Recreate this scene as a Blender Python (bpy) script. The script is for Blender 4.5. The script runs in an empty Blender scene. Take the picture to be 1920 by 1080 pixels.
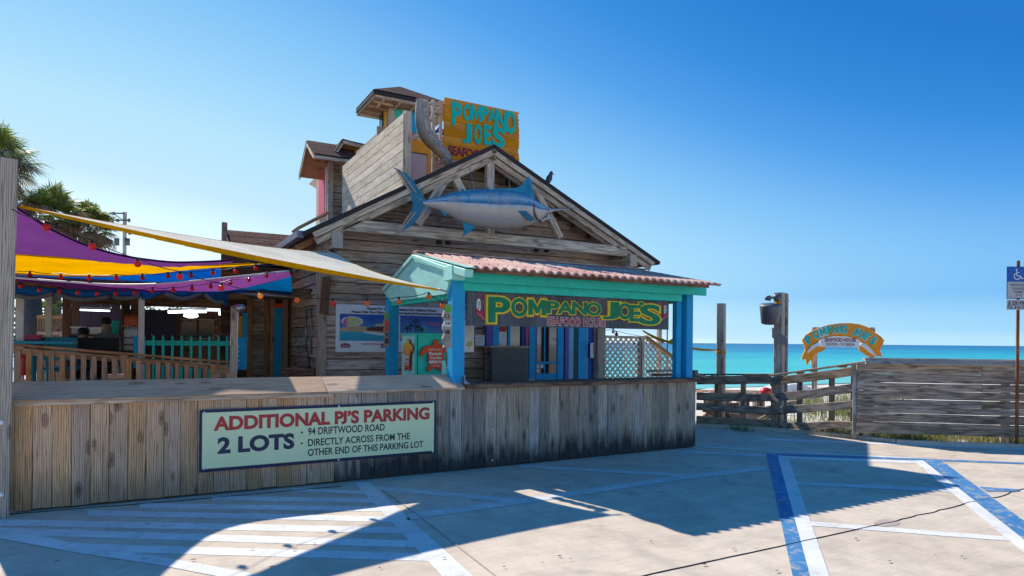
import bpy, bmesh, math, random
from mathutils import Vector, Matrix, noise
random.seed(7)
D = bpy.data
SC = bpy.context.scene
COL = SC.collection
V3 = Vector

# ------------------------------------------------------------------ camera
F_PX, CX, CY = 1225.0, 960.0, 640.0
YAW, ROLL, EYE = math.radians(29.2), 0.009, 1.6
cam_d = D.cameras.new('camera')
cam = D.objects.new('camera', cam_d)
COL.objects.link(cam)
cam_d.sensor_width = 36.0
cam_d.lens = F_PX / 1920 * 36.0
cam_d.shift_y = (CY - 540) / 1920
cam_d.clip_start = 0.1
cam_d.clip_end = 30000
cam.matrix_world = Matrix.Translation((0, 0, EYE)) @ Matrix.Rotation(-YAW, 4, 'Z') @ Matrix.Rotation(math.pi / 2, 4, 'X') @ Matrix.Rotation(ROLL, 4, 'Z')
SC.camera = cam
RIGHT = V3((math.cos(YAW), -math.sin(YAW), 0))
FWD = V3((math.sin(YAW), math.cos(YAW), 0))
UP = V3((0, 0, 1))
ORG = V3((0, 0, EYE))

# ------------------------------------------------------------------ light
SUN_DIR = V3((-0.29, 1.19, 1.0)).normalized()          # towards the sun
EL = math.asin(SUN_DIR.z)
AZ = math.atan2(SUN_DIR.x, SUN_DIR.y)
SKYK = 2.62
world = D.worlds.new('World')
SC.world = world
world.use_nodes = True
wn = world.node_tree.nodes
wl = world.node_tree.links
wn.clear()
w_out = wn.new('ShaderNodeOutputWorld')
w_bg = wn.new('ShaderNodeBackground')
w_sky = wn.new('ShaderNodeTexSky')
w_sky.sky_type = 'NISHITA'
w_sky.sun_disc = False
w_sky.sun_elevation = EL
w_sky.sun_rotation = AZ
w_sky.air_density = 1.0
w_sky.dust_density = 0.0
w_sky.ozone_density = 2.0
# The physical sky is a little pale for this clear winter-blue Gulf sky: its brightness is graded to the
# photograph's blues, the same way in every direction of the dome.
w_bws = wn.new('ShaderNodeSeparateColor'); w_bws.mode = 'HSV'; wl.new(w_sky.outputs[0], w_bws.inputs[0])
w_nrm = wn.new('ShaderNodeMath'); w_nrm.operation = 'DIVIDE'; w_nrm.inputs[1].default_value = 12.0; wl.new(w_bws.outputs[2], w_nrm.inputs[0])
w_ramp = wn.new('ShaderNodeValToRGB'); wl.new(w_nrm.outputs[0], w_ramp.inputs[0])
def _lin(c): return [((x / 255 + .055) / 1.055) ** 2.4 if x > 10 else x / 255 / 12.92 for x in c]
_st = [(3.6, (40, 120, 200)), (4.3, (40, 122, 205)), (4.9, (56, 140, 220)), (5.5, (84, 160, 233)), (6.2, (122, 188, 243)), (7.0, (152, 209, 249)), (7.9, (180, 226, 250)), (8.6, (190, 230, 251)), (9.6, (208, 237, 251)), (11.5, (228, 243, 252))]
while len(w_ramp.color_ramp.elements) < len(_st): w_ramp.color_ramp.elements.new(.5)
for _e, (_p, _c) in zip(w_ramp.color_ramp.elements, _st):
    _e.position = _p / 12.0; _e.color = (*_lin(_c), 1)
w_mx = wn.new('ShaderNodeMath'); w_mx.operation = 'MAXIMUM'; w_mx.inputs[1].default_value = 1.0
w_d2 = wn.new('ShaderNodeMath'); w_d2.operation = 'DIVIDE'; w_d2.inputs[1].default_value = 9.0
wl.new(w_bws.outputs[2], w_d2.inputs[0]); wl.new(w_d2.outputs[0], w_mx.inputs[0])
w_pw = wn.new('ShaderNodeMath'); w_pw.operation = 'POWER'; w_pw.inputs[1].default_value = 2.3; wl.new(w_mx.outputs[0], w_pw.inputs[0])   # aureole round the sun
w_k = wn.new('ShaderNodeMath'); w_k.operation = 'MULTIPLY'; w_k.inputs[1].default_value = SKYK; wl.new(w_pw.outputs[0], w_k.inputs[0])
w_sc = wn.new('ShaderNodeVectorMath'); w_sc.operation = 'SCALE'; wl.new(w_ramp.outputs[0], w_sc.inputs[0]); wl.new(w_k.outputs[0], w_sc.inputs['Scale'])
w_bg = w_bg
wl.new(w_sc.outputs[0], w_bg.inputs['Color'])
w_bg.inputs['Strength'].default_value = 0.12
wl.new(w_bg.outputs[0], w_out.inputs['Surface'])
sun_d = D.lights.new('sun', 'SUN')
sun_d.energy = 2.0
sun_d.angle = math.radians(0.53)
sun_d.color = (1.0, 0.93, 0.82)
sun = D.objects.new('sun', sun_d)
COL.objects.link(sun)
sun.rotation_euler = (-SUN_DIR).to_track_quat('-Z', 'Y').to_euler()
SC.view_settings.view_transform = 'Standard'
SC.view_settings.look = 'None'
SC.view_settings.exposure = 1.72
SC.view_settings.gamma = 1.0
SC.view_settings.use_curve_mapping = False
SC.render.engine = 'CYCLES'
SC.cycles.max_bounces = 8
SC.cycles.transparent_max_bounces = 8

# ------------------------------------------------------------------ pixel of the photograph -> point on a surface of the place
def ray(x, y):
    dx, dy = (x - CX) / F_PX, (CY - y) / F_PX
    c, s = math.cos(ROLL), math.sin(ROLL)
    return RIGHT * (dx * c - dy * s) + UP * (dx * s + dy * c) + FWD
def G(x, y, h=0.0):
    r = ray(x, y); return ORG + r * ((h - EYE) / r.z)
def PV(x, y, v):
    r = ray(x, y); return ORG + r * (v / r.y)
def PU(x, y, u):
    r = ray(x, y); return ORG + r * (u / r.x)
def PZ(x, y, d):
    return ORG + ray(x, y) * d
def PW(x, y, A, B, off=0.0):
    """point where the pixel's ray meets the vertical plane through ground points A, B (moved off metres towards the camera)"""
    d = (B - A); d.z = 0; n = V3((d.y, -d.x, 0)).normalized()
    if n.dot(V3((0, 0, 0)) - A) < 0: n = -n
    r = ray(x, y); P = A + n * off
    return ORG + r * (n.dot(P - ORG) / n.dot(r))

# ------------------------------------------------------------------ object helpers
WM = {}
def add(name, me, mat, parent=None, M=None):
    M = M or Matrix()
    o = D.objects.new(name, me)
    if mat is not None and hasattr(me, 'materials') and len(me.materials) == 0:
        for m in (mat if isinstance(mat, (list, tuple)) else [mat]): me.materials.append(m)
    COL.objects.link(o)
    WM[o] = M
    if parent:
        o.parent = parent
        o.matrix_basis = WM[parent].inverted() @ M
    else:
        o.matrix_basis = M
    return o
def root(name, label, cat, loc=(0, 0, 0), group=None):
    o = D.objects.new(name, None); COL.objects.link(o)
    o.empty_display_size = 0.1
    M = Matrix.Translation(loc); WM[o] = M; o.matrix_basis = M
    o['label'] = label; o['category'] = cat
    if group: o['group'] = group
    return o
def tag(o, label, cat, group=None):
    o['label'] = label; o['category'] = cat
    if group: o['group'] = group
    return o
def struct(o):
    o['kind'] = 'structure'; return o
def bm_mesh(bm, name='mesh', smooth=False):
    me = D.meshes.new(name)
    bmesh.ops.recalc_face_normals(bm, faces=bm.faces)
    bm.to_mesh(me); bm.free()
    if smooth: me.shade_smooth()
    return me
def axes(x, up, loc):
    x = x.normalized(); z = (up - x * up.dot(x)).normalized(); y = z.cross(x)
    return Matrix(((x.x, y.x, z.x, loc.x), (x.y, y.y, z.y, loc.y), (x.z, y.z, z.z, loc.z), (0, 0, 0, 1)))
_cache = {}
def box_mesh(L, w, h, bev=0.004, mat=None, rag=0.0):
    key = (round(L, 3), round(w, 3), round(h, 3), round(bev, 4), mat.name if mat else '')
    if rag == 0 and key in _cache: return _cache[key]
    b = min(bev, w * .25, h * .25)
    sec = [(-w/2+b, -h/2), (w/2-b, -h/2), (w/2, -h/2+b), (w/2, h/2-b), (w/2-b, h/2), (-w/2+b, h/2), (-w/2, h/2-b), (-w/2, -h/2+b)]
    n = 2 if rag == 0 else 5
    vs = []; fs = []
    for i in range(n):
        x = L * i / (n - 1)
        oy = random.uniform(-rag, rag) if rag else 0; oz = random.uniform(-rag, rag) if rag else 0
        for (y, z) in sec: vs.append((x, y + oy, z + oz))
    for i in range(n - 1):
        for k in range(8):
            a = i*8+k; c = i*8+(k+1) % 8
            fs.append((a, c, c+8, a+8))
    fs.append(tuple(range(7, -1, -1))); fs.append(tuple((n-1)*8+k for k in range(8)))
    me = D.meshes.new('board_mesh'); me.from_pydata(vs, [], fs)
    if rag == 0: _cache[key] = me
    return me
def board(name, a, b, w, h, mat, parent=None, up=UP, bev=0.004, rag=0.0):
    """box from a to b; w across, h along up; the long axis is local X"""
    a = V3(a); b = V3(b); up = V3(up)
    d = b - a
    if abs(d.normalized().dot(up.normalized())) > .99: up = V3((0, -1, 0))
    me = box_mesh(d.length, w, h, bev, mat, rag)
    return add(name, me, mat, parent, axes(d, up, a))
def post(name, x, y, z0, z1, w, d, mat, parent=None, bev=0.006, rag=0.0, yaw=0.0, lean=(0, 0)):
    upv = V3((math.sin(yaw), -math.cos(yaw), 0))
    return board(name, V3((x, y, z0)), V3((x + lean[0], y + lean[1], z1)), w, d, mat, parent, up=upv, bev=bev, rag=rag)
def front(v, u=0, z=0):
    """frame of a wall facing the camera side: X = +u, Y = up, Z = towards the lot"""
    return Matrix(((1, 0, 0, u), (0, 0, -1, v), (0, 1, 0, z), (0, 0, 0, 1)))
def side(u, v=0, z=0):
    """frame of a wall facing -u: X = towards the lot, Y = up, Z = -u"""
    return Matrix(((0, 0, -1, u), (-1, 0, 0, v), (0, 1, 0, z), (0, 0, 0, 1)))
def frame3(loc, X, Y):
    X = X.normalized(); Z = X.cross(Y).normalized(); Y = Z.cross(X)
    return Matrix(((X.x, Y.x, Z.x, loc.x), (X.y, Y.y, Z.y, loc.y), (X.z, Y.z, Z.z, loc.z), (0, 0, 0, 1)))
def prism_mesh(pts, t, z0=0.0):
    bm = bmesh.new()
    lo = [bm.verts.new((p[0], p[1], z0)) for p in pts]
    hi = [bm.verts.new((p[0], p[1], z0 + t)) for p in pts]
    n = len(pts)
    bm.faces.new(lo[::-1]); bm.faces.new(hi)
    for i in range(n): bm.faces.new((lo[i], lo[(i+1) % n], hi[(i+1) % n], hi[i]))
    bm.normal_update()
    bmesh.ops.triangulate(bm, faces=[f for f in bm.faces if len(f.verts) > 4])
    return bm_mesh(bm)
def prism(name, pts, t, mat, parent=None, M=None, z0=0.0):
    return add(name, prism_mesh(pts, t, z0), mat, parent, M)
def rect(name, x0, y0, x1, y1, t, mat, parent, M, z0=0.0):
    return prism(name, [(x0, y0), (x1, y0), (x1, y1), (x0, y1)], t, mat, parent, M, z0)
def world_poly(name, pts, t, mat, parent=None, nrm=None):
    """slab with world-space outline pts, thickness t along the normal"""
    pts = [V3(p) for p in pts]
    X = (pts[1] - pts[0]).normalized()
    n = nrm or (pts[1] - pts[0]).cross(pts[2] - pts[0]).normalized()
    Yv = n.cross(X)
    M = frame3(pts[0], X, Yv)
    Mi = M.inverted()
    return prism(name, [(Mi @ p).xy for p in pts], t, mat, parent, M)
def tube_mesh(pts, r, seg=6, r2=None, cap=True):
    pts = [V3(p) for p in pts]; n = len(pts)
    vs = []; fs = []
    for i, p in enumerate(pts):
        d = (pts[min(i+1, n-1)] - pts[max(i-1, 0)]).normalized()
        a = d.cross(UP) if abs(d.z) < .95 else d.cross(V3((1, 0, 0)))
        a.normalize(); b = d.cross(a)
        rr = r if r2 is None else r + (r2 - r) * i / max(1, n-1)
        for k in range(seg):
            t = 2*math.pi*k/seg
            vs.append(p + a*math.cos(t)*rr + b*math.sin(t)*rr)
    for i in range(n-1):
        for k in range(seg):
            fs.append((i*seg+k, i*seg+(k+1) % seg, (i+1)*seg+(k+1) % seg, (i+1)*seg+k))
    if cap:
        fs.append(tuple(range(seg))[::-1]); fs.append(tuple((n-1)*seg+k for k in range(seg)))
    me = D.meshes.new('tube'); me.from_pydata(vs, [], fs); me.shade_smooth(); return me
def tube(name, pts, r, mat, parent=None, seg=6, r2=None):
    base = V3(pts[0])
    me = tube_mesh([V3(p) - base for p in pts], r, seg, r2)
    return add(name, me, mat, parent, Matrix.Translation(base))
def lathe_mesh(prof, seg=16):
    """profile of (r, z) turned about Z"""
    vs = []; fs = []
    for (r, z) in prof:
        for k in range(seg):
            t = 2*math.pi*k/seg; vs.append((r*math.cos(t), r*math.sin(t), z))
    for i in range(len(prof)-1):
        for k in range(seg):
            fs.append((i*seg+k, i*seg+(k+1) % seg, (i+1)*seg+(k+1) % seg, (i+1)*seg+k))
    fs.append(tuple(range(seg))[::-1]); fs.append(tuple((len(prof)-1)*seg+k for k in range(seg)))
    me = D.meshes.new('lathe'); me.from_pydata(vs, [], fs); me.shade_smooth(); return me
class MB:
    """collects many small pieces into one mesh"""
    def __init__(s): s.v = []; s.f = []
    def box(s, a, b, w, h, up=UP):
        a = V3(a); b = V3(b); d = b - a; up = V3(up)
        if abs(d.normalized().dot(up)) > .99: up = V3((0, -1, 0))
        M = axes(d, up, a); L = d.length; n = len(s.v)
        for x in (0, L):
            for y, z in ((-w/2, -h/2), (w/2, -h/2), (w/2, h/2), (-w/2, h/2)): s.v.append(M @ V3((x, y, z)))
        for q in ((0, 3, 2, 1), (4, 5, 6, 7), (0, 1, 5, 4), (1, 2, 6, 5), (2, 3, 7, 6), (3, 0, 4, 7)): s.f.append(tuple(n+i for i in q))
    def poly(s, pts):
        n = len(s.v); s.v += [V3(p) for p in pts]; s.f.append(tuple(range(n, n+len(pts))))
    def build(s, name, mat, parent=None, smooth=False):
        base = WM[parent].to_translation() if parent else V3((0, 0, 0))
        me = D.meshes.new(name); me.from_pydata([p - base for p in s.v], [], s.f)
        if smooth: me.shade_smooth()
        return add(name, me, mat, parent, Matrix.Translation(base))
_tc = {}
def text_mesh(body, offset=0.0, extrude=0.005, res=4, spacing=1.0):
    key = (body, offset, extrude, res, spacing)
    if key in _tc: return _tc[key].copy()
    c = D.curves.new('txt', 'FONT'); c.body = body; c.offset = offset; c.extrude = extrude; c.resolution_u = res
    c.space_character = spacing
    o = D.objects.new('txt', c); COL.objects.link(o)
    bpy.context.view_layer.update()
    dg = bpy.context.evaluated_depsgraph_get()
    me = D.meshes.new_from_object(o.evaluated_get(dg))
    D.objects.remove(o); D.curves.remove(c)
    _tc[key] = me
    return me.copy()
def text(name, body, x0, y0, x1, y1, mat, parent, M, z=0.0, thick=0.004, bold=0.02, warp=None, grow=0.0, spacing=1.0):
    """lettering fitted to the box x0..x1, y0..y1 of frame M; warp(s, t) -> (ds, dt) in metres, s and t in 0..1"""
    ref = text_mesh(body, bold, 0.01, 4, spacing)
    xs = [v.co.x for v in ref.vertices]; ys = [v.co.y for v in ref.vertices]
    if len(body) > 3:                                      # fit the capital height, let tails hang below
        ys = [v.co.y for v in text_mesh('H', bold, 0.01, 4).vertices]
    ax, bx, ay, by = min(xs), max(xs), min(ys), max(ys)
    me = ref if grow == 0 else text_mesh(body, bold + grow, 0.01, 4, spacing)
    jr = None
    if len(body) > 3 and 'J' in body:                      # lift the J, which hangs below the line in this face
        k = body.index('J')
        mx = lambda q: max(v.co.x for v in text_mesh(q, bold, 0.01, 4, spacing).vertices)
        jr = (mx(body[:k]) + .001, mx(body[:k+1]) + .001, (min(v.co.y for v in me.vertices) - ay) / (by - ay))
    ox = [v.co.x for v in me.vertices]
    for v in me.vertices:
        s = (v.co.x - ax) / (bx - ax); t = (v.co.y - ay) / (by - ay)
        if jr and ((jr[0] < ox[v.index] < jr[1]) or t < -.06): t = (t - jr[2]) / (1 - jr[2])
        X = x0 + (x1 - x0) * s; Y = y0 + (y1 - y0) * t
        if warp:
            q = warp(s, t); X += q[0]; Y += q[1]
        v.co = (X, Y, z + (thick if v.co.z > 0 else 0.0))
    me.materials.clear()
    return add(name, me, mat, parent, M)

# ------------------------------------------------------------------ materials
def nt(name):
    m = D.materials.new(name); m.use_nodes = True
    n = m.node_tree.nodes; l = m.node_tree.links; n.clear()
    out = n.new('ShaderNodeOutputMaterial'); b = n.new('ShaderNodeBsdfPrincipled')
    l.new(b.outputs[0], out.inputs[0])
    return m, n, l, b, out
def ramp(n, stops, interp='LINEAR'):
    r = n.new('ShaderNodeValToRGB'); cr = r.color_ramp; cr.interpolation = interp
    while len(cr.elements) < len(stops): cr.elements.new(0.5)
    for e, (p, c) in zip(cr.elements, stops):
        e.position = p; e.color = (c[0], c[1], c[2], 1) if hasattr(c, '__len__') else (c, c, c, 1)
    return r
def mathn(n, l, op, a, b=None, clamp=False):
    m = n.new('ShaderNodeMath'); m.operation = op; m.use_clamp = clamp
    for i, x in enumerate((a, b)):
        if x is None: continue
        if isinstance(x, (int, float)): m.inputs[i].default_value = x
        else: l.new(x, m.inputs[i])
    return m.outputs[0]
def mixc(n, l, f, a, b, mode='MIX'):
    m = n.new('ShaderNodeMix'); m.data_type = 'RGBA'; m.blend_type = mode
    for i, x in ((0, f), (6, a), (7, b)):
        if isinstance(x, (int, float)): m.inputs[i].default_value = x
        elif hasattr(x, '__len__'): m.inputs[i].default_value = (x[0], x[1], x[2], 1)
        else: l.new(x, m.inputs[i])
    return m.outputs[2]
def noisen(n, l, vec, scale, detail=4, dist=0.0, rough=0.5):
    t = n.new('ShaderNodeTexNoise'); t.inputs['Scale'].default_value = scale; t.inputs['Detail'].default_value = detail
    t.inputs['Distortion'].default_value = dist; t.inputs['Roughness'].default_value = rough
    if vec is not None: l.new(vec, t.inputs['Vector'])
    return t.outputs['Fac']
def grain_vec(n, l, sx=1.0, sy=1.0):
    tc = n.new('ShaderNodeTexCoord'); oi = n.new('ShaderNodeObjectInfo')
    k = mathn(n, l, 'MULTIPLY', oi.outputs['Random'], 61.0)
    cb = n.new('ShaderNodeCombineXYZ')
    for i in range(3): l.new(k, cb.inputs[i])
    ad = n.new('ShaderNodeVectorMath'); ad.operation = 'ADD'; l.new(tc.outputs['Object'], ad.inputs[0]); l.new(cb.outputs[0], ad.inputs[1])
    return ad.outputs[0], oi.outputs['Random']
def mapped(n, l, vec, s):
    m = n.new('ShaderNodeMapping'); m.inputs['Scale'].default_value = s; l.new(vec, m.inputs['Vector']); return m.outputs[0]
def bump(n, l, b, h, strength=.3, dist=.01):
    bp = n.new('ShaderNodeBump'); bp.inputs['Strength'].default_value = strength; bp.inputs['Distance'].default_value = dist
    l.new(h, bp.inputs['Height']); l.new(bp.outputs[0], b.inputs['Normal'])
def wood(name, light, mid, dark, vary=.35, mould=0.0, knots=True, rough=.85, rings=1.0):
    m, n, l, b, out = nt(name)
    vec, rnd = grain_vec(n, l)
    fine = noisen(n, l, mapped(n, l, vec, (2.4, 95, 95)), 1.5, 4, .15, .6)
    w = n.new('ShaderNodeTexWave'); w.wave_type = 'BANDS'; w.bands_direction = 'Y'
    w.inputs['Scale'].default_value = 7; w.inputs['Distortion'].default_value = 9; w.inputs['Detail'].default_value = 2
    w.inputs['Detail Scale'].default_value = 1.1
    l.new(mapped(n, l, vec, (.22, 2.6, 2.6)), w.inputs['Vector'])
    mixf = mathn(n, l, 'ADD', mathn(n, l, 'MULTIPLY', fine, .75), mathn(n, l, 'MULTIPLY', w.outputs['Fac'], .3 * rings))
    r = ramp(n, [(.28, dark), (.5, mid), (.78, light)]); l.new(mixf, r.inputs[0])
    col = r.outputs[0]
    big = noisen(n, l, mapped(n, l, vec, (.7, 2.2, 2.2)), 1.6, 3, .2)
    rb = ramp(n, [(.3, .74), (.75, 1.1)]); l.new(big, rb.inputs[0])
    col = mixc(n, l, .8, col, rb.outputs[0], 'MULTIPLY')
    # thin drying cracks
    ck = noisen(n, l, mapped(n, l, vec, (.9, 42, 42)), 2.0, 3, .1)
    rc = ramp(n, [(.63, 0.0), (.68, 1.0)]); l.new(ck, rc.inputs[0])
    col = mixc(n, l, mathn(n, l, 'MULTIPLY', rc.outputs[0], .55), col, [c * .35 for c in dark])
    if knots:
        vo = n.new('ShaderNodeTexVoronoi'); vo.inputs['Scale'].default_value = 1.0
        l.new(mapped(n, l, vec, (2.6, 6.5, 6.5)), vo.inputs['Vector'])
        rk = ramp(n, [(.07, 1.0), (.12, .5), (.16, .75), (.24, 0.0)]); l.new(vo.outputs['Distance'], rk.inputs[0])
        col = mixc(n, l, mathn(n, l, 'MULTIPLY', rk.outputs[0], .8), col, [c * .5 for c in dark])
    hv = n.new('ShaderNodeHueSaturation')
    l.new(mathn(n, l, 'ADD', mathn(n, l, 'MULTIPLY', rnd, vary * 2), 1 - vary), hv.inputs['Value'])
    l.new(mathn(n, l, 'ADD', mathn(n, l, 'MULTIPLY', mathn(n, l, 'FRACT', mathn(n, l, 'MULTIPLY', rnd, 7.3)), vary * 2), 1 - vary), hv.inputs['Saturation'])
    l.new(col, hv.inputs['Color']); col = hv.outputs[0]
    if mould > 0:
        ge = n.new('ShaderNodeNewGeometry'); sp = n.new('ShaderNodeSeparateXYZ'); l.new(ge.outputs['Position'], sp.inputs[0])
        mn = noisen(n, l, mapped(n, l, ge.outputs['Position'], (9, 9, 1.5)), 1.4, 5, .3, .6)
        mn2 = noisen(n, l, mapped(n, l, ge.outputs['Position'], (.7, .7, .3)), 1.4, 2)
        hgt = mathn(n, l, 'MULTIPLY', sp.outputs['Z'], -1.55)
        f = mathn(n, l, 'ADD', mathn(n, l, 'ADD', mn, mathn(n, l, 'MULTIPLY', mn2, .5)), hgt)
        rm = ramp(n, [(.16, 0.0), (.58, 1.0)]); l.new(f, rm.inputs[0])
        col = mixc(n, l, mathn(n, l, 'MULTIPLY', rm.outputs[0], mould), col, (.018, .02, .024))
    l.new(col, b.inputs['Base Color'])
    b.inputs['Roughness'].default_value = rough
    b.inputs['Specular IOR Level'].default_value = .25
    bump(n, l, b, mathn(n, l, 'SUBTRACT', fine, rc.outputs[0]), .5, .004)
    return m
def paint(name, col, wear=.15, rough=.55, under=(.3, .26, .2), vary=.0):
    m, n, l, b, out = nt(name)
    vec, rnd = grain_vec(n, l)
    f = noisen(n, l, mapped(n, l, vec, (3, 9, 9)), 3.0, 6, .3, .7)
    r = ramp(n, [(.28, .66), (.5, .93), (.72, 1.1)]); l.new(noisen(n, l, mapped(n, l, vec, (1, 2.2, 2.2)), 4, 7, .4, .65), r.inputs[0])
    c = mixc(n, l, .7, col, r.outputs[0], 'MULTIPLY')
    rw = ramp(n, [(.62, 0.0), (.72, 1.0)]); l.new(f, rw.inputs[0])
    c = mixc(n, l, mathn(n, l, 'MULTIPLY', rw.outputs[0], wear), c, under)
    if vary:
        hv = n.new('ShaderNodeHueSaturation'); l.new(mathn(n, l, 'ADD', mathn(n, l, 'MULTIPLY', rnd, vary * 2), 1 - vary), hv.inputs['Value'])
        l.new(c, hv.inputs['Color']); c = hv.outputs[0]
    l.new(c, b.inputs['Base Color']); b.inputs['Roughness'].default_value = rough
    b.inputs['Specular IOR Level'].default_value = .3
    bump(n, l, b, f, .2, .003)
    return m
def flat(name, col, rough=.6, spec=.3, metal=0.0):
    m, n, l, b, out = nt(name)
    tc = n.new('ShaderNodeTexCoord')
    r = ramp(n, [(.3, .86), (.7, 1.06)]); l.new(noisen(n, l, tc.outputs['Object'], 9, 5), r.inputs[0])
    l.new(mixc(n, l, .8, col, r.outputs[0], 'MULTIPLY'), b.inputs['Base Color'])
    b.inputs['Roughness'].default_value = rough; b.inputs['Specular IOR Level'].default_value = spec; b.inputs['Metallic'].default_value = metal
    return m
def cloth(name, col, trans=.55, col2=None):
    m, n, l, b, out = nt(name)
    tc = n.new('ShaderNodeTexCoord')
    f = noisen(n, l, tc.outputs['Object'], 1.3, 5, .4)
    r = ramp(n, [(.3, .8), (.7, 1.08)]); l.new(f, r.inputs[0])
    fm = noisen(n, l, tc.outputs['Object'], 16, 6, .6, .7)
    rm_ = ramp(n, [(.3, .78), (.7, 1.12)]); l.new(fm, rm_.inputs[0])
    r_mul = mixc(n, l, .9, r.outputs[0], rm_.outputs[0], 'MULTIPLY')
    c = mixc(n, l, .9, col, r_mul, 'MULTIPLY')
    l.new(c, b.inputs['Base Color']); b.inputs['Roughness'].default_value = .9; b.inputs['Specular IOR Level'].default_value = .1
    tr = n.new('ShaderNodeBsdfTranslucent')
    l.new(mixc(n, l, 1.0, col2 or col, r_mul, 'MULTIPLY'), tr.inputs['Color'])
    mx = n.new('ShaderNodeMixShader'); mx.inputs[0].default_value = trans
    l.new(b.outputs[0], mx.inputs[1]); l.new(tr.outputs[0], mx.inputs[2]); l.new(mx.outputs[0], out.inputs[0])
    wv = noisen(n, l, mapped(n, l, tc.outputs['Object'], (1.2, 4, 4)), 2.2, 4, .8)
    bump(n, l, b, wv, .5, .05)
    return m
def shingle(name, a, bcol, sx=1.0):
    m, n, l, b, out = nt(name)
    tc = n.new('ShaderNodeTexCoord')
    br = n.new('ShaderNodeTexBrick'); br.offset = .5
    br.inputs['Scale'].default_value = 1.0; br.inputs['Brick Width'].default_value = .26; br.inputs['Row Height'].default_value = .14
    br.inputs['Mortar Size'].default_value = .008; br.inputs['Bias'].default_value = 0
    br.inputs['Color1'].default_value = (*a, 1); br.inputs['Color2'].default_value = (*bcol, 1); br.inputs['Mortar'].default_value = (.02, .015, .015, 1)
    l.new(tc.outputs['Object'], br.inputs['Vector'])
    r = ramp(n, [(.3, .6), (.7, 1.25)]); l.new(noisen(n, l, tc.outputs['Object'], 30, 4), r.inputs[0])
    l.new(mixc(n, l, .8, br.outputs['Color'], r.outputs[0], 'MULTIPLY'), b.inputs['Base Color'])
    b.inputs['Roughness'].default_value = .95; b.inputs['Specular IOR Level'].default_value = .1
    bump(n, l, b, br.outputs['Fac'], .6, -.01)
    return m

M = {}
M['pine'] = wood('pine_planks', (.86, .52, .30), (.68, .385, .205), (.24, .11, .055), vary=.15, mould=.35, rings=2.2)
M['gray'] = wood('weathered_planks', (.72, .58, .45), (.52, .41, .315), (.16, .12, .09), vary=.28, mould=.9, rings=.5)
M['cap'] = wood('cap_boards', (.84, .62, .44), (.68, .47, .32), (.34, .21, .13), vary=.12, rings=.7)
M['brown'] = wood('brown_wood', (.34, .20, .13), (.22, .125, .08), (.07, .04, .03), vary=.2)
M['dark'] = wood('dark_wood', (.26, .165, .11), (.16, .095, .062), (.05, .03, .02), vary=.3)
M['siding'] = wood('siding_wood', (.60, .46, .36), (.47, .35, .27), (.24, .17, .125), vary=.22)
M['truss'] = wood('grey_timber', (.78, .64, .50), (.60, .48, .37), (.25, .19, .14), vary=.14)
M['rail'] = wood('rail_wood', (.62, .36, .19), (.46, .25, .13), (.20, .10, .05), vary=.18)
M['fence'] = wood('fence_wood', (.52, .40, .30), (.35, .26, .19), (.11, .08, .06), vary=.25)
M['cream'] = wood('cream_boards', (.84, .74, .60), (.74, .64, .50), (.48, .39, .28), vary=.1, rings=.5)
M['post'] = wood('post_wood', (.64, .54, .43), (.48, .40, .32), (.20, .155, .12), vary=.12, rings=1.2)
M['driftwood'] = wood('driftwood', (.50, .44, .38), (.36, .31, .27), (.13, .11, .10), vary=.1, knots=False)
M['orangewood'] = wood('orange_boards', (.82, .33, .015), (.76, .28, .01), (.50, .17, .01), vary=.05, knots=False, rings=.4)
M['signwood'] = wood('sign_boards', (.20, .21, .22), (.12, .13, .145), (.04, .045, .05), vary=.2, knots=False)
M['turq'] = paint('turquoise_paint', (.03, .64, .50), .12)
M['mint'] = paint('mint_paint', (.40, .80, .68), .10)
M['blue'] = paint('blue_paint', (.01, .38, .70), .1)
M['dblue'] = paint('deep_blue_paint', (.01, .10, .36), .1)
M['purple'] = paint('purple_paint', (.14, .12, .42), .12)
M['yellow'] = paint('yellow_paint', (.75, .36, .03), .1)
M['pink'] = paint('pink_paint', (.72, .08, .16), .1)
M['dteal'] = paint('dark_teal_paint', (.01, .09, .11), .1)
M['lightblue'] = paint('light_blue_paint', (.25, .52, .66), .2)
M['white'] = paint('white_paint', (.72, .70, .66), .2)
M['cream_post'] = paint('cream_post_paint', (.62, .55, .45), .25)
M['purplewall'] = paint('purple_wall_paint', (.16, .12, .22), .15)
M['black'] = flat('black_plastic', (.012, .012, .014), .5)
M['metal'] = flat('dull_metal', (.35, .36, .38), .35, .5, .8)
M['greymetal'] = flat('grey_metal', (.13, .14, .16), .45, .4, .3)
M['rust'] = wood('rusty_steel', (.34, .17, .09), (.26, .11, .05), (.10, .04, .02), vary=.05, knots=False, rough=.7)
M['print_white'] = flat('printed_white', (.72, .73, .74), .4)
M['print_grey'] = flat('printed_grey', (.42, .43, .46), .4)
M['print_dark'] = flat('printed_dark', (.02, .022, .04), .5)
M['print_red'] = flat('printed_red', (.55, .03, .035), .5)
M['navy'] = flat('navy_edge', (.025, .03, .075), .5)
M['letter_turq'] = flat('turquoise_lettering', (.0, .48, .38), .5)
M['letter_green'] = flat('green_lettering', (.0, .22, .10), .5)
M['letter_yellow'] = flat('yellow_lettering', (.85, .72, .04), .5)
M['letter_maroon'] = flat('maroon_lettering', (.28, .01, .05), .5)
M['letter_orange'] = flat('orange_edge', (.85, .25, .01), .5)
M['orange_sign'] = flat('orange_sign_paint', (.85, .30, .01), .5)
M['orange_red'] = flat('orange_red_paint', (.80, .09, .02), .5)
M['red'] = flat('red_enamel', (.6, .02, .02), .35, .5)
M['skin'] = flat('skin', (.25, .14, .09), .6)
M['hair'] = flat('dark_hair', (.015, .012, .01), .7)
M['shirt'] = flat('grey_shirt', (.16, .17, .19), .9, .1)
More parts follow.
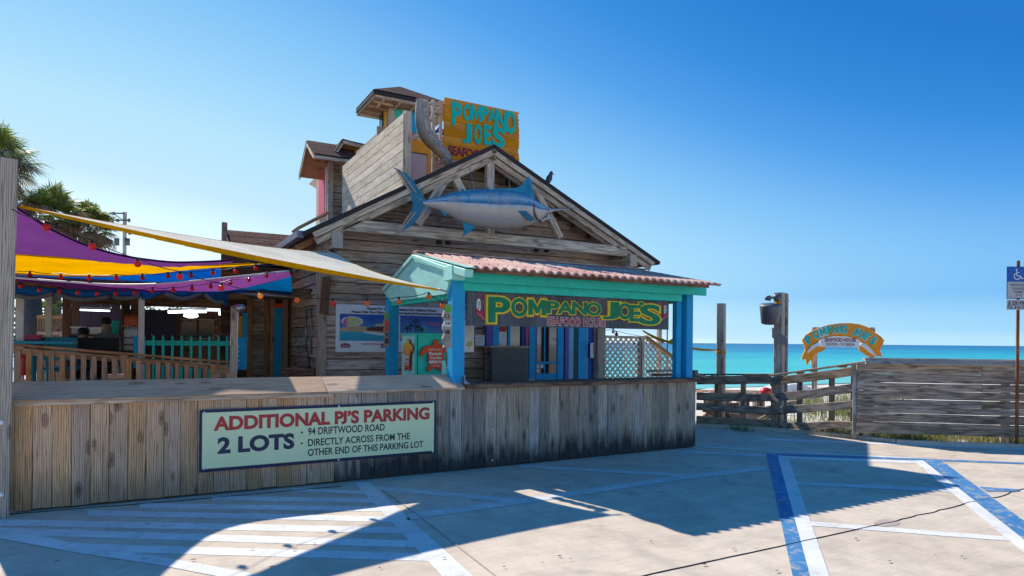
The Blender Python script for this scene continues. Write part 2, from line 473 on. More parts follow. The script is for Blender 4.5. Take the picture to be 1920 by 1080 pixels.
M['pants'] = flat('dark_trousers', (.03, .032, .045), .9, .1)
M['teal_chair'] = flat('teal_plastic', (.02, .25, .30), .5)
M['rattan'] = flat('grey_rattan', (.2, .21, .22), .7)
M['shingle'] = shingle('reddish_shingles', (.20, .085, .065), (.13, .05, .04))
M['shingle_dark'] = flat('dark_drip_edge', (.045, .04, .045), .8, .1)
def glass_mat():
    m, n, l, b, out = nt('dark_glass')
    b.inputs['Base Color'].default_value = (.012, .016, .02, 1); b.inputs['Roughness'].default_value = .06
    b.inputs['Specular IOR Level'].default_value = .9
    return m
M['glass'] = glass_mat()
def bulb_mat(name, col):
    m, n, l, b, out = nt(name)
    b.inputs['Base Color'].default_value = (*col, 1); b.inputs['Roughness'].default_value = .12
    tr = n.new('ShaderNodeBsdfTranslucent'); tr.inputs['Color'].default_value = (*col, 1)
    mx = n.new('ShaderNodeMixShader'); mx.inputs[0].default_value = .45
    l.new(b.outputs[0], mx.inputs[1]); l.new(tr.outputs[0], mx.inputs[2]); l.new(mx.outputs[0], out.inputs[0])
    return m
M['bulb_red'] = bulb_mat('red_bulb_glass', (.75, .035, .02))
M['bulb_orange'] = bulb_mat('orange_bulb_glass', (.9, .22, .03))
M['bulb_yellow'] = bulb_mat('amber_bulb_glass', (.95, .5, .10))
M['sail_cream'] = cloth('cream_yellow_sail', (.94, .87, .70), .3, (1.0, .88, .62))
M['sail_edge'] = cloth('yellow_webbing', (.88, .42, .0), .3, (1.0, .5, .0))
M['sail_purple'] = cloth('purple_sail', (.13, .03, .16), .7, (.185, .045, .205))
M['sail_purple_hem'] = cloth('dark_purple_webbing', (.06, .01, .10), .1)
M['sail_orange'] = cloth('orange_sail', (.90, .36, .0), .7, (1.0, .47, .0))
M['sail_blue'] = cloth('blue_sail', (.01, .06, .28), .65, (.0, .09, .40))
M['tarp_blue'] = cloth('blue_tarpaulin', (.015, .15, .42), .3, (.0, .18, .50))
M['tarp_grey'] = cloth('clear_roll_down_vinyl', (.20, .21, .22), .3)

def concrete_mat():
    m, n, l, b, out = nt('sandy_concrete')
    ge = n.new('ShaderNodeNewGeometry'); P = ge.outputs['Position']
    base = ramp(n, [(.3, (.56, .46, .36)), (.5, (.63, .525, .41)), (.72, (.68, .575, .455))]); l.new(noisen(n, l, P, .55, 6, .4, .55), base.inputs[0])
    r2 = ramp(n, [(.33, .78), (.6, 1.04)]); l.new(noisen(n, l, P, 3.1, 8, .3, .68), r2.inputs[0])
    c = mixc(n, l, .85, base.outputs[0], r2.outputs[0], 'MULTIPLY')
    # brushed streaks across the slab
    st = noisen(n, l, mapped(n, l, P, (2.0, 30, 1)), 1.6, 4, .3)
    r4 = ramp(n, [(.35, .9), (.65, 1.06)]); l.new(st, r4.inputs[0]); c = mixc(n, l, .6, c, r4.outputs[0], 'MULTIPLY')
    # oil and dirt stains, with shapes of their own
    stn = noisen(n, l, P, 1.25, 3, 1.6, .5)
    rs = ramp(n, [(.62, 0.0), (.74, 1.0)]); l.new(stn, rs.inputs[0])
    c = mixc(n, l, mathn(n, l, 'MULTIPLY', rs.outputs[0], .38), c, (.24, .205, .17))
    tr_ = noisen(n, l, mapped(n, l, P, (1.6, .25, 1)), 1.1, 5, 1.2, .6)
    rt = ramp(n, [(.58, 0.0), (.70, 1.0)]); l.new(tr_, rt.inputs[0])
    c = mixc(n, l, mathn(n, l, 'MULTIPLY', rt.outputs[0], .22), c, (.30, .27, .24))
    vo = n.new('ShaderNodeTexVoronoi'); vo.inputs['Scale'].default_value = 1.7; l.new(P, vo.inputs['Vector'])
    rv = ramp(n, [(.018, 1.0), (.05, 0.0)]); l.new(vo.outputs['Distance'], rv.inputs[0])
    c = mixc(n, l, mathn(n, l, 'MULTIPLY', rv.outputs[0], .6), c, (.13, .11, .095))
    sp = noisen(n, l, P, 160, 2)
    r3 = ramp(n, [(.3, .72), (.62, 1.1)]); l.new(sp, r3.inputs[0]); c = mixc(n, l, .55, c, r3.outputs[0], 'MULTIPLY')
    l.new(c, b.inputs['Base Color']); b.inputs['Roughness'].default_value = .9; b.inputs['Specular IOR Level'].default_value = .2
    bump(n, l, b, mathn(n, l, 'ADD', sp, noisen(n, l, P, 14, 5)), .35, .004)
    return m
M['concrete'] = concrete_mat()
def roadpaint(name, col, wear=.5):
    m, n, l, b, out = nt(name)
    ge = n.new('ShaderNodeNewGeometry'); P = ge.outputs['Position']
    f = noisen(n, l, P, 9, 7, .6, .7)
    rw = ramp(n, [(.50, 0.0), (.64, 1.0)]); l.new(f, rw.inputs[0])
    r = ramp(n, [(.3, .8), (.7, 1.05)]); l.new(noisen(n, l, P, 2.2, 6), r.inputs[0])
    c = mixc(n, l, .8, col, r.outputs[0], 'MULTIPLY')
    c = mixc(n, l, mathn(n, l, 'MULTIPLY', rw.outputs[0], wear), c, (.44, .40, .345))
    sp = noisen(n, l, P, 150, 2)
    r3 = ramp(n, [(.3, .8), (.62, 1.08)]); l.new(sp, r3.inputs[0]); c = mixc(n, l, .5, c, r3.outputs[0], 'MULTIPLY')
    l.new(c, b.inputs['Base Color']); b.inputs['Roughness'].default_value = .75; b.inputs['Specular IOR Level'].default_value = .2
    bump(n, l, b, sp, .3, .003)
    return m
M['road_white'] = roadpaint('white_road_paint', (.74, .73, .70), .45)
M['road_blue'] = roadpaint('blue_road_paint', (.055, .21, .43), .75)
M['road_faint'] = roadpaint('worn_white_road_paint', (.72, .73, .72), .5)
M['road_white_shade'] = roadpaint('worn_white_shade_paint', (.60, .62, .60), .6)  # worn white again, with the tone of shaded lines put into the colour
M['crack'] = flat('dark_joint', (.05, .045, .04), 1.0, 0.0)
M['patch'] = roadpaint('pinkish_patch', (.44, .35, .30), .7)
def sand_mat():
    m, n, l, b, out = nt('dune_sand')
    ge = n.new('ShaderNodeNewGeometry'); P = ge.outputs['Position']
    r = ramp(n, [(.3, (.52, .47, .40)), (.7, (.70, .66, .58))]); l.new(noisen(n, l, P, .8, 8, .3, .6), r.inputs[0])
    l.new(r.outputs[0], b.inputs['Base Color']); b.inputs['Roughness'].default_value = 1.0; b.inputs['Specular IOR Level'].default_value = .05
    bump(n, l, b, noisen(n, l, P, 6, 6), .6, .05)
    return m
M['sand'] = sand_mat()
def sea_mat():
    m, n, l, b, out = nt('emerald_sea')
    ge = n.new('ShaderNodeNewGeometry'); P = ge.outputs['Position']
    sp = n.new('ShaderNodeSeparateXYZ'); l.new(P, sp.inputs[0])
    lg = mathn(n, l, 'LOGARITHM', sp.outputs['Y'], 10.0)
    wob = noisen(n, l, mapped(n, l, P, (.004, .02, 1)), 1.0, 4, .5)
    f = mathn(n, l, 'ADD', mathn(n, l, 'MULTIPLY', mathn(n, l, 'SUBTRACT', lg, 1.7), .5), mathn(n, l, 'MULTIPLY', mathn(n, l, 'SUBTRACT', wob, .5), .45))
    r = ramp(n, [(0.0, (.16, .50, .44)), (.14, (.05, .46, .44)), (.27, (.02, .34, .40)), (.40, (.012, .19, .33)), (1.0, (.01, .11, .26))]); l.new(f, r.inputs[0])
    rip = noisen(n, l, mapped(n, l, P, (.03, .22, 1)), 1.0, 7, .6, .65)
    rr_ = ramp(n, [(.3, .72), (.62, 1.15), (.74, 1.7)]); l.new(rip, rr_.inputs[0])
    l.new(mixc(n, l, .75, r.outputs[0], rr_.outputs[0], 'MULTIPLY'), b.inputs['Base Color']); b.inputs['Roughness'].default_value = .35; b.inputs['Specular IOR Level'].default_value = .12
    h = noisen(n, l, mapped(n, l, P, (.12, .5, 1)), 1.0, 6, .3, .6)
    bump(n, l, b, h, .5, .6)
    return m
M['sea'] = sea_mat()
# ================================================================== SETTING
def ground_poly(name, pts, z, mat, thick=0.0):
    me = D.meshes.new(name); me.from_pydata([(p[0], p[1], 0) for p in pts], [], [tuple(range(len(pts)))])
    o = add(name, me, mat, None, Matrix.Translation((0, 0, z))); return struct(o)
# concrete lot: reaches the planting strip on the right and runs on behind the camera
edge = [G(1305, 800), G(1420, 806), G(1500, 812), G(1600, 822), G(1680, 831), G(1790, 836), G(1940, 840)]
e_last = edge[-1] + (edge[-1] - edge[-2]).normalized() * 30
far_l = V3((-40, 9.2, 0))
lot = [V3((-40, -30, 0)), V3((e_last.x + 5, -30, 0)), e_last] + edge[::-1] + [V3((7.6, 13.0, 0)), V3((7.0, 40, 0)), V3((-40, 40, 0))]
lo = ground_poly('parking_lot', lot, 0.0, M['concrete'])
# slim raised kerb along the edge of the slab
kb = MB()
for a, b in zip(edge[:-1], edge[1:]):
    kb.box(a + V3((0, 0, .03)), b + V3((0, 0, .03)), .09, .06)
struct(kb.build('slab_kerb', M['concrete']))
# dune sand: one big sheet, falling away beyond the lot to the water
def dune_h(x, y):
    d = max(0.0, (y - 8.0)) / 37.0
    base = -0.06 - 2.7 * min(1.0, d) ** 1.1
    if y > 45: base = -2.76 - (y - 45) * .05
    if x < 7: base = min(base, -0.2) if y < 12 else base
    return base + (noise.noise(V3((x*.25, y*.25, 0))) * .22 + noise.noise(V3((x*.9, y*.9, 3))) * .07) * min(1, max(0, (y - 8) / 6 + (x - 10) / 12))
def grid(xs, ys, hf):
    vs = [(x, y, hf(x, y)) for y in ys for x in xs]; nx = len(xs)
    fs = [(j*nx+i, j*nx+i+1, (j+1)*nx+i+1, (j+1)*nx+i) for j in range(len(ys)-1) for i in range(nx-1)]
    return vs, fs
xs = [-600, -200, -60, -20] + [x*.8 for x in range(-5, 60)] + [60, 90, 160, 400, 900, 2500]
ys = [-300, -60, -10, 0, 3] + [4 + .8*k for k in range(0, 62)] + [60, 80]
vs, fs = grid(xs, ys, lambda x, y: dune_h(x, y) if y > 3.5 else -.25)
me = D.meshes.new('dune'); me.from_pydata(vs, [], fs); me.shade_smooth()
struct(add('dune_sand', me, M['sand']))
me = D.meshes.new('sea'); me.from_pydata([(-9000, 44, -2.6), (14000, 44, -2.6), (24000, 16000, -2.6), (-16000, 16000, -2.6)], [], [(0, 1, 2, 3)])
struct(add('sea', me, M['sea']))

# ------------------------------------------------------------------ painted marks on the slab
def mark(pts, mat, z=.003, name='parking_line'):
    return ground_poly(name, [G(*p) for p in pts], z, M[mat])
def strip(pts, w, mat, z=.003, name='parking_line'):
    """pts on the photo, w = half height in pixels at each point"""
    if not hasattr(w, '__len__'): w = [w] * len(pts)
    up = [(p[0], p[1] - q) for p, q in zip(pts, w)]; dn = [(p[0], p[1] + q) for p, q in zip(pts, w)]
    m = len(pts); g = [G(*p) for p in up] + [G(*p) for p in dn]
    me = D.meshes.new(name); me.from_pydata([(p[0], p[1], 0) for p in g], [], [(i+m, i+m+1, i+1, i) for i in range(m-1)])
    return struct(add(name, me, M[mat], None, Matrix.Translation((0, 0, z))))
for a, b, w in (((545, 918), (690, 924), 3), ((397, 934), (712, 939), 4), ((262, 948), (730, 955), 4.5), ((165, 962), (745, 974), 5),
                ((-40, 979), (768, 995), 6), ((-40, 995), (790, 1021), 6.5), ((137, 1026), (822, 1046), 7)):
    strip([a, b], w, 'road_faint' if a[1] < 975 else 'road_white', .002, 'hatch_stripe')
strip([(-60, 988), (0, 1000), (137, 1027), (303, 1053), (448, 1080), (700, 1135)], [9, 10, 9, 8, 9, 10], 'road_white', .0035)
mark([(664, 905), (693, 905), (884, 1078), (960, 1150), (890, 1150), (826, 1078)], 'road_white', .0035)
strip([(698, 915), (850, 928), (979, 940)], 4, 'road_white_shade')
strip([(764, 970), (979, 940), (1271, 897), (1435, 878)], [6, 5, 4, 3.5], 'road_white_shade', .0035)
strip([(975, 874), (1293, 892)], 2.6, 'road_white_shade')
strip([(1242, 846), (1439, 855)], 2.2, 'road_white_shade')
strip([(1475, 858), (1723, 867)], 2.6, 'road_white')
strip([(1431, 824), (1657, 832), (1930, 843)], 1.6, 'road_faint')
strip([(1320, 838), (1440, 845), (1720, 860)], 1.0, 'road_faint')
mark([(1437, 851), (1457, 851), (1519, 1080), (1540, 1155), (1507, 1155), (1486, 1080)], 'road_blue', .0035)
mark([(1457, 851), (1476, 852), (1555, 1080), (1580, 1155), (1540, 1155), (1519, 1080)], 'road_white', .0035)
strip([(1439, 852), (1730, 862), (1990, 872)], 1.7, 'road_blue', .0045)
strip([(1493, 906), (1785, 920)], 3.2, 'road_white_shade')
strip([(1519, 982), (1894, 1011)], 4, 'road_white')
mark([(1712, 864), (1730, 863), (2010, 1083), (1975, 1083)], 'road_white', .0035)
mark([(1730, 863), (1765, 864), (2010, 1043), (2010, 1083)], 'road_blue', .0055)
mark([(1836, 913), (1912, 918), (1912, 922), (1850, 922)], 'road_blue', .0035)
def seam(pts, w, name, mat='crack', jag=0.0, z=.0066):
    g = [G(*p) for p in pts]; out = []
    for a, b in zip(g[:-1], g[1:]):
        k = max(1, int((b - a).length / .12)) if jag else 1
        out += [a.lerp(b, i / k) + (V3((random.uniform(-jag, jag), random.uniform(-jag, jag), 0)) if i else V3()) for i in range(k)]
    out.append(g[-1])
    vs = []; fs = []
    for i, p in enumerate(out):
        d = (out[min(i+1, len(out)-1)] - out[max(i-1, 0)]).normalized(); s = V3((-d.y, d.x, 0)) * w * (random.uniform(.5, 1.3) if jag else 1)
        vs += [(p + s)[:2] + (0,), (p - s)[:2] + (0,), (p + s)[:2] + (-z - .001,), (p - s)[:2] + (-z - .001,)]
    fs = []
    for i in range(len(out)-1): fs += [(4*i, 4*i+1, 4*i+5, 4*i+4), (4*i, 4*i+4, 4*i+6, 4*i+2), (4*i+1, 4*i+3, 4*i+7, 4*i+5)]
    me = D.meshes.new(name); me.from_pydata(vs, [], fs)
    return struct(add(name, me, M[mat], None, Matrix.Translation((0, 0, z))))
seam([(1120, 1103), (1220, 1077), (1475, 1022), (1639, 986)], .003, 'slab_joint', jag=.002)
seam([(1639, 986), (1705, 971), (1760, 957), (1818, 942), (1869, 933), (1914, 918)], .003, 'slab_crack', jag=.018)
seam([(1914, 918), (2050, 880)], .003, 'slab_crack', jag=.012)
seam([(717, 920), (779, 963), (928, 1080), (990, 1130)], .006, 'slab_joint', 'patch', z=.006)
seam([(0, 966), (330, 940), (640, 912)], .004, 'slab_joint', jag=.004)
ov = []
for k in range(18):
    t = 2*math.pi*k/18; ov.append((1662 + 26*math.cos(t)*random.uniform(.8, 1.1), 981 + 7*math.sin(t)*random.uniform(.8, 1.1)))
mark(ov, 'patch', .0028, 'rough_patch')

# ================================================================== PLANK WALL
A = G(22, 962); B = G(626, 905.5); C = G(1303, 838)
A.z = B.z = C.z = 0
def plank_run(root_o, xs, P, Q, mat, ztop, zbot=.015, ref=800, w=.022, gap=.004):
    d = (Q - P).normalized(); n = V3((d.y, -d.x, 0))
    if n.y > 0: n = -n
    for x0, x1 in zip(xs[:-1], xs[1:]):
        a = PW(x0, ref, P, Q); b = PW(x1, ref, P, Q); a.z = b.z = 0
        wd = (b - a).length - gap; c = (a + b) * .5 + n * random.uniform(-.003, .003)
        sk = random.uniform(-.002, .002)
        board('plank', c + V3((0, 0, zbot + random.uniform(0, .01))), c + V3((sk, 0, ztop)), wd, w, M[mat], root_o, up=n, bev=.003)
    return n
r_new = root('plank_wall', 'light pine plank wall with sloped cap board at the left', 'wall', (A + B) * .5)
xl = [-6, 27, 61.4, 98, 134.7, 169.7, 205, 240, 273.7, 307, 338.7, 371, 401, 431.6, 462, 490, 519, 547, 575, 601, 626.6]
n1 = plank_run(r_new, xl, A, B, 'pine', 1.0)
r_old = root('plank_wall', 'dark weathered plank wall with mouldy foot under the takeout counter', 'wall', (B + C) * .5)
xr = [600 + z / 2.743 for z in (72, 143, 210, 280, 345, 412, 478, 540, 604, 665, 725, 787, 847, 904, 960, 1016, 1072, 1125, 1177, 1228, 1280, 1330, 1380, 1428, 1475, 1523, 1568, 1615, 1660, 1705, 1750, 1790, 1830, 1875, 1928)]
n2 = plank_run(r_old, xr, B, C, 'gray', 1.02)
for (r_, xs_, P_, Q_, zt9) in ((r_new, xl, A, B, .97), (r_old, xr, B, C, .985)):
    mbn = MB()
    for x0, x1 in zip(xs_[:-1], xs_[1:]):
        for fr_ in (.28, .72):
            for z9 in (zt9 - .03, .52, .10):
                q9 = PW(x0 + (x1 - x0)*fr_ + random.uniform(-.8, .8), 800, P_, Q_, .0135); q9.z = z9 + random.uniform(-.012, .012)
                mbn.box(q9, q9 + V3((0, -.0025, 0)), .008, .008)
    kn = mbn.build('nail_heads', M['greymetal'], r_); kn['kind'] = 'stuff'
# framing behind the planks so that no light leaks through the joints
for (P, Q, n, r) in ((A, B, n1, r_new), (B, C, n2, r_old)):
    for h in (.12, .55, .93):
        board('rail', P - n * .045 + V3((0, 0, h)), Q - n * .045 + V3((0, 0, h)), .05, .09, M['brown'], r)
    k = MB(); k.box(P - n * .10 + V3((0, 0, .5)), Q - n * .10 + V3((0, 0, .5)), .03, .98); k.build('back_sheeting', M['dark'], r)
# end of the counter wall: turns back
endd = V3((0, 1, 0))
for i in range(8):
    c = C + V3((-.012, .03 + .105 * i + .05, 0))
    board('plank', c + V3((0, 0, .015)), c + V3((0, 0, 1.02)), .1, .022, M['gray'], r_old, up=V3((1, 0, 0)), bev=.003)
# sloped cap boards on the left part and dark counter top on the right part
def capboard(name, x0, x1, P, Q, n, r, mat, h0=1.005, h1=1.165, dep=.36, t=.036):
    a = PW(x0, 735, P, Q); b = PW(x1, 735, P, Q); a.z = b.z = 0
    mid = n * .055 - n * (dep / 2)
    upv = (V3((0, 0, 1)) * dep + n * (h1 - h0)).normalized()
    return board(name, a + mid + V3((0, 0, (h0 + h1) / 2)), b + mid + V3((0, 0, (h0 + h1) / 2)), dep * 1.06, t, M[mat], r, up=upv, bev=.006)
capboard('cap_board', 4, 611, A, B, n1, r_new, 'cap')
capboard('cap_board', 613, 868, B, C, n2, r_new, 'cap', dep=.34)
# lip under the caps
board('cap_lip', PW(26, 740, A, B) * V3((1, 1, 0)) .x if False else (PW(26, 740, A, B, .03) - V3((0, 0, PW(26, 740, A, B, .03).z - .985))), (PW(624, 740, A, B, .03) - V3((0, 0, PW(624, 740, A, B, .03).z - .985))), .03, .03, M['cap'], r_new)
# bright metal end flashing of the cap
e0 = PW(868, 735, B, C); e0.z = 0
prism('end_flashing', [(0, 0), (.42, 0), (.42, .02), (0, .19)], .006, M['metal'], r_new, frame3(e0 + V3((.012, -.02, .99)), V3((0, 1, 0)), V3((0, 0, 1))))
world_poly('end_flashing', [e0 + V3((-.06, .33, 1.205)), e0 + V3((.0, .33, 1.205)), e0 + V3((.14, -.05, 1.03)), e0 + V3((.06, -.05, 1.03))], .006, M['print_white'], r_new)
# counter top under the kiosk
cw = root('counter_top', 'dark red-brown wooden counter top of the kiosk', 'counter', (B + C) * .5 + V3((1, .2, 1.05)))
ca = PW(872, 712, B, C); ca.z = 1.045
cb = C + V3((.03, 0, 1.045))
board('board', ca + V3((0, .06, 0)), cb + V3((0, .06, 0)), .22, .04, M['brown'], cw)
board('board', ca + V3((0, .29, 0)), cb + V3((0, .29, 0)), .22, .04, M['brown'], cw)
board('nosing', ca + V3((-.01, -.062, -.01)), cb + V3((0, -.062, -.01)), .03, .055, M['brown'], cw)
# screws left in the old wall
for (x, y) in ((923, 805), (923, 863)):
    p = PW(x, y, B, C, .014)
    s = add('screw_cap', lathe_mesh([(.004, 0), (.011, .002), (.011, .008), (.004, .012)], 10), M['print_white'], r_old, frame3(p, V3((1, 0, 0)), V3((0, 0, 1))))

# ================================================================== PARKING SIGN
SL = PW(374, 800, A, B, .06); SL.z = 0
SR = PW(818, 800, B, C, .035); SR.z = 0
def onsign(x, y): return PW(x, y, SL, SR)
p_bl, p_tl, p_br, p_tr = onsign(375, 887), onsign(373, 770), onsign(817.5, 849.5), onsign(817, 750.5)
h0 = (p_bl.z + p_br.z) / 2; h1 = (p_tl.z + p_tr.z) / 2
Xs = (SR - SL).normalized(); Ls = (SR - SL).length; Hs = h1 - h0
S_M = frame3(SL + V3((0, 0, h0)), Xs, UP)
ps = root('parking_sign', 'pale green parking banner with red heading screwed to the plank wall', 'sign', SL + Xs * Ls / 2 + V3((0, 0, h0)))
rect('backing', 0, 0, Ls, Hs, .012, M['navy'], ps, S_M, -.012)
def panel_mat():
    m, n, l, b, out = nt('pale_green_panel')
    tc = n.new('ShaderNodeTexCoord')
    r = ramp(n, [(.3, (.76, .82, .46)), (.7, (.82, .87, .52))]); l.new(noisen(n, l, tc.outputs['Object'], 2.0, 4), r.inputs[0])
    l.new(r.outputs[0], b.inputs['Base Color']); b.inputs['Roughness'].default_value = .35
    return m
M['panel'] = panel_mat()
rect('panel', .025, .035, Ls - .03, Hs - .03, .003, M['panel'], ps, S_M, 0)
def fs(x, y): return ((x - 48) / 1786 * Ls, 0)
# letter boxes are measured as fractions of the sign (left, bottom, right, top)
def T(body, a, b_, c, d, mat, bold=.02, nm='lettering', sp=1.0):
    text(nm, body, a * Ls, b_ * Hs, c * Ls, d * Hs, M[mat], ps, S_M, z=.0035, thick=.001, bold=bold, spacing=sp)
M['sign_red'] = flat('sign_red', (.58, .055, .05), .5)
M['sign_ink'] = flat('sign_ink', (.035, .045, .085), .5)
M['sign_ink2'] = flat('sign_ink_dark', (.02, .035, .05), .5)
T('ADDITIONAL PJ\u2019S PARKING', .05, .655, .965, .885, 'sign_red', .045)
T('2 LOTS', .065, .28, .36, .545, 'sign_ink', .045)
T('94 DRIFTWOOD ROAD', .415, .495, .75, .62, 'sign_ink2', .018)
T('DIRECTLY ACROSS FROM THE', .415, .305, .87, .425, 'sign_ink2', .018)
T('OTHER END OF THIS PARKING LOT', .415, .135, .935, .255, 'sign_ink2', .018)
dot = [(.011*math.cos(t), .011*math.sin(t)) for t in [k*.5236 for k in range(12)]]
for fy in (.548, .36):
    prism('bullet', dot, .001, M['sign_ink2'], ps, S_M @ Matrix.Translation((.39*Ls, fy*Hs, .0035)))
scr = lathe_mesh([(.004, 0), (.013, .001), (.013, .004), (.005, .007)], 12)
for fx, fy in ((.017, .06), (.017, .955), (.545, .97), (.545, .03), (.983, .96), (.983, .04)):
    add('screw', scr, M['print_white'], ps, S_M @ Matrix.Translation((fx*Ls, fy*Hs, .003)))

# ================================================================== LEFT POST
g = G(-4, 970)
lp = board('timber_post', V3((g.x - .02, g.y, 0)), V3((g.x + .02, g.y, 3.17)), .20, .20, M['post'], None, up=V3((.15, -1, 0)), bev=.012)
tag(lp, 'tall grey timber post at the left edge of the plank wall', 'post')
for (x, y) in ((3, 792), (3, 927)):
    p = PZ(x, y, g.dot(FWD) - .115)
    add('bolt', scr, M['metal'], lp, frame3(p, RIGHT, UP) @ Matrix.Scale(1.5, 4))

# ================================================================== KIOSK
VF = 7.50
def u_at(x, v, y=640): return PV(x, y, v).x
def z_at(x, y, v): return PV(x, y, v).z
uL = u_at(855, VF); uR = u_at(1280, VF)
VB = PU(735, 640, uL).y
ks = root('kiosk', 'turquoise and blue takeout kiosk with corrugated roof behind the plank counter', 'kiosk', ((uL + uR) / 2, (VF + VB) / 2, 0))
pw = .165
def kpost(u, v, top, mat='blue', w=pw, nm='post'):
    return post(nm, u, v, (1.06 if v < 8 else .35), top, w, w, M[mat], ks)
kpost(uL, VF, z_at(855, 545, VF) + .15)
kpost(u_at(1288, VF), VF, z_at(1280, 560, VF) + .1, w=.13)
kpost(u_at(1269, VF + .06), VF + .06, z_at(1270, 560, VF) + .1, w=.10)
kpost(uL, VB, z_at(735, 560, VB) + .1)
# fascia boards of the front
def fbar(x0, x1, ya, yb, v, mat, t=.04, y0ref=None):
    """board on plane v whose left end spans pixels ya..yb at x0"""
    a = PV(x0, ya, v); b = PV(x0, yb, v); uu = u_at(x1, v)
    zc = (a.z + b.z) / 2; h = a.z - b.z
    return board('fascia_board', V3((a.x, v, zc)), V3((uu, v, zc)), t, h, M[mat], ks)
fbar(852, 1322, 507, 527.5, VF - .17, 'turq')
fbar(868, 1276, 527, 545, VF - .06, 'turq', .05)
# mint beam end at the corner and gable side panel
pe = PV(854, 512, VF - .12)
board('beam_end', V3((pe.x, VF - .205, pe.z)), V3((pe.x, VF + .05, pe.z)), .17, .18, M['mint'], ks)
ug = uL - pw / 2 - .012
gp = [PU(776, 477, ug), PU(850, 503.5, ug), PU(838, 551, ug), PU(735, 566, ug), PU(721, 548, ug), PU(725, 538, ug)]
prism('gable_panel', [(-p.y, p.z) for p in gp], .03, M['mint'], ks, side(ug + .015))
for i, (a, b) in enumerate((((776, 478), (846, 504)), ((776, 478), (721, 541)))):
    pa, pb = PU(*a, ug - .02), PU(*b, ug - .02)
    board('barge_board', pa + V3((-.02, 0, -.02)), pb + V3((-.02, 0, -.02)), .03, .05, M['mint'], ks)
board('side_beam', V3((uL, VF, PU(800, 556, uL).z - .02)), V3((uL, VB, PU(800, 556, uL).z - .02)), .1, .12, M['turq'], ks)
# corrugated roof: front and rear slope
rid = PU(776, 474, uL - .15); VR = rid.y; ZR = rid.z
eav = PV(1100, 515, 7.0)
e1 = PV(848, 501, 6.90); ZE = PV(1350, 531, 6.90).z * .5 + e1.z * .5
u0, u1 = uL - .14, u_at(1352, 6.90)
def corrug_mat():
    m, n, l, b, out = nt('terracotta_corrugated')
    ge = n.new('ShaderNodeTexCoord'); P = ge.outputs['Object']
    r = ramp(n, [(.28, (.40, .14, .11)), (.48, (.60, .33, .26)), (.66, (.72, .52, .42))]); l.new(noisen(n, l, mapped(n, l, P, (1.2, .5, 1)), 2.4, 6, .3, .6), r.inputs[0])
    r2 = ramp(n, [(.55, 0.0), (.72, .55)]); l.new(noisen(n, l, P, 17, 5, .4, .7), r2.inputs[0])
    c = mixc(n, l, r2.outputs[0], r.outputs[0], (.12, .05, .04))
    l.new(c, b.inputs['Base Color']); b.inputs['Roughness'].default_value = .75; b.inputs['Specular IOR Level'].default_value = .2
    return m
M['corrug'] = corrug_mat()
def corrugated(name, y0, z0, y1, z1, ua, ub, period=.13, amp=.022, cut=0.0):
    n = int((ub - ua) / period * 8); vs = []; fs = []; rows = 2 if cut == 0 else 25
    for layer in (0, 1):
        for j in range(rows):
            t = j / (rows - 1)
            c0 = ua + cut * (1 - t)
            for i in range(n + 1):
                u = max(ua + (ub - ua) * i / n, c0)
                vs.append((u - ua, y0 + (y1 - y0) * t, z0 + (z1 - z0) * t + amp * math.cos(2*math.pi*(u - ua)/period) - .006 * layer))
    w = n + 1
    for layer in (0, 1):
        o = layer * rows * w
        for j in range(rows - 1):
            for i in range(n):
                if vs[o+j*w+i+1][0] - max(vs[o+j*w+i][0], vs[o+j*w+w+i][0]) < 1e-5: continue
                q = (o+j*w+i, o+j*w+i+1, o+j*w+w+i+1, o+j*w+w+i); fs.append(q if layer == 0 else q[::-1])
    L2 = rows * w; e = (rows - 1) * w
    for i in range(n):
        fs.append((i+1, i, L2+i, L2+i+1)); fs.append((e+i, e+i+1, L2+e+i+1, L2+e+i))
    me = D.meshes.new(name); me.from_pydata(vs, [], fs); me.shade_smooth()
    return add(name, me, M['corrug'], ks, Matrix.Translation((ua, 0, 0)))
corrugated('roof_sheet', 6.90, ZE, VR, ZR, u0, u1, cut=.10)
world_poly('corner_flashing', [V3((u0, 6.90, ZE - .012)), V3((u0 + .12, 6.90, ZE - .012)), V3((u0 + .03, VR, ZR - .012)), V3((u0, VR, ZR - .012))], .01, M['mint'], ks)
rb = PU(722, 538, uL - .12)
corrugated('roof_sheet', VR, ZR, rb.y, rb.z, u0, u1)
board('rake_board', V3((u0 + .05, VR, ZR - .07)), V3((u0 + .05, 6.95, ZE - .07)), .11, .09, M['mint'], ks)
for i in range(5):
    t = (i + .5) / 5
    board('purlin', V3((u0 + .12, 6.90 + (VR-6.90)*t, ZE + (ZR-ZE)*t - .055)), V3((u1 - .1, 6.90 + (VR-6.90)*t, ZE + (ZR-ZE)*t - .055)), .05, .045, M['brown'], ks)
cc = MB()
for i in range(int((u1 - u0) / .13) - 1):   # roofing screws
    for t in (.12, .6):
        u = u0 + .13 * i + .13
        p = V3((u, 6.90 + (VR-6.90)*t, ZE + (ZR-ZE)*t + .026)); cc.box(p, p + V3((0, 0, .008)), .014, .014)
k = cc.build('roof_screws', M['greymetal'], ks); k['kind'] = 'stuff'
board('ridge_cap', V3((u0, VR, ZR + .02)), V3((u1, VR, ZR + .02)), .16, .02, M['corrug'], ks)
# far end fascia, small brace at the counter post foot
board('side_beam', V3((uR, VF + .1, 2.28)), V3((uR, VB, 2.28)), .08, .13, M['turq'], ks)
prism('post_brace', [(0, 0), (.22, 0), (0, .32)], .04, M['mint'], ks, side(uL - .0, VF - .02 + .22 + .1, 1.02) @ Matrix.Translation((0, 0, .02)))
# rear posts on the right
kpost(u_at(1122, VB), VB, 2.45, 'post', .13)

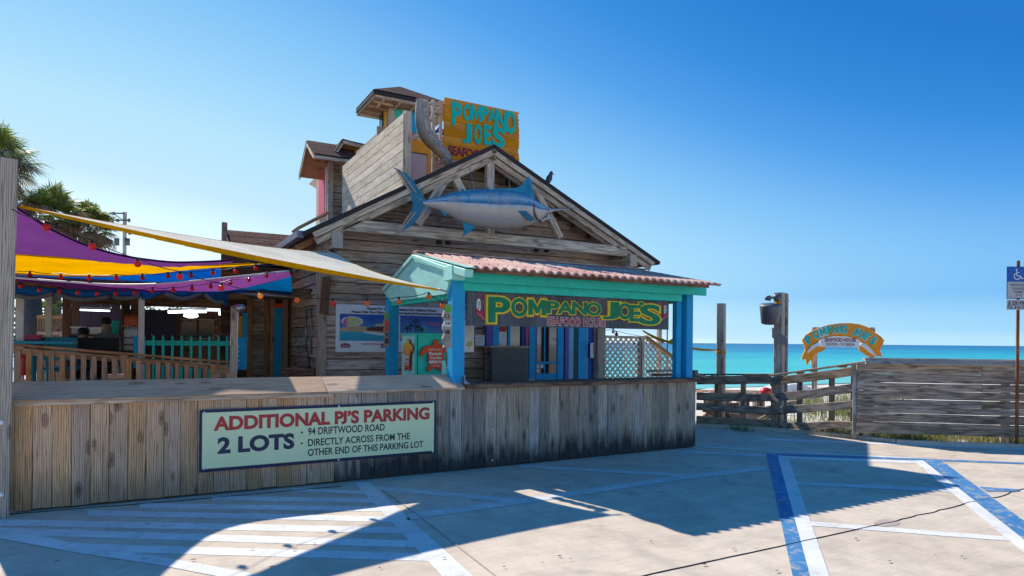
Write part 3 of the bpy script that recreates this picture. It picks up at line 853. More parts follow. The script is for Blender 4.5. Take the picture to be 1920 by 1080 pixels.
def grow_poly(pts, d):
    n = len(pts); out = []
    area = sum(pts[i][0]*pts[(i+1) % n][1] - pts[(i+1) % n][0]*pts[i][1] for i in range(n)); sg = 1 if area > 0 else -1
    for i in range(n):
        a, b, c = pts[i-1], pts[i], pts[(i+1) % n]
        d1 = V3((b[0]-a[0], b[1]-a[1], 0)).normalized(); d2 = V3((c[0]-b[0], c[1]-b[1], 0)).normalized()
        n1 = V3((d1.y, -d1.x, 0))*sg; n2 = V3((d2.y, -d2.x, 0))*sg; m_ = (n1+n2)
        m_ = m_.normalized() if m_.length > .05 else n1
        k = min(1.8, 1/max(.3, m_.dot(n1))); out.append((b[0] + m_.x*d*k, b[1] + m_.y*d*k))
    return out
M_SHAPE = [(0, 0), (.24, 0), (.24, .56), (.44, .12), (.56, .12), (.76, .56), (.76, 0), (1, 0), (1, 1), (.74, 1), (.5, .48), (.26, 1), (0, 1)]
def letter_m(x0, y0, x1, y1, g, mat, parent, Mx, z, thick, nm='letter'):
    return prism(nm, grow_poly([(x0 + (x1-x0)*p[0], y0 + (y1-y0)*p[1]) for p in M_SHAPE], g), thick, M[mat], parent, Mx, z)
# ---- hanging name board
VS = VF - .02
ub0, ub1 = u_at(874, VS), u_at(1254, VS)
zt = PV(1060, 556, VS).z; zb = PV(1060, 614, VS).z
hs = root('name_sign', 'long dark hanging board with green and yellow lettering over the counter', 'sign', ((ub0 + ub1) / 2, VS, zb))
nb = 14
for i in range(nb):
    a = ub0 + (ub1 - ub0) * i / nb; b = ub0 + (ub1 - ub0) * (i + 1) / nb - .003
    board('board', V3(((a+b)/2, VS + .012, zb)), V3(((a+b)/2, VS + .012, zt)), b - a, .02, M['signwood'], hs, up=V3((0, -1, 0)), bev=.002)
HM = front(VS, ub0, zb); HW, HH = ub1 - ub0, zt - zb
def hx(x): return u_at(x, VS) - ub0
def hy(x, y): return z_at(x, y, VS) - zb
# big letters: boxes read off the photograph on the board's own plane
big = [('P', 914, 557, 955, 605), ('O', 957, 559, 987, 594), ('M', 989, 562, 1022, 591), ('P', 1023, 565, 1047, 588), ('A', 1043, 566, 1074, 589), ('N', 1071, 566, 1099, 590),
       ('O', 1098, 567, 1125, 592), ('J', 1128, 566, 1159, 599), ('O', 1158, 568, 1182, 599), ('E', 1179, 572, 1199, 603), ('\u2019', 1196, 566, 1205, 574), ('S', 1198, 571, 1236, 609)]
for li, (ch, x0, y0, x1, y1) in enumerate(big):
    X0, X1, Y0, Y1 = hx(x0), hx(x1), hy((x0+x1)/2, y1), hy((x0+x1)/2, y0)
    wf = None
    if ch == 'M':
        hgt_ = Y1 - Y0
        letter_m(X0, Y0, X1, Y1, .030, 'letter_orange', hs, HM, .001 + .0003*li, .004, 'letter_outline'); letter_m(X0, Y0, X1, Y1, .020, 'letter_yellow', hs, HM, .0085 + .0003*li, .004, 'letter_outline')
        letter_m(X0, Y0, X1, Y1, 0, 'letter_green', hs, HM, .016 + .0003*li, .006); continue
    if ch == 'P' and x0 < 920: wf = lambda s, t: (0, 0)
    text('letter_outline', ch, X0, Y0, X1, Y1, M['letter_orange'], hs, HM, z=.001 + .0003*li, thick=.004, bold=.03, grow=.060, warp=wf)
    text('letter_outline', ch, X0, Y0, X1, Y1, M['letter_yellow'], hs, HM, z=.0085 + .0003*li, thick=.004, bold=.03, grow=.042, warp=wf)
    text('letter', ch, X0, Y0, X1, Y1, M['letter_green'], hs, HM, z=.016 + .0003*li, thick=.006, bold=.03, grow=.0, warp=wf)
X0, X1 = hx(1026), hx(1135); Y0, Y1 = hy(1080, 611), hy(1080, 596)
text('lettering_outline', 'SEAFOOD HOUSE', X0, Y0, X1, Y1, M['print_white'], hs, HM, z=.001, thick=.004, bold=.01, grow=.05, spacing=1.1)
text('lettering', 'SEAFOOD HOUSE', X0, Y0, X1, Y1, M['print_red'], hs, HM, z=.006, thick=.004, bold=.01, spacing=1.1)
def crayfish(cx, cyy, s, flip):
    """painted emblem at both ends of the board: body with feelers, folded arms and claws"""
    fl = -1 if flip else 1
    def P(pts): return [((cx + fl * p[0] * s), cyy + p[1] * s) for p in pts]
    def fix(pts): return pts if fl == 1 else pts[::-1]
    prism('emblem', fix(P([(-.06, -.02), (.03, -.06), (.07, .1), (.06, .28), (.02, .36), (-.03, .36), (-.07, .28), (-.08, .1)])), .006, M['print_white'], hs, HM, .001)
    prism('emblem', fix(P([(-.14, .02), (-.08, .0), (.0, -.10), (.18, -.08), (.20, -.02), (.03, -.02), (-.10, .08)])), .006, M['print_red'], hs, HM, .009)
    prism('emblem', fix(P([(-.10, -.10), (.04, -.18), (.14, -.30), (.20, -.26), (.10, -.12), (-.06, -.03)])), .006, M['pink'], hs, HM, .009)
    for q in (-1, 1):
        prism('emblem', fix(P([(q*.015-.008, .35), (q*.015+.008, .35), (q*.06+.008, .54), (q*.06-.008, .54)])), .006, M['pink'], hs, HM, .009)
        prism('emblem', [(p[0] + fl*q*.025*s, p[1]) for p in P([(.015*math.cos(t), .24 + .022*math.sin(t)) for t in [k*.7854 for k in range(8)]])], .004, M['print_dark'], hs, HM, .009)
    prism('emblem', fix(P([(.09, .1), (.11, .1), (.20, .42), (.18, .42)])), .006, M['pink'], hs, HM, .009)
    for q in range(3):
        prism('emblem', fix(P([(-.04, .08+.05*q), (.04, .08+.05*q), (.04, .095+.05*q), (-.04, .095+.05*q)])), .004, M['print_dark'], hs, HM, .009)
crayfish(hx(897), hy(897, 582), .42, False)
crayfish(hx(1246), hy(1246, 588), .36, True)
# ================================================================== RESTAURANT HOUSE
VT = 10.35                                      # truss and barge boards
VWALL = 11.05                                  # front wall
house = root('restaurant_house', 'weathered timber restaurant with wide gable, rooftop lookout and blue doors behind the kiosk', 'building', (5.3, VWALL, 0))
apex = PV(925, 271, VT); eL = PV(568, 434, VT); eR = PV(1236, 491, VT)
VBK = 17.5                                    # back of the house
def roofslope(e, name):
    back = V3((0, VBK - VT, 0))
    d = (e - apex); n = d.cross(V3((0, 1, 0)));
    if n.z < 0: n = -n
    n.normalize()
    o = world_poly(name, [apex, e, e + back, apex + back], .05, M['shingle'], house, None)
    return n
def slab4(name, p, q, depth, t, mat, parent, drop=0.0):
    """sloping roof sheet between points p (high) and q (low) running back by depth; local X down the slope"""
    X = (q - p).normalized(); Yv = V3((0, 1, 0)); Z = X.cross(Yv)
    sgn = 1
    if Z.z < 0: Yv = -Yv; sgn = -1; Z = -Z
    Mx = frame3(p - UP * drop, X, Yv)
    L = (q - p).length
    pts = [(0, 0), (L, 0), (L, depth), (0, depth)]
    if sgn < 0: pts = [(0, -depth), (L, -depth), (L, 0), (0, 0)]
    return prism(name, pts, t, mat, parent, Mx, -t)
for e in (eL, eR):
    slab4('roof', apex, e, VBK - VT, .03, M['shingle'], house)
    slab4('roof_deck', apex + V3((0, .01, 0)), e, VBK - VT - .02, .03, M['dark'], house, .034)
    # dark drip edge and two barge boards
    d = (e - apex).normalized(); n = V3((-d.z, 0, d.x))
    if n.z < 0: n = -n
    for off, h, t, mat, yy in ((-.035, .07, .05, 'shingle_dark', -.02), (-.115, .09, .05, 'truss', .0), (-.215, .10, .05, 'truss', .055)):
        a = apex + n * off + V3((0, yy, 0)); b = e + n * off + V3((0, yy, 0)) - d * (.0 if off > -.1 else .12)
        a = a + V3((0, 0, 0)) ; s_ = 1 if e is eR else -1
        # mitre at the ridge by running each board to the ridge line
        t0 = -off * abs(d.z)
        board('barge_board', a + d * t0 * .35, b, t, h, M[mat], house, up=n, bev=.008)
    # lookout rafters under the overhang and on to the wall
    L = (e - apex).length
    for k in range(int(L / .42)):
        c = apex + d * (.35 + .42 * k) - n * .115
        board('lookout', c + V3((0, .06, 0)), c + V3((0, VWALL - VT + .0, 0)), .05, .09, M['dark'], house, up=n)
# tie beam, king post and braces
def tbeam(name, x0, y0, x1, y1, half, mat='truss', t=.12, v=VT + .10, **k):
    a = PV(x0, y0, v); b = PV(x1, y1, v)
    zoff = half
    d = (b - a).normalized(); up = V3((-d.z, 0, d.x))
    return board(name, a, b, t, half * 2, M[mat], house, up=up if abs(up.length) > 0 else UP, bev=.01, rag=.003)
ta, tb = PV(640, 424, VT + .1), PV(1172, 470, VT + .1); zt_ = (ta.z + tb.z) / 2
tie = board('tie_beam', V3((ta.x, VT + .1, zt_)), V3((tb.x, VT + .1, zt_)), .14, .19, M['truss'], house, bev=.012)
tbeam('king_post', 918, 290, 918, 372, .075)
tbeam('king_post', 918, 372, 918, 440, .075)
tbeam('brace', 838, 330, 782, 422, .075)
tbeam('brace', 846, 322, 872, 372, .07)
tbeam('brace', 985, 345, 962, 378, .06)
tbeam('brace', 1003, 355, 1050, 446, .06)
# rafters (principal) just behind the barge boards
for e in (eL, eR):
    d = (e - apex).normalized(); n = V3((-d.z, 0, d.x)); n = n if n.z > 0 else -n
    board('rafter', apex - n * .2 + V3((0, .2, 0)), e - n * .2 + V3((0, .2, 0)) - d * .35, .08, .14, M['truss'], house, up=n)
# bracket blocks under the ends of the tie beam
for x, y0, y1, x2 in ((631, 436, 466, 6), (1184, 478, 500, 6)):
    p = PV(x, y0, VT + .05)
    q = PV(x, y1, VT + .05)
    board('bracket', V3((p.x, VT - .02, (p.z + q.z) / 2)), V3((p.x, VWALL + .1, (p.z + q.z) / 2)), .17, p.z - q.z, M['truss'], house, bev=.012)
# sheet metal pieces and gutter on the left eave
gu = eL + V3((-.02, .05, -.03))
g1 = PU(514, 470, gu.x)
gp = [(-.06, .05), (-.05, -.05), (.04, -.06), (.05, .05)]
gm = D.meshes.new('gutter'); vs = []
for (yy) in (gu.y, VBK - 2):
    for (a, b) in gp: vs.append((a, yy - gu.y, b))
gm.from_pydata(vs, [], [(0, 1, 5, 4), (1, 2, 6, 5), (2, 3, 7, 6), (0, 3, 2, 1), (4, 5, 6, 7)])
M['gutter'] = flat('bluish_gutter', (.16, .15, .22), .4, .5, .3)
add('gutter', gm, M['gutter'], house, Matrix.Translation(gu))
# unpainted plywood edge sticking up above the left eave
a = PV(553, 431, VT + .45); b = PV(617, 398, VT + .45)
board('plywood_strip', a, b, .5, .035, M['orangewood'] if False else M['rail'], house, up=V3((0, 0, 1)))

# ---- walls: every siding board is a part
WL = PV(606, 640, VWALL).x                    # left front corner
xR = PV(1122, 640, VWALL).x                   # right end of the closed part
WR = PV(1184, 490, VWALL).x
def slope_u(z, leftside):
    e = eL if leftside else eR
    d = e - apex
    t = (z - (apex.z - .1)) / d.z
    return apex.x + d.x * t
pitch = .185
z = .35; doorL = u_at(908, VWALL); k = 0
while z < apex.z - .35:
    zt2 = z + pitch
    lo_u = WL; hi_u = WR if z > 2.45 else doorL
    if z > 2.9:
        lo_u = max(WL, slope_u(z + .1, True)); hi_u = min(WR, slope_u(z + .1, False))
    if hi_u - lo_u > .3:
        cuts = [lo_u, hi_u]
        if hi_u - lo_u > 3: cuts = [lo_u, lo_u + (hi_u - lo_u) * (.35 if k % 2 else .62), hi_u]
        for a, b in zip(cuts[:-1], cuts[1:]):
            board('siding_board', V3((a, VWALL, z + pitch/2)), V3((b - .004, VWALL, z + pitch/2)), .022, pitch - .014, M['siding'], house, up=V3((0, .07, 1)), bev=.003)
    z = zt2; k += 1
# sheathing behind
mb = MB(); mb.poly([V3((WL, VWALL + .05, .3)), V3((doorL, VWALL + .05, .3)), V3((doorL, VWALL + .05, 2.5)), V3((WR, VWALL + .05, 2.5)), V3((WR, VWALL + .05, 3.1)), V3((apex.x, VWALL + .05, apex.z - .12)), V3((WL, VWALL + .05, 3.1))])
mb.poly([V3((WL + .05, VWALL, .3)), V3((WL + .05, 13.9, .3)), V3((WL + .05, 13.9, 3.4)), V3((WL + .05, VWALL, 3.4))])
mb.build('sheathing', M['dark'], house)
# left side wall
VSE = PU(546, 640, WL).y
z = .35
while z < 3.15:
    board('siding_board', V3((WL, VWALL + .02, z + pitch/2)), V3((WL, VSE, z + pitch/2)), .022, pitch - .014, M['siding'], house, up=V3((.07, 0, 1)), bev=.003)
    z += pitch
for (uu, vv, w) in ((WL - .02, VWALL - .03, .13), (WL - .03, VWALL + .14, .10)):
    post('corner_board', uu, vv, .3, 3.15, w, .1 if vv > VWALL else .05, M['siding'], house)
post('corner_board', WL - .02, VSE, .3, 3.15, .08, .12, M['dark'], house)
# soffit block work under the eave, left
for k in range(8):
    board('rafter_tail', V3((WL - .02, VWALL + .2 + .45*k, 3.34)), V3((eL.x + .08, VWALL + .2 + .45*k, 3.12)), .05, .11, M['rail'], house)
# grooved square porch column on the left front, tied by the sail
c = PV(616, 640, VWALL - .25)
hang = board('hanging_post', PV(613, 520, VWALL - .1), PV(607, 588, VWALL - .1), .12, .12, M['dark'], house, bev=.01)
# black floodlights under the tie beam
for (x, y) in ((823, 452), (840, 453), (1006, 467), (1025, 468)):
    p = PV(x, y, VT + .2)
    add('floodlight', lathe_mesh([(.02, .07), (.045, .03), (.055, -.03), (.05, -.05), (.01, -.04)], 12), M['black'], house, Matrix.Translation(p))
    tube('lamp_stem', [p + V3((0, .02, .06)), p + V3((0, .05, .14))], .012, M['black'], house)
# conduit and down pipe on the side wall
def conduit(pts, mat='metal', r=.015):
    tube('conduit', [PU(x, y, WL - .03) for x, y in pts], r, M[mat], house)
conduit([(574, 660), (574, 582)]); conduit([(584, 664), (584, 579), (574, 582)])
conduit([(577, 664), (579, 672), (580, 690), (556, 692)], r=.02)
add('junction_box', box_mesh(.09, .06, .12), M['metal'], house, Matrix.Translation(PU(577, 664, WL - .04)))
# rear closing walls and floor of the house
mb = MB()
mb.poly([V3((WL + .06, VBK - .3, .0)), V3((xR, VBK - .3, 0)), V3((xR, VBK - .3, 3.1)), V3((WL + .06, VBK - .3, 3.1))])
mb.poly([V3((xR, VWALL + .3, .0)), V3((xR, VBK - .3, 0)), V3((xR, VBK - .3, 3.1)), V3((xR, VWALL + .3, 3.1))])
mb.poly([V3((WL + .05, 13.8, .0)), V3((WL + .05, VBK - .3, 0)), V3((WL + .05, VBK - .3, 3.3)), V3((WL + .05, 13.8, 3.3))])
mb.build('rear_wall', M['siding'], house)
post('porch_column', WR - .05, VBK - .5, .0, 3.1, .16, .16, M['truss'], house)
mb = MB(); mb.poly([V3((WL - .1, VB + .1 if False else 9.6, .34)), V3((9.4, 9.6, .34)), V3((9.4, VBK, .34)), V3((WL - .1, VBK, .34))])
mb.build('deck_floor', M['truss'], house)

# ---- takeout front: doors, jambs, glass (plane in front of the wall)
VD = VWALL - .12
zD0 = .36
DM = front(VD)
def jamb(name, x0, x1, y0, y1, mat, t=.06, z=0.0, sub=None, lab=None):
    a = PV(x0, y1, VD); b = PV(x1, y1, VD); top = PV((x0+x1)/2, y0, VD).z; bot = PV((x0+x1)/2, y1, VD).z
    o = rect(name, a.x, bot, b.x, top, t, M[mat], sub or house, DM, z)
    if lab: o['label'] = lab
    return o
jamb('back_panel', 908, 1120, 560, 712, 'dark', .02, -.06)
jamb('window_jamb', 910, 922, 560, 651, 'purple', lab='purple window jamb')
jamb('window_jamb', 922, 933, 560, 651, 'blue', lab='blue window jamb')
jamb('window_jamb', 909, 922, 651, 712, 'siding')
wp = jamb('window_glass', 933, 976, 560, 651, 'glass', .01)
jamb('mullion', 951, 955, 560, 651, 'blue', .03, .01)
jamb('window_paper', 934, 947, 625, 647, 'print_white', .004, .012)
jamb('red_notice', 934, 949, 612, 622, 'print_red', .004, .012)
jamb('leaning_strip', 976, 983, 560, 652, 'dblue', .05)
k = [PV(x, y, VD) for x, y in ((980, 560), (990, 560), (986, 652), (983, 652))]
prism('tapered_board', [(p.x, p.z) for p in k], .03, M['pink'], house, DM, .05)
jamb('door_jamb', 989, 1000, 560, 712, 'blue'); jamb('door_jamb', 1000, 1003, 560, 712, 'purple')
door = jamb('door', 1003, 1042, 560, 712, 'blue', .03)
dz = [(1005, 1018, 566, 678), (1021, 1041, 566, 678), (1005, 1018, 682, 700), (1021, 1041, 682, 700)]
for d_ in dz: jamb('door_pane', *d_, 'glass', .004, .0305, door)
jamb('sticker', 1004, 1009, 683, 690, 'print_white', .002, .036, door); jamb('sticker', 1004, 1009, 692, 698, 'print_white', .002, .036, door); jamb('sticker', 1011, 1017, 683, 690, 'print_white', .002, .036, door)
jamb('door_jamb', 1042, 1053, 560, 712, 'blue'); jamb('recess', 1053, 1056, 560, 712, 'dblue', .03)
jamb('door_jamb', 1056, 1063, 560, 712, 'purple')
lp_ = jamb('painted_panel', 1064, 1073, 562, 710, 'lightblue', .03)
jamb('recess', 1073, 1082, 560, 712, 'dteal', .03)
jamb('door_panel', 1082, 1097, 560, 712, 'blue', .04); jamb('door_panel', 1097, 1099, 560, 712, 'lightblue', .045); jamb('door_panel', 1099, 1108, 560, 712, 'dblue', .04)
jamb('door_jamb', 1108, 1116, 560, 712, 'purple', .08)
jamb('end_post', 1116, 1129, 555, 712, 'siding', .10)
# order window counter faced with grey rattan
rc = root('order_counter', 'grey woven rattan counter front below the takeout window', 'counter', PV(955, 703, VD - .35))
VR2 = VD - .35; RM = front(VR2)
ra, rb_ = PV(922, 703, VR2), PV(990, 652, VR2)
rect('core', ra.x, ra.z - .3, rb_.x, rb_.z, .05, M['greymetal'], rc, RM, -.06)
rect('top', ra.x - .03, rb_.z, rb_.x + .03, rb_.z + .03, .34, M['truss'], rc, RM, -.33)
wv = MB(); n_ = 44
for i in range(n_):
    u = ra.x + (rb_.x - ra.x) * (i + .5) / n_; wv.box(V3((u, VR2 - .004 - .004 * (i % 2), ra.z - .3)), V3((u, VR2 - .004 - .004 * (i % 2), rb_.z)), .0075, .006)
for i in range(40):
    zz = ra.z - .3 + (rb_.z - ra.z + .3) * (i + .5) / 40; wv.box(V3((ra.x, VR2 - .009, zz)), V3((rb_.x, VR2 - .009, zz)), .006, .006)
k = wv.build('woven_strands', M['rattan'], rc); k['kind'] = 'stuff'

# ---- posters and notices
def poster(name, label, cat, x0, y0, x1, y1, v, mat='print_white', t=.012):
    a = PV(x0, y1, v); b = PV(x1, y0, v); zb_ = (PV(x0, y1, v).z + PV(x1, y1, v).z) / 2; zt_ = (PV(x0, y0, v).z + PV(x1, y0, v).z) / 2
    r = root(name, label, cat, (a.x, v, zb_))
    W, H = b.x - a.x, zt_ - zb_
    Mx = front(v, a.x, zb_)
    rect('board', 0, 0, W, H, t, M[mat], r, Mx, -t)
    return r, Mx, W, H
po, PM, PW_, PH = poster('billboard', 'large printed poster of beaches and piers on the house wall behind the kiosk posts', 'poster', 629, 574, 856, 660, VWALL - .03)
def sky_print(name, top, bot):
    m, n, l, b, out = nt(name); tc = n.new('ShaderNodeTexCoord'); sp = n.new('ShaderNodeSeparateXYZ'); l.new(tc.outputs['Generated'], sp.inputs[0])
    f = mathn(n, l, 'ADD', sp.outputs['Y'], mathn(n, l, 'MULTIPLY', mathn(n, l, 'SUBTRACT', noisen(n, l, tc.outputs['Object'], 6, 4), .5), .5))
    r = ramp(n, [(.1, bot), (.9, top)]); l.new(f, r.inputs[0]); l.new(r.outputs[0], b.inputs['Base Color']); b.inputs['Roughness'].default_value = .4
    return m
M['pr_sky'] = sky_print('printed_sky', (.01, .10, .38), (.10, .36, .60))
M['pr_sea'] = sky_print('printed_sea', (.02, .40, .48), (.01, .30, .44))
M['pr_sand'] = flat('printed_sand', (.55, .36, .2), .5); M['pr_palm'] = flat('printed_palms', (.02, .07, .07), .5); M['pr_roof'] = flat('printed_roof', (.50, .52, .25), .5)
M['pr_pink'] = flat('printed_pink', (.7, .12, .25), .5); M['pr_line'] = flat('printed_line', (.5, .05, .1), .5); M['pr_dark'] = flat('printed_wood', (.12, .05, .04), .5)
rect('photo_left', .03*PW_, .12*PH, .485*PW_, .80*PH, .001, M['pr_sky'], po, PM, .001)
rect('photo_right', .51*PW_, .12*PH, .97*PW_, .80*PH, .001, M['pr_sky'], po, PM, .001)
rect('photo_sea', .03*PW_, .24*PH, .485*PW_, .47*PH, .001, M['pr_sea'], po, PM, .003)
def shp(name, pts, mat, z=.005): return prism(name, [(p[0]*PW_, p[1]*PH) for p in pts], .001, M[mat], po, PM, z)
shp('photo_beach', [(.03, .50), (.03, .44), (.22, .43), (.485, .37), (.485, .46), (.3, .52), (.14, .56)], 'pr_sand')
shp('photo_surf', [(.20, .44), (.3, .42), (.485, .38), (.485, .34), (.34, .36), (.22, .41)], 'print_white', .007)
shp('photo_pier', [(.24, .52), (.24, .46), (.485, .42), (.485, .55), (.40, .56)], 'pr_dark', .007)
shp('photo_building', [(.30, .55), (.31, .6), (.37, .61), (.39, .66), (.42, .71), (.45, .66), (.485, .64), (.485, .55)], 'pr_roof', .009)
shp('photo_beach', [(.51, .30), (.97, .30), (.97, .38), (.51, .40)], 'pr_sand')
for i, (a, b_) in enumerate(((.57, .52), (.60, .58), (.64, .70), (.66, .56), (.69, .5))):
    shp('photo_palm', [(a - .003, .38), (a + .003, .38), (a + .004, b_), (a - .003, b_)], 'pr_palm', .007)
    shp('photo_palm', [(a - .028, b_ - .06), (a - .014, b_ + .01), (a, b_ + .05), (a + .016, b_ + .02), (a + .028, b_ - .05), (a + .008, b_ - .01), (a, b_ - .07), (a - .01, b_ - .01)], 'pr_palm', .009)
shp('photo_kite', [(.74, .62), (.77, .655), (.82, .64), (.87, .59), (.81, .60), (.77, .615)], 'pr_pink', .007)
shp('photo_splash', [(.70, .40), (.69, .5), (.71, .62), (.73, .55), (.76, .44), (.84, .41), (.97, .42), (.97, .38), (.70, .38)], 'pr_sea', .0065)
# round logo patch with lettering and small badges
lg = [(.125 + .085*math.cos(t), .645 + .105*math.sin(t)) for t in [k*.3927 for k in range(16)]]
shp('photo_logo', lg, 'print_white', .009); shp('photo_logo', [(.125 + (x-.125)*.86, .645 + (y-.645)*.86) for x, y in lg], 'pr_roof', .011)
shp('photo_logo', [(.05, .56), (.06, .66), (.10, .78), (.08, .66), (.09, .57)], 'pr_pink', .013)
text('lettering', 'Crab Trap', .07*PW_, .59*PH, .185*PW_, .70*PH, M['print_white'], po, PM, z=.0135, thick=.001, bold=.04) if False else None
for a in (.035, .35, .58):
    shp('photo_badge', [(a, .09), (a + .075, .09), (a + .08, .14), (a + .065, .18), (a + .035, .19), (a + .005, .17)], 'greymetal', .007)
    shp('photo_badge', [(a + .012, .11), (a + .065, .11), (a + .065, .145), (a + .012, .145)], 'pr_pink', .009)
rect('lower_band', .03*PW_, .05*PH, .97*PW_, .235*PH, .001, M['print_white'], po, PM, .004)
def pt(body, a, b_, c_, d_, mat, bold=.02): text('lettering', body, a*PW_, b_*PH, c_*PW_, d_*PH, M[mat], po, PM, z=.008, thick=.0005, bold=bold)
pt('Thanks For Visiting Pompano Joe\u2019s Seafood House', .235, .90, .815, .955, 'print_dark', .03)
pt('Please Visit Our Other Waterfront Seafood Restaurants in Destin', .12, .825, .89, .875, 'print_dark', .03)
pt('SEAFOOD HOUSE', .20, .155, .36, .185, 'pr_line'); pt('OLD HIGHWAY 98', .22, .105, .33, .13, 'print_dark') if False else None
mn_, MM, MW, MH = poster('menu_board', 'tall pale menu board with a food picture beside the blue left kiosk post', 'notice', 869, 600, 889, 660, VF + 1.0)
for i in range(6): rect('text_line', .15*MW, (.88 - .07*i)*MH, .8*MW, (.895 - .07*i)*MH, .0008, M['print_grey'], mn_, MM, .001)
prism('food_picture', [(x*MW, y*MH) for x, y in ((.2, .2), (.5, .14), (.85, .2), (.9, .3), (.6, .36), (.3, .3))], .0008, M['pr_roof'], mn_, MM, .001)
b2, BM2, BW2, BH2 = poster('paper_notice', 'small square paper notice on the siding left of the purple window jamb', 'notice', 891, 628, 909, 648, VD - .02)
for i in range(5): rect('text_line', .12*BW2, (.8 - .14*i)*BH2, .85*BW2, (.84 - .14*i)*BH2, .0008, M['pr_line' if i == 1 else 'print_grey'], b2, BM2, .001)
b3, BM3, BW3, BH3 = poster('paper_notice', 'tall no smoking style notice on the purple post beside the lattice', 'notice', 1107, 643, 1121, 671, VD - .13)
ring = [(.5*BW3 + .05*math.cos(t), .75*BH3 + .05*math.sin(t)) for t in [k*.5236 for k in range(12)]]
prism('ring_mark', ring, .0008, M['print_grey'], b3, BM3, .001); prism('ring_mark', [(.5*BW3 + (x-.5*BW3)*.7, .75*BH3 + (y-.75*BH3)*.7) for x, y in ring], .0008, M['print_white'], b3, BM3, .002)
prism('ring_mark', [(.5*BW3-.04, .75*BH3+.03), (.5*BW3-.03, .75*BH3+.04), (.5*BW3+.04, .75*BH3-.03), (.5*BW3+.03, .75*BH3-.04)], .0008, M['print_dark'], b3, BM3, .003)
for i in range(4): rect('text_line', .15*BW3, (.48 - .1*i)*BH3, .85*BW3, (.51 - .1*i)*BH3, .0008, M['pr_line' if i < 2 else 'print_grey'], b3, BM3, .001)

# ================================================================== ROOFTOP STRUCTURES (parts of the house)
UC = 4.0
pc = PU(757, 210, UC); ztop = (pc.z + PU(643, 313, UC).z) / 2; vA = PU(757, 300, UC).y; vB_ = PU(643, 350, UC).y
zroof = apex.z + (eL.z - apex.z) * (apex.x - UC) / (apex.x - eL.x)
nbd = 8; hb = (ztop - zroof) / nbd
for i in range(nbd):
    board('parapet_board', V3((UC, vA, zroof + hb * (i + .5))), V3((UC, vB_, zroof + hb * (i + .5))), .03, hb - .006, M['cream'], house, bev=.004)
post('parapet_post', UC + .06, vA - .02, zroof - .1, ztop + .02, .12, .1, M['truss'], house)
mb = MB(); mb.box(V3((UC + .03, vA + .02, (zroof + ztop)/2)), V3((UC + .03, vB_ - .02, (zroof + ztop)/2)), .02, ztop - zroof - .06); mb.build('parapet_back', M['dark'], house)
mb = MB(); mb.box(V3((UC, vB_ - .02, (zroof + ztop)/2)), V3((UC + 2.6, vB_ - .02, (zroof + ztop)/2)), .02, ztop - zroof - .2); mb.build('parapet_back', M['dark'], house)
# lookout tower
u0t, v0t = 5.0, 15.15                      # near roof corner
n0 = PV(702, 169, v0t); u0t = n0.x; ze = n0.z
p_r = PV(836, 190, v0t); u1t = p_r.x + .25
v1t = PU(670, 215, u0t).y
v1t = v0t + (u1t - u0t) * .72
apx = V3(((u0t + u1t)/2 - .15, (v0t + v1t)/2, PV(757, 166, (v0t + v1t)/2).z))
cr = [V3((u0t, v0t, ze)), V3((u1t, v0t, ze)), V3((u1t, v1t, ze)), V3((u0t, v1t, ze))]
for i in range(4):
    a, b = cr[i], cr[(i+1) % 4]
    world_poly('tower_roof', [a, b, apx], .03, M['shingle'], house)
    board('tower_fascia', a + V3((0, 0, -.05)), b + V3((0, 0, -.05)), .04, .09, M['shingle_dark'], house)
    board('tower_fascia', a.lerp(apx, .03) + V3((0, 0, -.135)), b.lerp(apx, .03) + V3((0, 0, -.135)), .04, .09, M['truss'], house)
o_ = .55
world_poly('tower_soffit', [c + V3((0, 0, -.14)) for c in cr[::-1]], .02, M['rail'], house)
for k in range(4):
    uu = u0t + .25 + k * .4
    board('soffit_rafter', V3((uu, v0t + .05, ze - .17)), V3((uu, v0t + o_, ze - .19)), .05, .05, M['truss'], house)
    board('soffit_rafter', V3((u0t + .05, v0t + .25 + k*.35, ze - .17)), V3((u0t + o_, v0t + .25 + k*.35, ze - .19)), .05, .05, M['truss'], house)
wu0, wv0 = u0t + o_, v0t + o_; wu1, wv1 = u1t - o_ + .1, v1t - .45
zl = 6.0
TF = front(wv0); TS = side(wu0)
rect('tower_wall', wu0 + .12, zl, wu1, ze - .15, .04, M['turq'], house, TF)['label'] = 'turquoise tower wall'
rect('tower_wall', -wv1, zl - .6, -wv0 - .05, ze - .15, .04, M['yellow'], house, TS)['label'] = 'orange tower wall'
mb = MB(); mb.box(V3(((wu0+wu1)/2, wv1, (zl-1+ze)/2)), V3(((wu0+wu1)/2, wv1 + .04, (zl-1+ze)/2)), wu1-wu0, ze-zl+.7); mb.build('tower_wall', M['turq'], house)
mb = MB(); mb.box(V3((wu1, (wv0+wv1)/2, zl-.6)), V3((wu1, (wv0+wv1)/2, ze-.15)), wv1-wv0 if False else .04, wv1-wv0); mb.build('tower_wall', M['turq'], house)
post('tower_corner', wu0 + .05, wv0 - .03, zl - .8, ze - .15, .14, .10, M['truss'], house)
post('tower_corner', wu0 - .0, wv1, zl - .8, ze - .15, .06, .08, M['truss'], house)
post('tower_corner', wu1, wv0 - .03, zl - .8, ze - .15, .10, .10, M['truss'], house)
def tw(x0, y0, x1, y1, Mx, conv, mat, name, z=.045, sub=None):
    a = conv(x0, y1); b = conv(x1, y0)
    return rect(name, a[0], a[1], b[0], b[1], .03, M[mat], sub or house, Mx, z)
cf = lambda x, y: (PV(x, y, wv0).x, PV(x, y, wv0).z)
w1 = tw(752, 206, 782, 250, TF, cf, 'mint', 'window_frame')
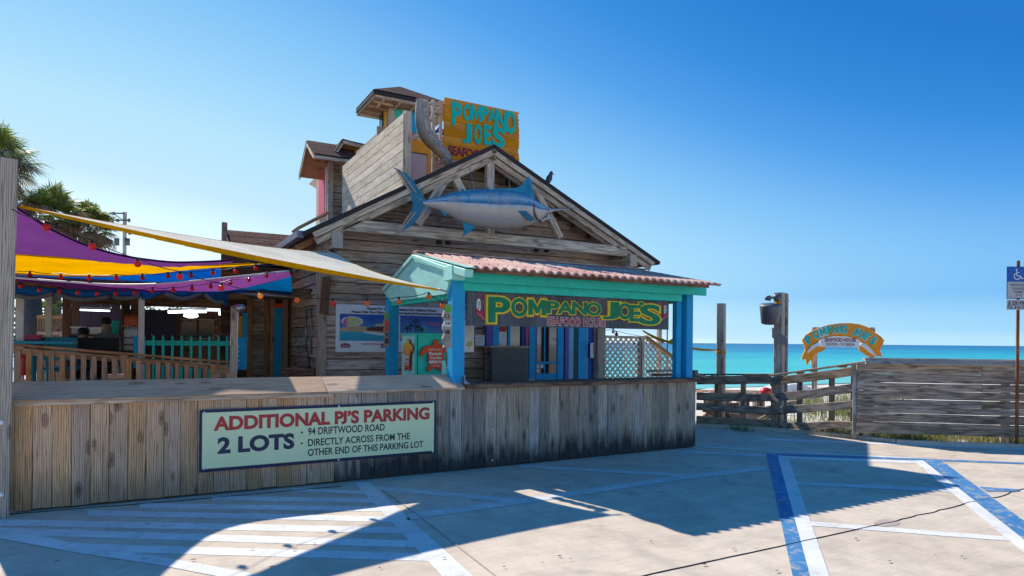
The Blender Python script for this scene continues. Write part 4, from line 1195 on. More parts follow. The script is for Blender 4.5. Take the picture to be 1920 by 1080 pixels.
w1b = tw(756, 211, 763, 248, TF, cf, 'glass', 'pane', .05, w1); tw(765, 211, 779, 248, TF, cf, 'blue', 'pane', .05, w1)
cs = lambda x, y: (-PU(x, y, wu0).y, PU(x, y, wu0).z)
w2 = tw(716, 212, 722, 262, TS, cs, 'glass', 'window')
# deck room below with door, seen between parapet and sign
vR = 13.6; RMf = front(vR)
cR = lambda x, y: (PV(x, y, vR).x, PV(x, y, vR).z)
a = cR(757, 345); b = cR(905, 262)
rect('roof_room_wall', a[0] - .6, a[1] - .3, b[0] + .2, b[1] - .1, .05, M['siding'], house, RMf, -.06)
tw(757, 270, 828, 285, RMf, cR, 'yellow', 'door_head', .0)
dr = tw(768, 290, 800, 345, RMf, cR, 'print_grey', 'roof_door', .0)
tw(762, 286, 768, 345, RMf, cR, 'dark', 'door_side', .005); tw(800, 286, 806, 345, RMf, cR, 'yellow', 'door_side', .005)
k = [cR(x, y) for x, y in ((757, 262), (795, 245), (850, 268), (850, 274), (795, 253), (757, 270))]
prism('small_gable', k, .1, M['truss'], house, RMf, .02)
k = [cR(x, y) for x, y in ((762, 268), (795, 253), (846, 272), (846, 276), (762, 276))]
prism('small_gable_panel', k, .04, M['mint'], house, RMf, -.02)
k = [cR(x, y) for x, y in ((808, 252), (822, 238), (870, 262), (870, 270), (822, 246), (812, 258))]
prism('small_gable', k, .1, M['dblue'], house, RMf, -.1)
mb = MB(); mb.box(V3((a[0] - .5, vR + .9, b[1] - .25)), V3((b[0] + .2, vR + .9, b[1] - .25)), 1.8, .08); mb.build('roof_room_top', M['shingle'], house)
mb = MB(); mb.box(V3((a[0] - .55, vR + .9, (a[1]-.5+b[1]-.2)/2)), V3((a[0] - .5, vR + .9, (a[1]-.5+b[1]-.2)/2)), 1.8, b[1] - a[1] + .3); mb.build('roof_room_wall', M['siding'], house)

# ---- left dormer with pink window, gable facing left
cnr = PV(617, 350, 17.2); uT, vT = cnr.x, 17.2
vT1 = PU(597, 350, uT).y
zb4 = PV(617, 420, vT).z - .6; zt4 = PV(617, 290, vT).z
k4 = 0; zz = zb4
while zz < zt4:
    board('siding_board', V3((uT, vT, zz + .09)), V3((uT + 2.2, vT, zz + .09)), .02, .168, M['siding'], house, up=V3((0, .07, 1)))
    zz += .18
rect('dormer_wall', uT + .02, zb4, uT + 2.2, zt4 + .1, .03, M['dark'], house, front(vT + .05), 0)
post('corner_board', uT + .03, vT - .03, zb4, zt4, .14, .05, M['truss'], house)
SMt = side(uT)
rect('dormer_wall', -vT1 - .25, zb4, -vT, zt4 + .2, .04, M['truss'], house, SMt, -.04)
f1 = rect('window_frame', -PU(599, 350, uT).y, PU(606, 408, uT).z, -PU(613, 350, uT).y, PU(606, 311, uT).z, .03, M['print_white'], house, SMt, .002)
rect('pane', -PU(600.5, 350, uT).y, PU(606, 405, uT).z, -PU(611.5, 350, uT).y, PU(606, 315, uT).z, .02, M['pink'], f1, SMt, .03)
# its roof: gable end overhanging to the left
uo = uT - .62
pa = PU(576, 265, uo)
vr = pa.y; zr = pa.z
pn = PU(590, 289, uo); pf = PU(562, 330, uo)
hw = max(.55, (vr - pn.y)); zlow = pn.z
for sgn, ww in ((-1, vr - pn.y), (1, pf.y - vr)):
    e0_ = V3((uo, vr + sgn * ww, zlow if sgn < 0 else pf.z)); r0 = V3((uo, vr, zr)); r1 = V3((uo + (1.15 if sgn < 0 else 1.1), vr, zr)); e1_ = V3((uo + (1.05 if sgn < 0 else 1.1), vr + sgn * ww, e0_.z))
    nn = (r1 - r0).cross(e0_ - r0).normalized(); nn = nn if nn.z > 0 else -nn
    pts = [r0, r1, e1_, e0_]
    X = (r1 - r0).normalized(); Yv = (e0_ - r0).normalized(); Mx = frame3(r0, X, Yv); Mi = Mx.inverted()
    q = [(Mi @ p).xy for p in pts]
    zsg = .0 if (Mx.to_3x3() @ V3((0, 0, 1))).z > 0 else -.03
    prism('dormer_roof', q, .03, M['shingle'], house, Mx, zsg)
    prism('dormer_soffit', q, .02, M['rail'], house, Mx, -.05 if zsg == 0 else .03)
    board('dormer_barge', r0 + V3((-.01, 0, -.06)), e0_ + V3((-.01, 0, -.06)), .03, .11, M['truss'], house)
    board('dormer_barge', r0 + V3((-.012, 0, -.005)), e0_ + V3((-.012, 0, -.005)), .035, .03, M['shingle_dark'], house)
board('dormer_fascia', V3((uo, pn.y, zlow - .05)), V3((uo + 1.0, pn.y, zlow - .05)), .03, .10, M['truss'], house)
board('dormer_fascia', V3((uo, pn.y - .005, zlow)), V3((uo + 1.0, pn.y - .005, zlow)), .035, .04, M['shingle_dark'], house)
# small rear eave
q = PZ(590, 345, 17.2)
world_poly('rear_eave', [PZ(579, 345, 19.2), PZ(598, 326, 18.9), PZ(600, 350, 18.6), PZ(590, 352, 18.8)], .04, M['rail'], house)
# second gable between dormer and parapet
vg = 16.4
ga, gb, gc = PV(642, 263, vg), PV(625, 294, vg), PV(700, 280, vg)
rr = PV(720, 262, vg + .6)
world_poly('gable_roof', [PV(642, 262, vg), PV(690, 275, vg), V3((PV(690, 275, vg).x, vg + 2, PV(690, 275, vg).z)), V3((ga.x, vg + 2, ga.z))], .03, M['shingle'], house)
world_poly('gable_roof', [PV(642, 262, vg), PV(626, 289, vg), V3((gb.x, vg + 2, PV(626, 289, vg).z)), V3((ga.x, vg + 2, ga.z))], .03, M['shingle'], house)
board('gable_barge', PV(642, 266, vg - .02), PV(627, 291, vg - .02), .04, .09, M['truss'], house)
board('gable_barge', PV(642, 266, vg - .02), PV(695, 278, vg - .02), .04, .09, M['truss'], house)
board('gable_barge', PV(642, 262, vg - .03), PV(627, 287, vg - .03), .04, .03, M['shingle_dark'], house)
board('gable_barge', PV(642, 262, vg - .03), PV(700, 275, vg - .03), .04, .03, M['shingle_dark'], house)
world_poly('gable_wall', [PV(640, 290, vg + .3), PV(642, 268, vg + .3), PV(690, 282, vg + .3), PV(690, 330, vg + .3), PV(640, 330, vg + .3)], .04, M['rail'], house)

# ================================================================== ROOFTOP SIGN + DRIFTWOOD
VO = 11.8
rs = root('rooftop_sign', 'orange plank sign with turquoise and maroon lettering standing on the roof', 'sign', PV(905, 296, VO))
oL = PV(833.5, 183, VO); oR = PV(974, 210, VO); zbo = PV(834, 296, VO).z; OW = oR.x - oL.x; zto = (oL.z + oR.z)/2; OH = zto - zbo
OM = front(VO, oL.x, zbo)
for i in range(8):
    y0 = OH * i / 8; y1 = OH * (i+1) / 8 - .003
    e = [OW + random.uniform(-.035, .01) for _ in range(4)]
    prism('board', [(0, y0), (e[0], y0), (e[1], y0 + (y1-y0)*.35), (e[2], y0 + (y1-y0)*.7), (e[3], y1), (0, y1)], .035 + .004*(i % 2), M['orangewood'], rs, OM, -.035)
def ob(x, y): p = PV(x, y, VO); return p.x - oL.x, p.z - zbo
for li, (ch, x0, y0, x1, y1, gr) in enumerate((('P', 846, 194, 866, 234, 0), ('O', 868, 197, 883, 226, 0), ('M', 882, 199, 903, 226, 0), ('P', 902, 202, 916, 226, 0), ('A', 914, 206, 931, 228, 0), ('N', 928, 208, 950, 244, 0), ('O', 947, 211, 967, 250, 0),
                           ('J', 866, 233, 884, 268, 0), ('O', 888, 234, 903, 270, 0), ('E', 906, 236, 921, 271, 0), ('\u2019', 924, 233, 930, 242, 0), ('S', 922, 241, 946, 276, 0))):
    a = ob(x0, y1); b = ob(x1, y0)
    if ch == 'M': letter_m(a[0], a[1], b[0], b[1], 0, 'letter_turq', rs, OM, .006 + .0006*li, .012); continue
    text('letter', ch, a[0], a[1], b[0], b[1], M['letter_turq'], rs, OM, z=.006 + .0006*li, thick=.012, bold=.045)
a = ob(846, 292); b = ob(966, 293)
text('lettering', 'SEAFOOD HOUSE', .05*OW, .06*OH, .93*OW, .22*OH, M['letter_maroon'], rs, OM, z=.006, thick=.008, bold=.035)
for x in (845, 900, 960):
    p = PV(x, 300, VO + .06)
    board('support_post', V3((p.x, VO + .075, p.z - .5)), V3((p.x, VO + .075, zto - .1)), .07, .07, M['truss'], rs)
fr = root('roof_frame', 'grey timber frame standing on the roof left of the orange sign', 'frame', PV(815, 300, VO + .1))
for (x0, y0, x1, y1, w) in ((812, 188, 812, 330, .09), (790, 192, 834, 196, .07), (833, 196, 806, 225, .07), (826, 190, 826, 300, .05), (814, 214, 834, 216, .05)):
    pa_, pb_ = PV(x0, y0, VO + .15), PV(x1, y1, VO + .15)
    d_ = (pb_ - pa_).normalized()
    board('timber', pa_, pb_, .06, w, M['truss'], fr, up=V3((-d_.z, 0, d_.x)) if abs(d_.x) > .05 else V3((0, -1, 0)), bev=.01)
dwp = [(790, 188, .13), (789, 208, .14), (788, 228, .155), (793, 248, .15), (803, 262, .14), (815, 275, .13), (828, 288, .12), (836, 298, .10), (838, 312, .09)]
vs = []; fs = []
for i, (x, y, r) in enumerate(dwp):
    p = PV(x + 3, y, VO - .1)
    a_, b_ = dwp[max(0, i-1)], dwp[min(len(dwp)-1, i+1)]
    d_ = (PV(b_[0], b_[1], VO) - PV(a_[0], a_[1], VO)).normalized(); s_ = d_.cross(V3((0, 1, 0))).normalized()
    for k in range(12):
        t = 2*math.pi*k/12
        rr_ = r * (1 + .25 * noise.noise(V3((math.cos(t)*1.4, math.sin(t)*1.4, i*.7))))
        vs.append(p + s_ * math.cos(t) * rr_ + V3((0, 1, 0)) * math.sin(t) * rr_)
for i in range(len(dwp)-1):
    for k in range(12): fs.append((i*12+k, i*12+(k+1) % 12, (i+1)*12+(k+1) % 12, (i+1)*12+k))
fs.append(tuple(range(12))); fs.append(tuple((len(dwp)-1)*12+k for k in range(12)))
me = D.meshes.new('driftwood'); me.from_pydata(vs, [], fs); me.shade_smooth()
dw = add('driftwood_log', me, M['driftwood']); sm = dw.modifiers.new('sub', 'SUBSURF'); sm.levels = sm.render_levels = 2
tag(dw, 'crooked bleached driftwood trunk standing on the roof beside the orange sign', 'driftwood')
for pts, r0_, r1_ in (([(806, 262), (818, 268), (828, 275), (834, 286)], .05, .03), ([(836, 290), (832, 300), (824, 306)], .06, .03)):
    tube('branch', [PV(x, y, VO - .12) for x, y in pts], r0_, M['driftwood'], dw, 8, r1_)

# ================================================================== MARLIN
VM = 10.0
zz_ = lambda X, Y: (lambda p: (p.x, p.z))(PV(720 + X / 3.272, 150 + Y / 3.272, VM))
fish = root('marlin_sculpture', 'large painted blue and silver marlin hanging under the gable', 'fish sculpture', PV(905, 395, VM))
def fish_mat():
    m, n, l, b, out = nt('marlin_paint')
    at = n.new('ShaderNodeAttribute'); at.attribute_name = 'side'
    sp = n.new('ShaderNodeSeparateXYZ'); l.new(at.outputs['Vector'], sp.inputs[0])
    tc = n.new('ShaderNodeTexCoord')
    f = mathn(n, l, 'ADD', sp.outputs['X'], mathn(n, l, 'MULTIPLY', mathn(n, l, 'SUBTRACT', noisen(n, l, tc.outputs['Object'], 6, 5), .5), .06))
    r = ramp(n, [(0, (.46, .40, .36)), (.22, (.40, .38, .38)), (.45, (.62, .50, .38)), (.56, (.50, .55, .58)), (.60, (.02, .11, .27)), (.66, (.03, .26, .42)), (.75, (.34, .49, .58)), (.85, (.04, .28, .44)), (1.0, (.01, .15, .29))]); l.new(f, r.inputs[0])
    sx = mathn(n, l, 'SINE', mathn(n, l, 'MULTIPLY', sp.outputs['Y'], 92.0))
    rs_ = ramp(n, [(.75, 0.0), (1.0, 1.0)]); l.new(sx, rs_.inputs[0])
    up = ramp(n, [(.12, 0.0), (.5, .25), (.62, .8)]); l.new(sp.outputs['X'], up.inputs[0])
    nn = ramp(n, [(.4, 0.1), (.65, .8)]); l.new(noisen(n, l, tc.outputs['Object'], 14, 4), nn.inputs[0])
    c = mixc(n, l, mathn(n, l, 'MULTIPLY', mathn(n, l, 'MULTIPLY', rs_.outputs[0], up.outputs[0]), nn.outputs[0]), r.outputs[0], (.02, .10, .30))
    dr = ramp(n, [(.45, 0.0), (.68, .7)]); l.new(noisen(n, l, mapped(n, l, tc.outputs['Object'], (3, 3, 1)), 2.5, 6, .5, .7), dr.inputs[0])
    c = mixc(n, l, dr.outputs[0], c, (.42, .34, .28))
    l.new(c, b.inputs['Base Color']); b.inputs['Roughness'].default_value = .4
    return m
M['fish'] = fish_mat(); M['fishfin'] = paint('marlin_fin_paint', (.01, .26, .42), .35, .45, (.25, .35, .35)); M['fishtail'] = paint('marlin_tail_paint', (.02, .17, .27), .8, .45, (.55, .42, .36))
top = [(236, 742), (340, 716), (450, 690), (560, 676), (700, 678), (800, 682), (870, 700), (910, 725), (950, 752), (1000, 780), (1045, 792), (1090, 791), (1135, 790)]
botm = [(236, 766), (340, 796), (400, 828), (470, 868), (560, 898), (680, 914), (800, 912), (900, 892), (950, 868), (1000, 826), (1045, 803), (1090, 799), (1135, 794)]
def interp(P, x):
    for (a, b) in zip(P[:-1], P[1:]):
        if a[0] <= x <= b[0]: t = (x - a[0]) / (b[0] - a[0]); return a[1] + (b[1] - a[1]) * t
    return P[-1][1]
NS, NR = 56, 22; vs = []; fs = []; att = []
for i in range(NS + 1):
    X = 236 + (1135 - 236) * i / NS
    yt, yb = interp(top, X), interp(botm, X)
    (u, z1_), (_, z0_) = zz_(X, yt), zz_(X, yb)
    cz, hh = (z1_ + z0_) / 2, (z1_ - z0_) / 2
    th = hh * .62 + .004
    for k in range(NR):
        t = 2*math.pi*k/NR
        vs.append((u, VM + th * math.cos(t), cz + hh * math.sin(t))); att.append(((math.sin(t) + 1) / 2, i / NS, 0))
for i in range(NS):
    for k in range(NR): fs.append((i*NR+k, i*NR+(k+1) % NR, (i+1)*NR+(k+1) % NR, (i+1)*NR+k))
fs.append(tuple(range(NR))); fs.append(tuple(NS*NR+k for k in range(NR)))
fb = WM[fish].to_translation()
me = D.meshes.new('marlin_body'); me.from_pydata([V3(v) - fb for v in vs], [], fs); me.shade_smooth()
aa = me.attributes.new('side', 'FLOAT_VECTOR', 'POINT'); aa.data.foreach_set('vector', [c for a in att for c in a])
add('body', me, M['fish'], fish, Matrix.Translation(fb))
def fin(name, pts, mat, t=.03, dy=0.0):
    prism(name, [zz_(*p) for p in pts], t, M[mat], fish, front(VM + dy), -t / 2)
fin('dorsal_fin', [(360, 715), (400, 695), (520, 674), (700, 669), (800, 664), (850, 648), (872, 612), (884, 590), (902, 615), (912, 668), (925, 740), (870, 720), (800, 700), (560, 700)], 'fishfin')
fin('tail_fin', [(60, 537), (130, 572), (180, 620), (215, 680), (252, 732), (252, 768), (235, 802), (205, 850), (165, 898), (68, 950), (125, 888), (162, 835), (178, 765), (172, 740), (162, 685), (140, 630), (105, 580)], 'fishtail', .035)
fin('anal_fin', [(478, 868), (568, 890), (535, 922), (487, 962), (492, 915)], 'fishfin')
fin('small_fin', [(330, 790), (390, 812), (374, 835), (350, 812)], 'fishfin')
fin('pectoral_fin', [(785, 815), (835, 815), (885, 862), (868, 880), (825, 850)], 'fishtail', .02, -.20)
fin('gill', [(885, 768), (893, 768), (897, 820), (915, 860), (940, 880), (930, 888), (905, 866), (888, 825)], 'pr_dark', .01, -.165)
fin('lower_jaw', [(960, 858), (1000, 838), (1055, 855), (1048, 859), (1000, 856), (965, 872)], 'fish', .05)
for k in range(7):
    x9 = 430 + k*52
    fin('fin_ray', [(x9, interp(top, x9) - 3), (x9 + 6, interp(top, x9) - 3), (x9 + 1, interp(top, x9) - 17), (x9 - 4, interp(top, x9) - 17)], 'fishtail', .036)
for k in range(5):
    x9 = 862 + k*9
    fin('fin_ray', [(x9, 695), (x9 + 3, 695), (883 + k*2, 612 + k*9), (881 + k*2, 612 + k*9)], 'fishtail', .036)
for (x9, y9, x8, y8) in ((72, 548, 160, 690), (88, 548, 190, 690), (76, 940, 165, 810), (96, 928, 190, 810)):
    fin('fin_ray', [(x9, y9), (x9 + 5, y9 + 2), (x8 + 6, y8), (x8, y8)], 'pr_sand', .040)
fin('mouth_line', [(985, 826), (1040, 812), (1041, 815), (988, 830)], 'pr_dark', .01, -.062)
p = zz_(992, 800); add('eye_ring', lathe_mesh([(.02, 0), (.034, .001), (.034, .004), (.02, .006)], 14), M['print_white'], fish, front(VM - .085, p[0], p[1]))
p = zz_(992, 800); add('eye', lathe_mesh([(.004, 0), (.022, .002), (.022, .008), (.01, .014)], 12), M['black'], fish, front(VM - .085, p[0], p[1]))
fin('bill', [(1040, 789), (1180, 783), (1181, 785), (1045, 800)], 'greymetal', .02)
for (xa, ya, xb, yb) in ((880, 314, 891, 356), (955, 322, 955, 352)):
    tube('suspension_wire', [PV(xa, ya, VM + .2), PV(xb, yb + 4, VM)], .005, M['metal'], fish)

# ---- bird on the right slope
bp_ = PV(1029, 346, VT + .3)
bird = root('bird', 'small dark bird perched on the right slope of the gable', 'bird', bp_)
bm_ = lathe_mesh([(.005, -.14), (.03, -.10), (.055, -.03), (.06, .03), (.045, .08), (.035, .11), (.038, .14), (.02, .17), (.004, .18)], 12)
M['bird'] = flat('bird_grey', (.07, .08, .09), .7)
BMx = Matrix.Translation(bp_ + V3((0, 0, .10))) @ Matrix.Rotation(math.radians(22), 4, 'Y')
add('body', bm_, M['bird'], bird, BMx)
prism('beak', [(0, -.01), (.05, 0), (0, .012)], .012, M['black'], bird, BMx @ Matrix.Translation((.03, .006, .14)) @ Matrix.Rotation(math.pi/2, 4, 'X'))
prism('tail', [(-.02, 0), (.02, 0), (.03, -.14), (-.01, -.15)], .015, M['bird'], bird, BMx @ Matrix.Translation((-.02, .006, -.08)) @ Matrix.Rotation(math.pi/2, 4, 'X'))
for q in (-.02, .02): tube('leg', [BMx @ V3((0, q, -.08)), bp_ + V3((0, q, -.04))], .005, M['black'], bird)
# ================================================================== SHADE SAILS
def loft(name, near, far, mat, label, cat='shade sail', nu=28, nv=10, belly=0.0, hem=None, group=None, thick=.004):
    """fabric between two edges given as (x, y, depth) on the photo"""
    def samp(P, t):
        P3 = [PZ(*p) for p in P]; n = len(P3) - 1; f = t * n; i = min(int(f), n - 1); f -= i
        p0 = P3[max(i-1, 0)]; p1 = P3[i]; p2 = P3[i+1]; p3 = P3[min(i+2, n)]
        return .5 * ((2*p1) + (p2 - p0)*f + (2*p0 - 5*p1 + 4*p2 - p3)*f*f + (3*p1 - p0 - 3*p2 + p3)*f**3)
    vs = []; fs = []
    E0 = [samp(near, i/nu) for i in range(nu+1)]; E1 = [samp(far, i/nu) for i in range(nu+1)]
    for j in range(nv+1):
        t = j/nv
        for i in range(nu+1):
            p = E0[i].lerp(E1[i], t)
            p.z -= belly * math.sin(math.pi*t) * math.sin(math.pi*i/nu) + .012 * math.sin(i*1.1 + j*.6) * math.sin(math.pi*t) + .006*math.sin(i*2.3 - j*1.1)*math.sin(math.pi*t)
            vs.append(p)
    w = nu+1
    fs = [(j*w+i, j*w+i+1, (j+1)*w+i+1, (j+1)*w+i) for j in range(nv) for i in range(nu)]
    base = vs[0].copy()
    me = D.meshes.new(name); me.from_pydata([v - base for v in vs], [], fs); me.shade_smooth()
    r = root(name, label, cat, base, group)
    add('fabric', me, mat, r, Matrix.Translation(base))
    if hem: tube('hem', E0, .014, hem, r, 5)
    return r, E0, E1
# yellow and cream triangular sail, three corners: post, house corner, kiosk
PA = PZ(36, 385, 5.95); PBc = PZ(631, 474, 10.5); PCc = PZ(822, 542, 8.05)
def tri_sail(name, label, A_, B_, C_, sag, mat, hem, n=22, pull=.09):
    cen = (A_ + B_ + C_) / 3
    def edge(P, Q, t):
        p = P.lerp(Q, t); s = 4*t*(1-t)
        inn = (cen - (P+Q)/2); return p + inn * pull * s * 1.6 - UP * sag * s
    vs = []; idx = {}; 
    for i in range(n+1):
        for j in range(n+1-i):
            a, b = i/n, j/n; c = 1-a-b
            # blend of the three bowed edges (transfinite patch on a triangle)
            p = A_*c + B_*a + C_*b
            q = p.copy()
            for (P, Q, wP, wQ, wo) in ((A_, B_, c, a, b), (B_, C_, a, b, c), (C_, A_, b, c, a)):
                sm = wP + wQ
                if sm > 1e-6:
                    t = wQ / sm; q += (edge(P, Q, t) - P.lerp(Q, t)) * sm * sm
            idx[(i, j)] = len(vs); vs.append(q)
    fs = []
    for i in range(n):
        for j in range(n-i):
            fs.append((idx[(i, j)], idx[(i+1, j)], idx[(i, j+1)]))
            if j < n-i-1: fs.append((idx[(i+1, j)], idx[(i+1, j+1)], idx[(i, j+1)]))
    base = A_.copy(); r = root(name, label, 'shade sail', base)
    me = D.meshes.new(name); me.from_pydata([v - base for v in vs], [], fs); me.shade_smooth()
    add('fabric', me, mat, r, Matrix.Translation(base))
    for P, Q in ((A_, B_), (B_, C_), (A_, C_)):
        d = [edge(P, Q, t/16) for t in range(17)]
        mb = MB()
        hw = .065 if (P is A_ and Q is C_ and n > 15) else .03
        for q_, (a, b) in enumerate(zip(d[:-1], d[1:])):
            h9 = .022 + (hw - .03) * math.sin(math.pi * min(1, (q_ + .5) / 16)) ** 1.3
            mb.box(a - UP*h9*.4, b - UP*h9*.4, .012, h9, up=UP)
        mb.build('edge_webbing', hem, r)
    return r, edge
ys_, yedge = tri_sail('shade_sail', 'cream and yellow triangular sail stretched from the left post to the kiosk', PA, PBc, PCc, .05, M['sail_cream'], M['sail_edge'])
bx = add('corner_patch', box_mesh(.22, .14, .02), M['metal'], ys_, axes((PCc - PBc).normalized() * -1, UP, PBc + (PA - PBc).normalized() * .05))
def rope(name, label, pts, r=.008, mat='metal'):
    o = tube(name, pts, r, M[mat]); tag(o, label, 'rope'); return o
tube('shackle', [PBc, PV(628, 468, VT + .05)], .012, M['metal'], ys_)
tube('shackle', [PCc, PZ(838, 547, 8.05)], .012, M['metal'], ys_)
tube('shackle', [PA, PZ(24, 380, 5.9)], .014, M['metal'], ys_)
loft('shade_sail', [(20, 382, 5.9), (66, 411, 6.2), (100, 432, 6.4), (165, 461, 7.0), (233, 480, 7.7), (315, 491, 8.1), (375, 491, 8.3), (435, 488, 8.5)],
     [(-60, 470, 8.7), (0, 474, 8.9), (60, 478, 9.2), (120, 482, 9.4), (200, 488, 9.6), (290, 496, 9.8), (370, 497, 9.8), (436, 492, 9.5)], M['sail_purple'],
     'large purple sail hanging from the left post over the patio', belly=.05, hem=M['sail_purple_hem'])
loft('shade_sail', [(-40, 474, 9.1), (32, 477, 9.3), (100, 482, 9.6), (200, 489, 10), (320, 496, 10.5), (400, 497, 11), (470, 494, 11.4)],
     [(-40, 509, 11.8), (32, 512, 12), (110, 516, 12.3), (190, 517, 12.6), (270, 515, 12.8), (350, 506, 12.8), (490, 495, 12.6)], M['sail_orange'],
     'orange yellow sail between the purple one and the blue one', belly=.03, hem=M['sail_edge'])
loft('shade_sail', [(-30, 512, 12.1), (60, 515, 12.4), (200, 518, 12.8), (350, 506, 13), (440, 499, 13), (540, 490, 12.9)],
     [(-30, 517, 12.9), (60, 522, 13.4), (200, 535, 14), (350, 529, 14), (440, 520, 13.8), (546, 508, 13.5)], M['sail_blue'],
     'bright blue sail above the narrow purple one over the patio', belly=.02, hem=M['sail_edge'])
loft('shade_sail', [(-30, 516, 8.8), (32, 521, 9), (120, 528, 9.2), (200, 533, 9.4), (280, 533, 9.5), (350, 528, 9.6), (440, 519, 9.9), (542, 508, 10.2)],
     [(-30, 523, 9.6), (32, 529, 9.8), (120, 541, 10), (200, 546, 10.1), (280, 548, 10.1), (350, 547, 10.2), (440, 543, 10.3), (546, 518, 10.4)], M['sail_purple'],
     'narrow lower purple sail with a white hem nearest the patio roof', belly=.02, hem=M['print_white'])
loft('shade_sail', [(400, 546, 10.3), (450, 540, 10.4), (500, 531, 10.5), (546, 517, 10.6)],
     [(400, 556, 11.4), (450, 552, 11.5), (500, 551, 11.5), (548, 553, 11.5)], M['tarp_blue'],
     'dark blue tarpaulin corner between the patio roof and the house wall', nu=10)
# orange sail on the far right behind the kiosk
OA, OB, OC = PZ(1205, 619, 12.6), PZ(1344, 655, 13.0), PZ(1150, 600, 10.9)
tri_sail('shade_sail', 'small orange sail tied to the thin post behind the kiosk', OA, OB, PZ(1262, 634, 11.8), .10, M['sail_orange'], M['sail_edge'], n=10, pull=.12)
# pale pergola sheet seen through the kiosk
# ================================================================== PATIO
VP_ = 11.9                                     # patio front line
pr = root('patio_roof', 'low dark patio roof on slim cream posts with a rolled blue valance', 'patio roof', PV(260, 720, VP_))
def uvz(x, y, v): p = PV(x, y, v); return p
pz0 = PV(265, 545, VP_).z
uA, uB = PV(-60, 600, VP_).x, PV(428, 600, VP_).x
VPB = 19.2
mb = MB()
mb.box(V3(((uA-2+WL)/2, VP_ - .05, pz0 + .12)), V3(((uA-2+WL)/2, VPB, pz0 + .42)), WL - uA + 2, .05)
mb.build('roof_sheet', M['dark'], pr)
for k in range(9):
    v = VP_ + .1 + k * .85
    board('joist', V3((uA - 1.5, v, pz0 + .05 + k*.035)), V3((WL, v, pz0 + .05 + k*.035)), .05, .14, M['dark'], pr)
board('front_beam', V3((uA - 1, VP_, pz0 - .01)), V3((uB + .3, VP_, pz0 - .01)), .08, .16, M['dark'], pr)
# posts
def pp(x, v, y_ref, w=.09, mat='cream_post', top=None):
    p = PV(x, y_ref, v); return post('post', p.x, v, .3, top or pz0 + .1, w, w, M[mat], pr)
pp(265, VP_, 640, .085)
uleft = PV(38, 600, 12.2).x
post('post', uleft, 12.2, .3, pz0 + .05, .10, .10, M['cream_post'], pr)
for x in (92, 130):
    r_ = ray(x, 600); v = 0
    # same row of posts running back from the first one
    t = (uleft) / r_.x if abs(r_.x) > 1e-6 else 1
    v = r_.y * t
    post('post', uleft, v, .3, pz0 + .3, .10, .10, M['cream_post'], pr)
# valance: blue fabric with grey vinyl rolled up in swags
sw = [(-40, 562, 30, 567), (30, 548, 100, 566), (100, 545, 205, 570), (212, 546, 262, 560), (268, 547, 308, 556), (308, 548, 382, 566), (382, 548, 425, 572)]
vv = VP_ - .08
def valance(x0, x1, yt0, yt1, ydrop, nm='valance', mat='tarp_blue', v=vv, flip=False):
    vs = []; fs = []; n = 14
    for i in range(n+1):
        t = i/n; x = x0 + (x1-x0)*t
        s = math.sin(math.pi*t)
        yb = ydrop[0] + (ydrop[1]-ydrop[0])*t + ydrop[2]*s
        yt = yt0 + (yt1-yt0)*t
        for k in range(5):
            y = yt + (yb-yt)*k/4
            p = PV(x, y, v - .03*math.sin(k/4*math.pi) - .015*math.sin(t*17)*k/4); vs.append(p)
    fs = [(i*5+k, i*5+k+1, (i+1)*5+k+1, (i+1)*5+k) for i in range(n) for k in range(4)]
    base = WM[pr].to_translation(); me = D.meshes.new(nm); me.from_pydata([p - base for p in vs], [], fs); me.shade_smooth()
    return add(nm, me, M[mat], pr, Matrix.Translation(base))
valance(-60, 30, 536, 536, (548, 550, 6))
valance(30, 102, 536, 540, (553, 548, 5)); valance(102, 206, 540, 544, (549, 553, 7)); valance(206, 266, 544, 546, (558, 556, -2))
valance(266, 308, 546, 546, (562, 549, 3)); valance(308, 380, 546, 545, (549, 549, 6)); valance(380, 427, 545, 543, (549, 573, 4))
for (x0, x1, y0, y1, d) in ((-60, 30, 548, 552, 8), (30, 102, 553, 549, 7), (104, 206, 550, 555, 9), (212, 262, 556, 555, 4), (310, 378, 550, 550, 10), (384, 420, 551, 566, 6)):
    pts = []
    for i in range(11):
        t = i/10; pts.append(PV(x0 + (x1-x0)*t, y0 + (y1-y0)*t + d*math.sin(math.pi*t), vv - .05))
    tube('rolled_vinyl', pts, .035, M['tarp_grey'], pr, 7)
# back wall of the bar, floor
bar = root('patio_bar', 'dark plank bar wall with shelves at the back of the patio', 'bar', V3((0, 18.6, .34)))
mb = MB(); mb.poly([V3((uleft - .2, 10.0, .34)), V3((WL - .15, 10.0, .34)), V3((WL - .15, 19.2, .34)), V3((uleft - .2, 19.2, .34))]); mb.build('floor', M['brown'], bar)
def wallx(x0, x1, v, mat, h=2.25, z0=.34, w=.22, r=bar, nm='wall_plank'):
    a, b = PV(x0, 640, v).x, PV(x1, 640, v).x; n = max(1, round((b - a) / w))
    for i in range(n):
        u = a + (b-a)*(i+.5)/n
        board(nm, V3((u, v, z0)), V3((u, v, h)), (b-a)/n - .008, .03, M[mat], r, up=V3((0, -1, 0)), bev=.003)
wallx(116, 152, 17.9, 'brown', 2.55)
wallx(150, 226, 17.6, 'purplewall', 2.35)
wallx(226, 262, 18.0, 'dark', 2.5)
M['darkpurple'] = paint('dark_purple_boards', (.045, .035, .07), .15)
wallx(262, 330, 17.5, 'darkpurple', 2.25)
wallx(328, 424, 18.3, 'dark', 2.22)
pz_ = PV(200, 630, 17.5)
bw0 = root('bar_back_wall', 'dark upper boards closing the back of the patio under the roof', 'wall', V3((0, 19.0, .34)))
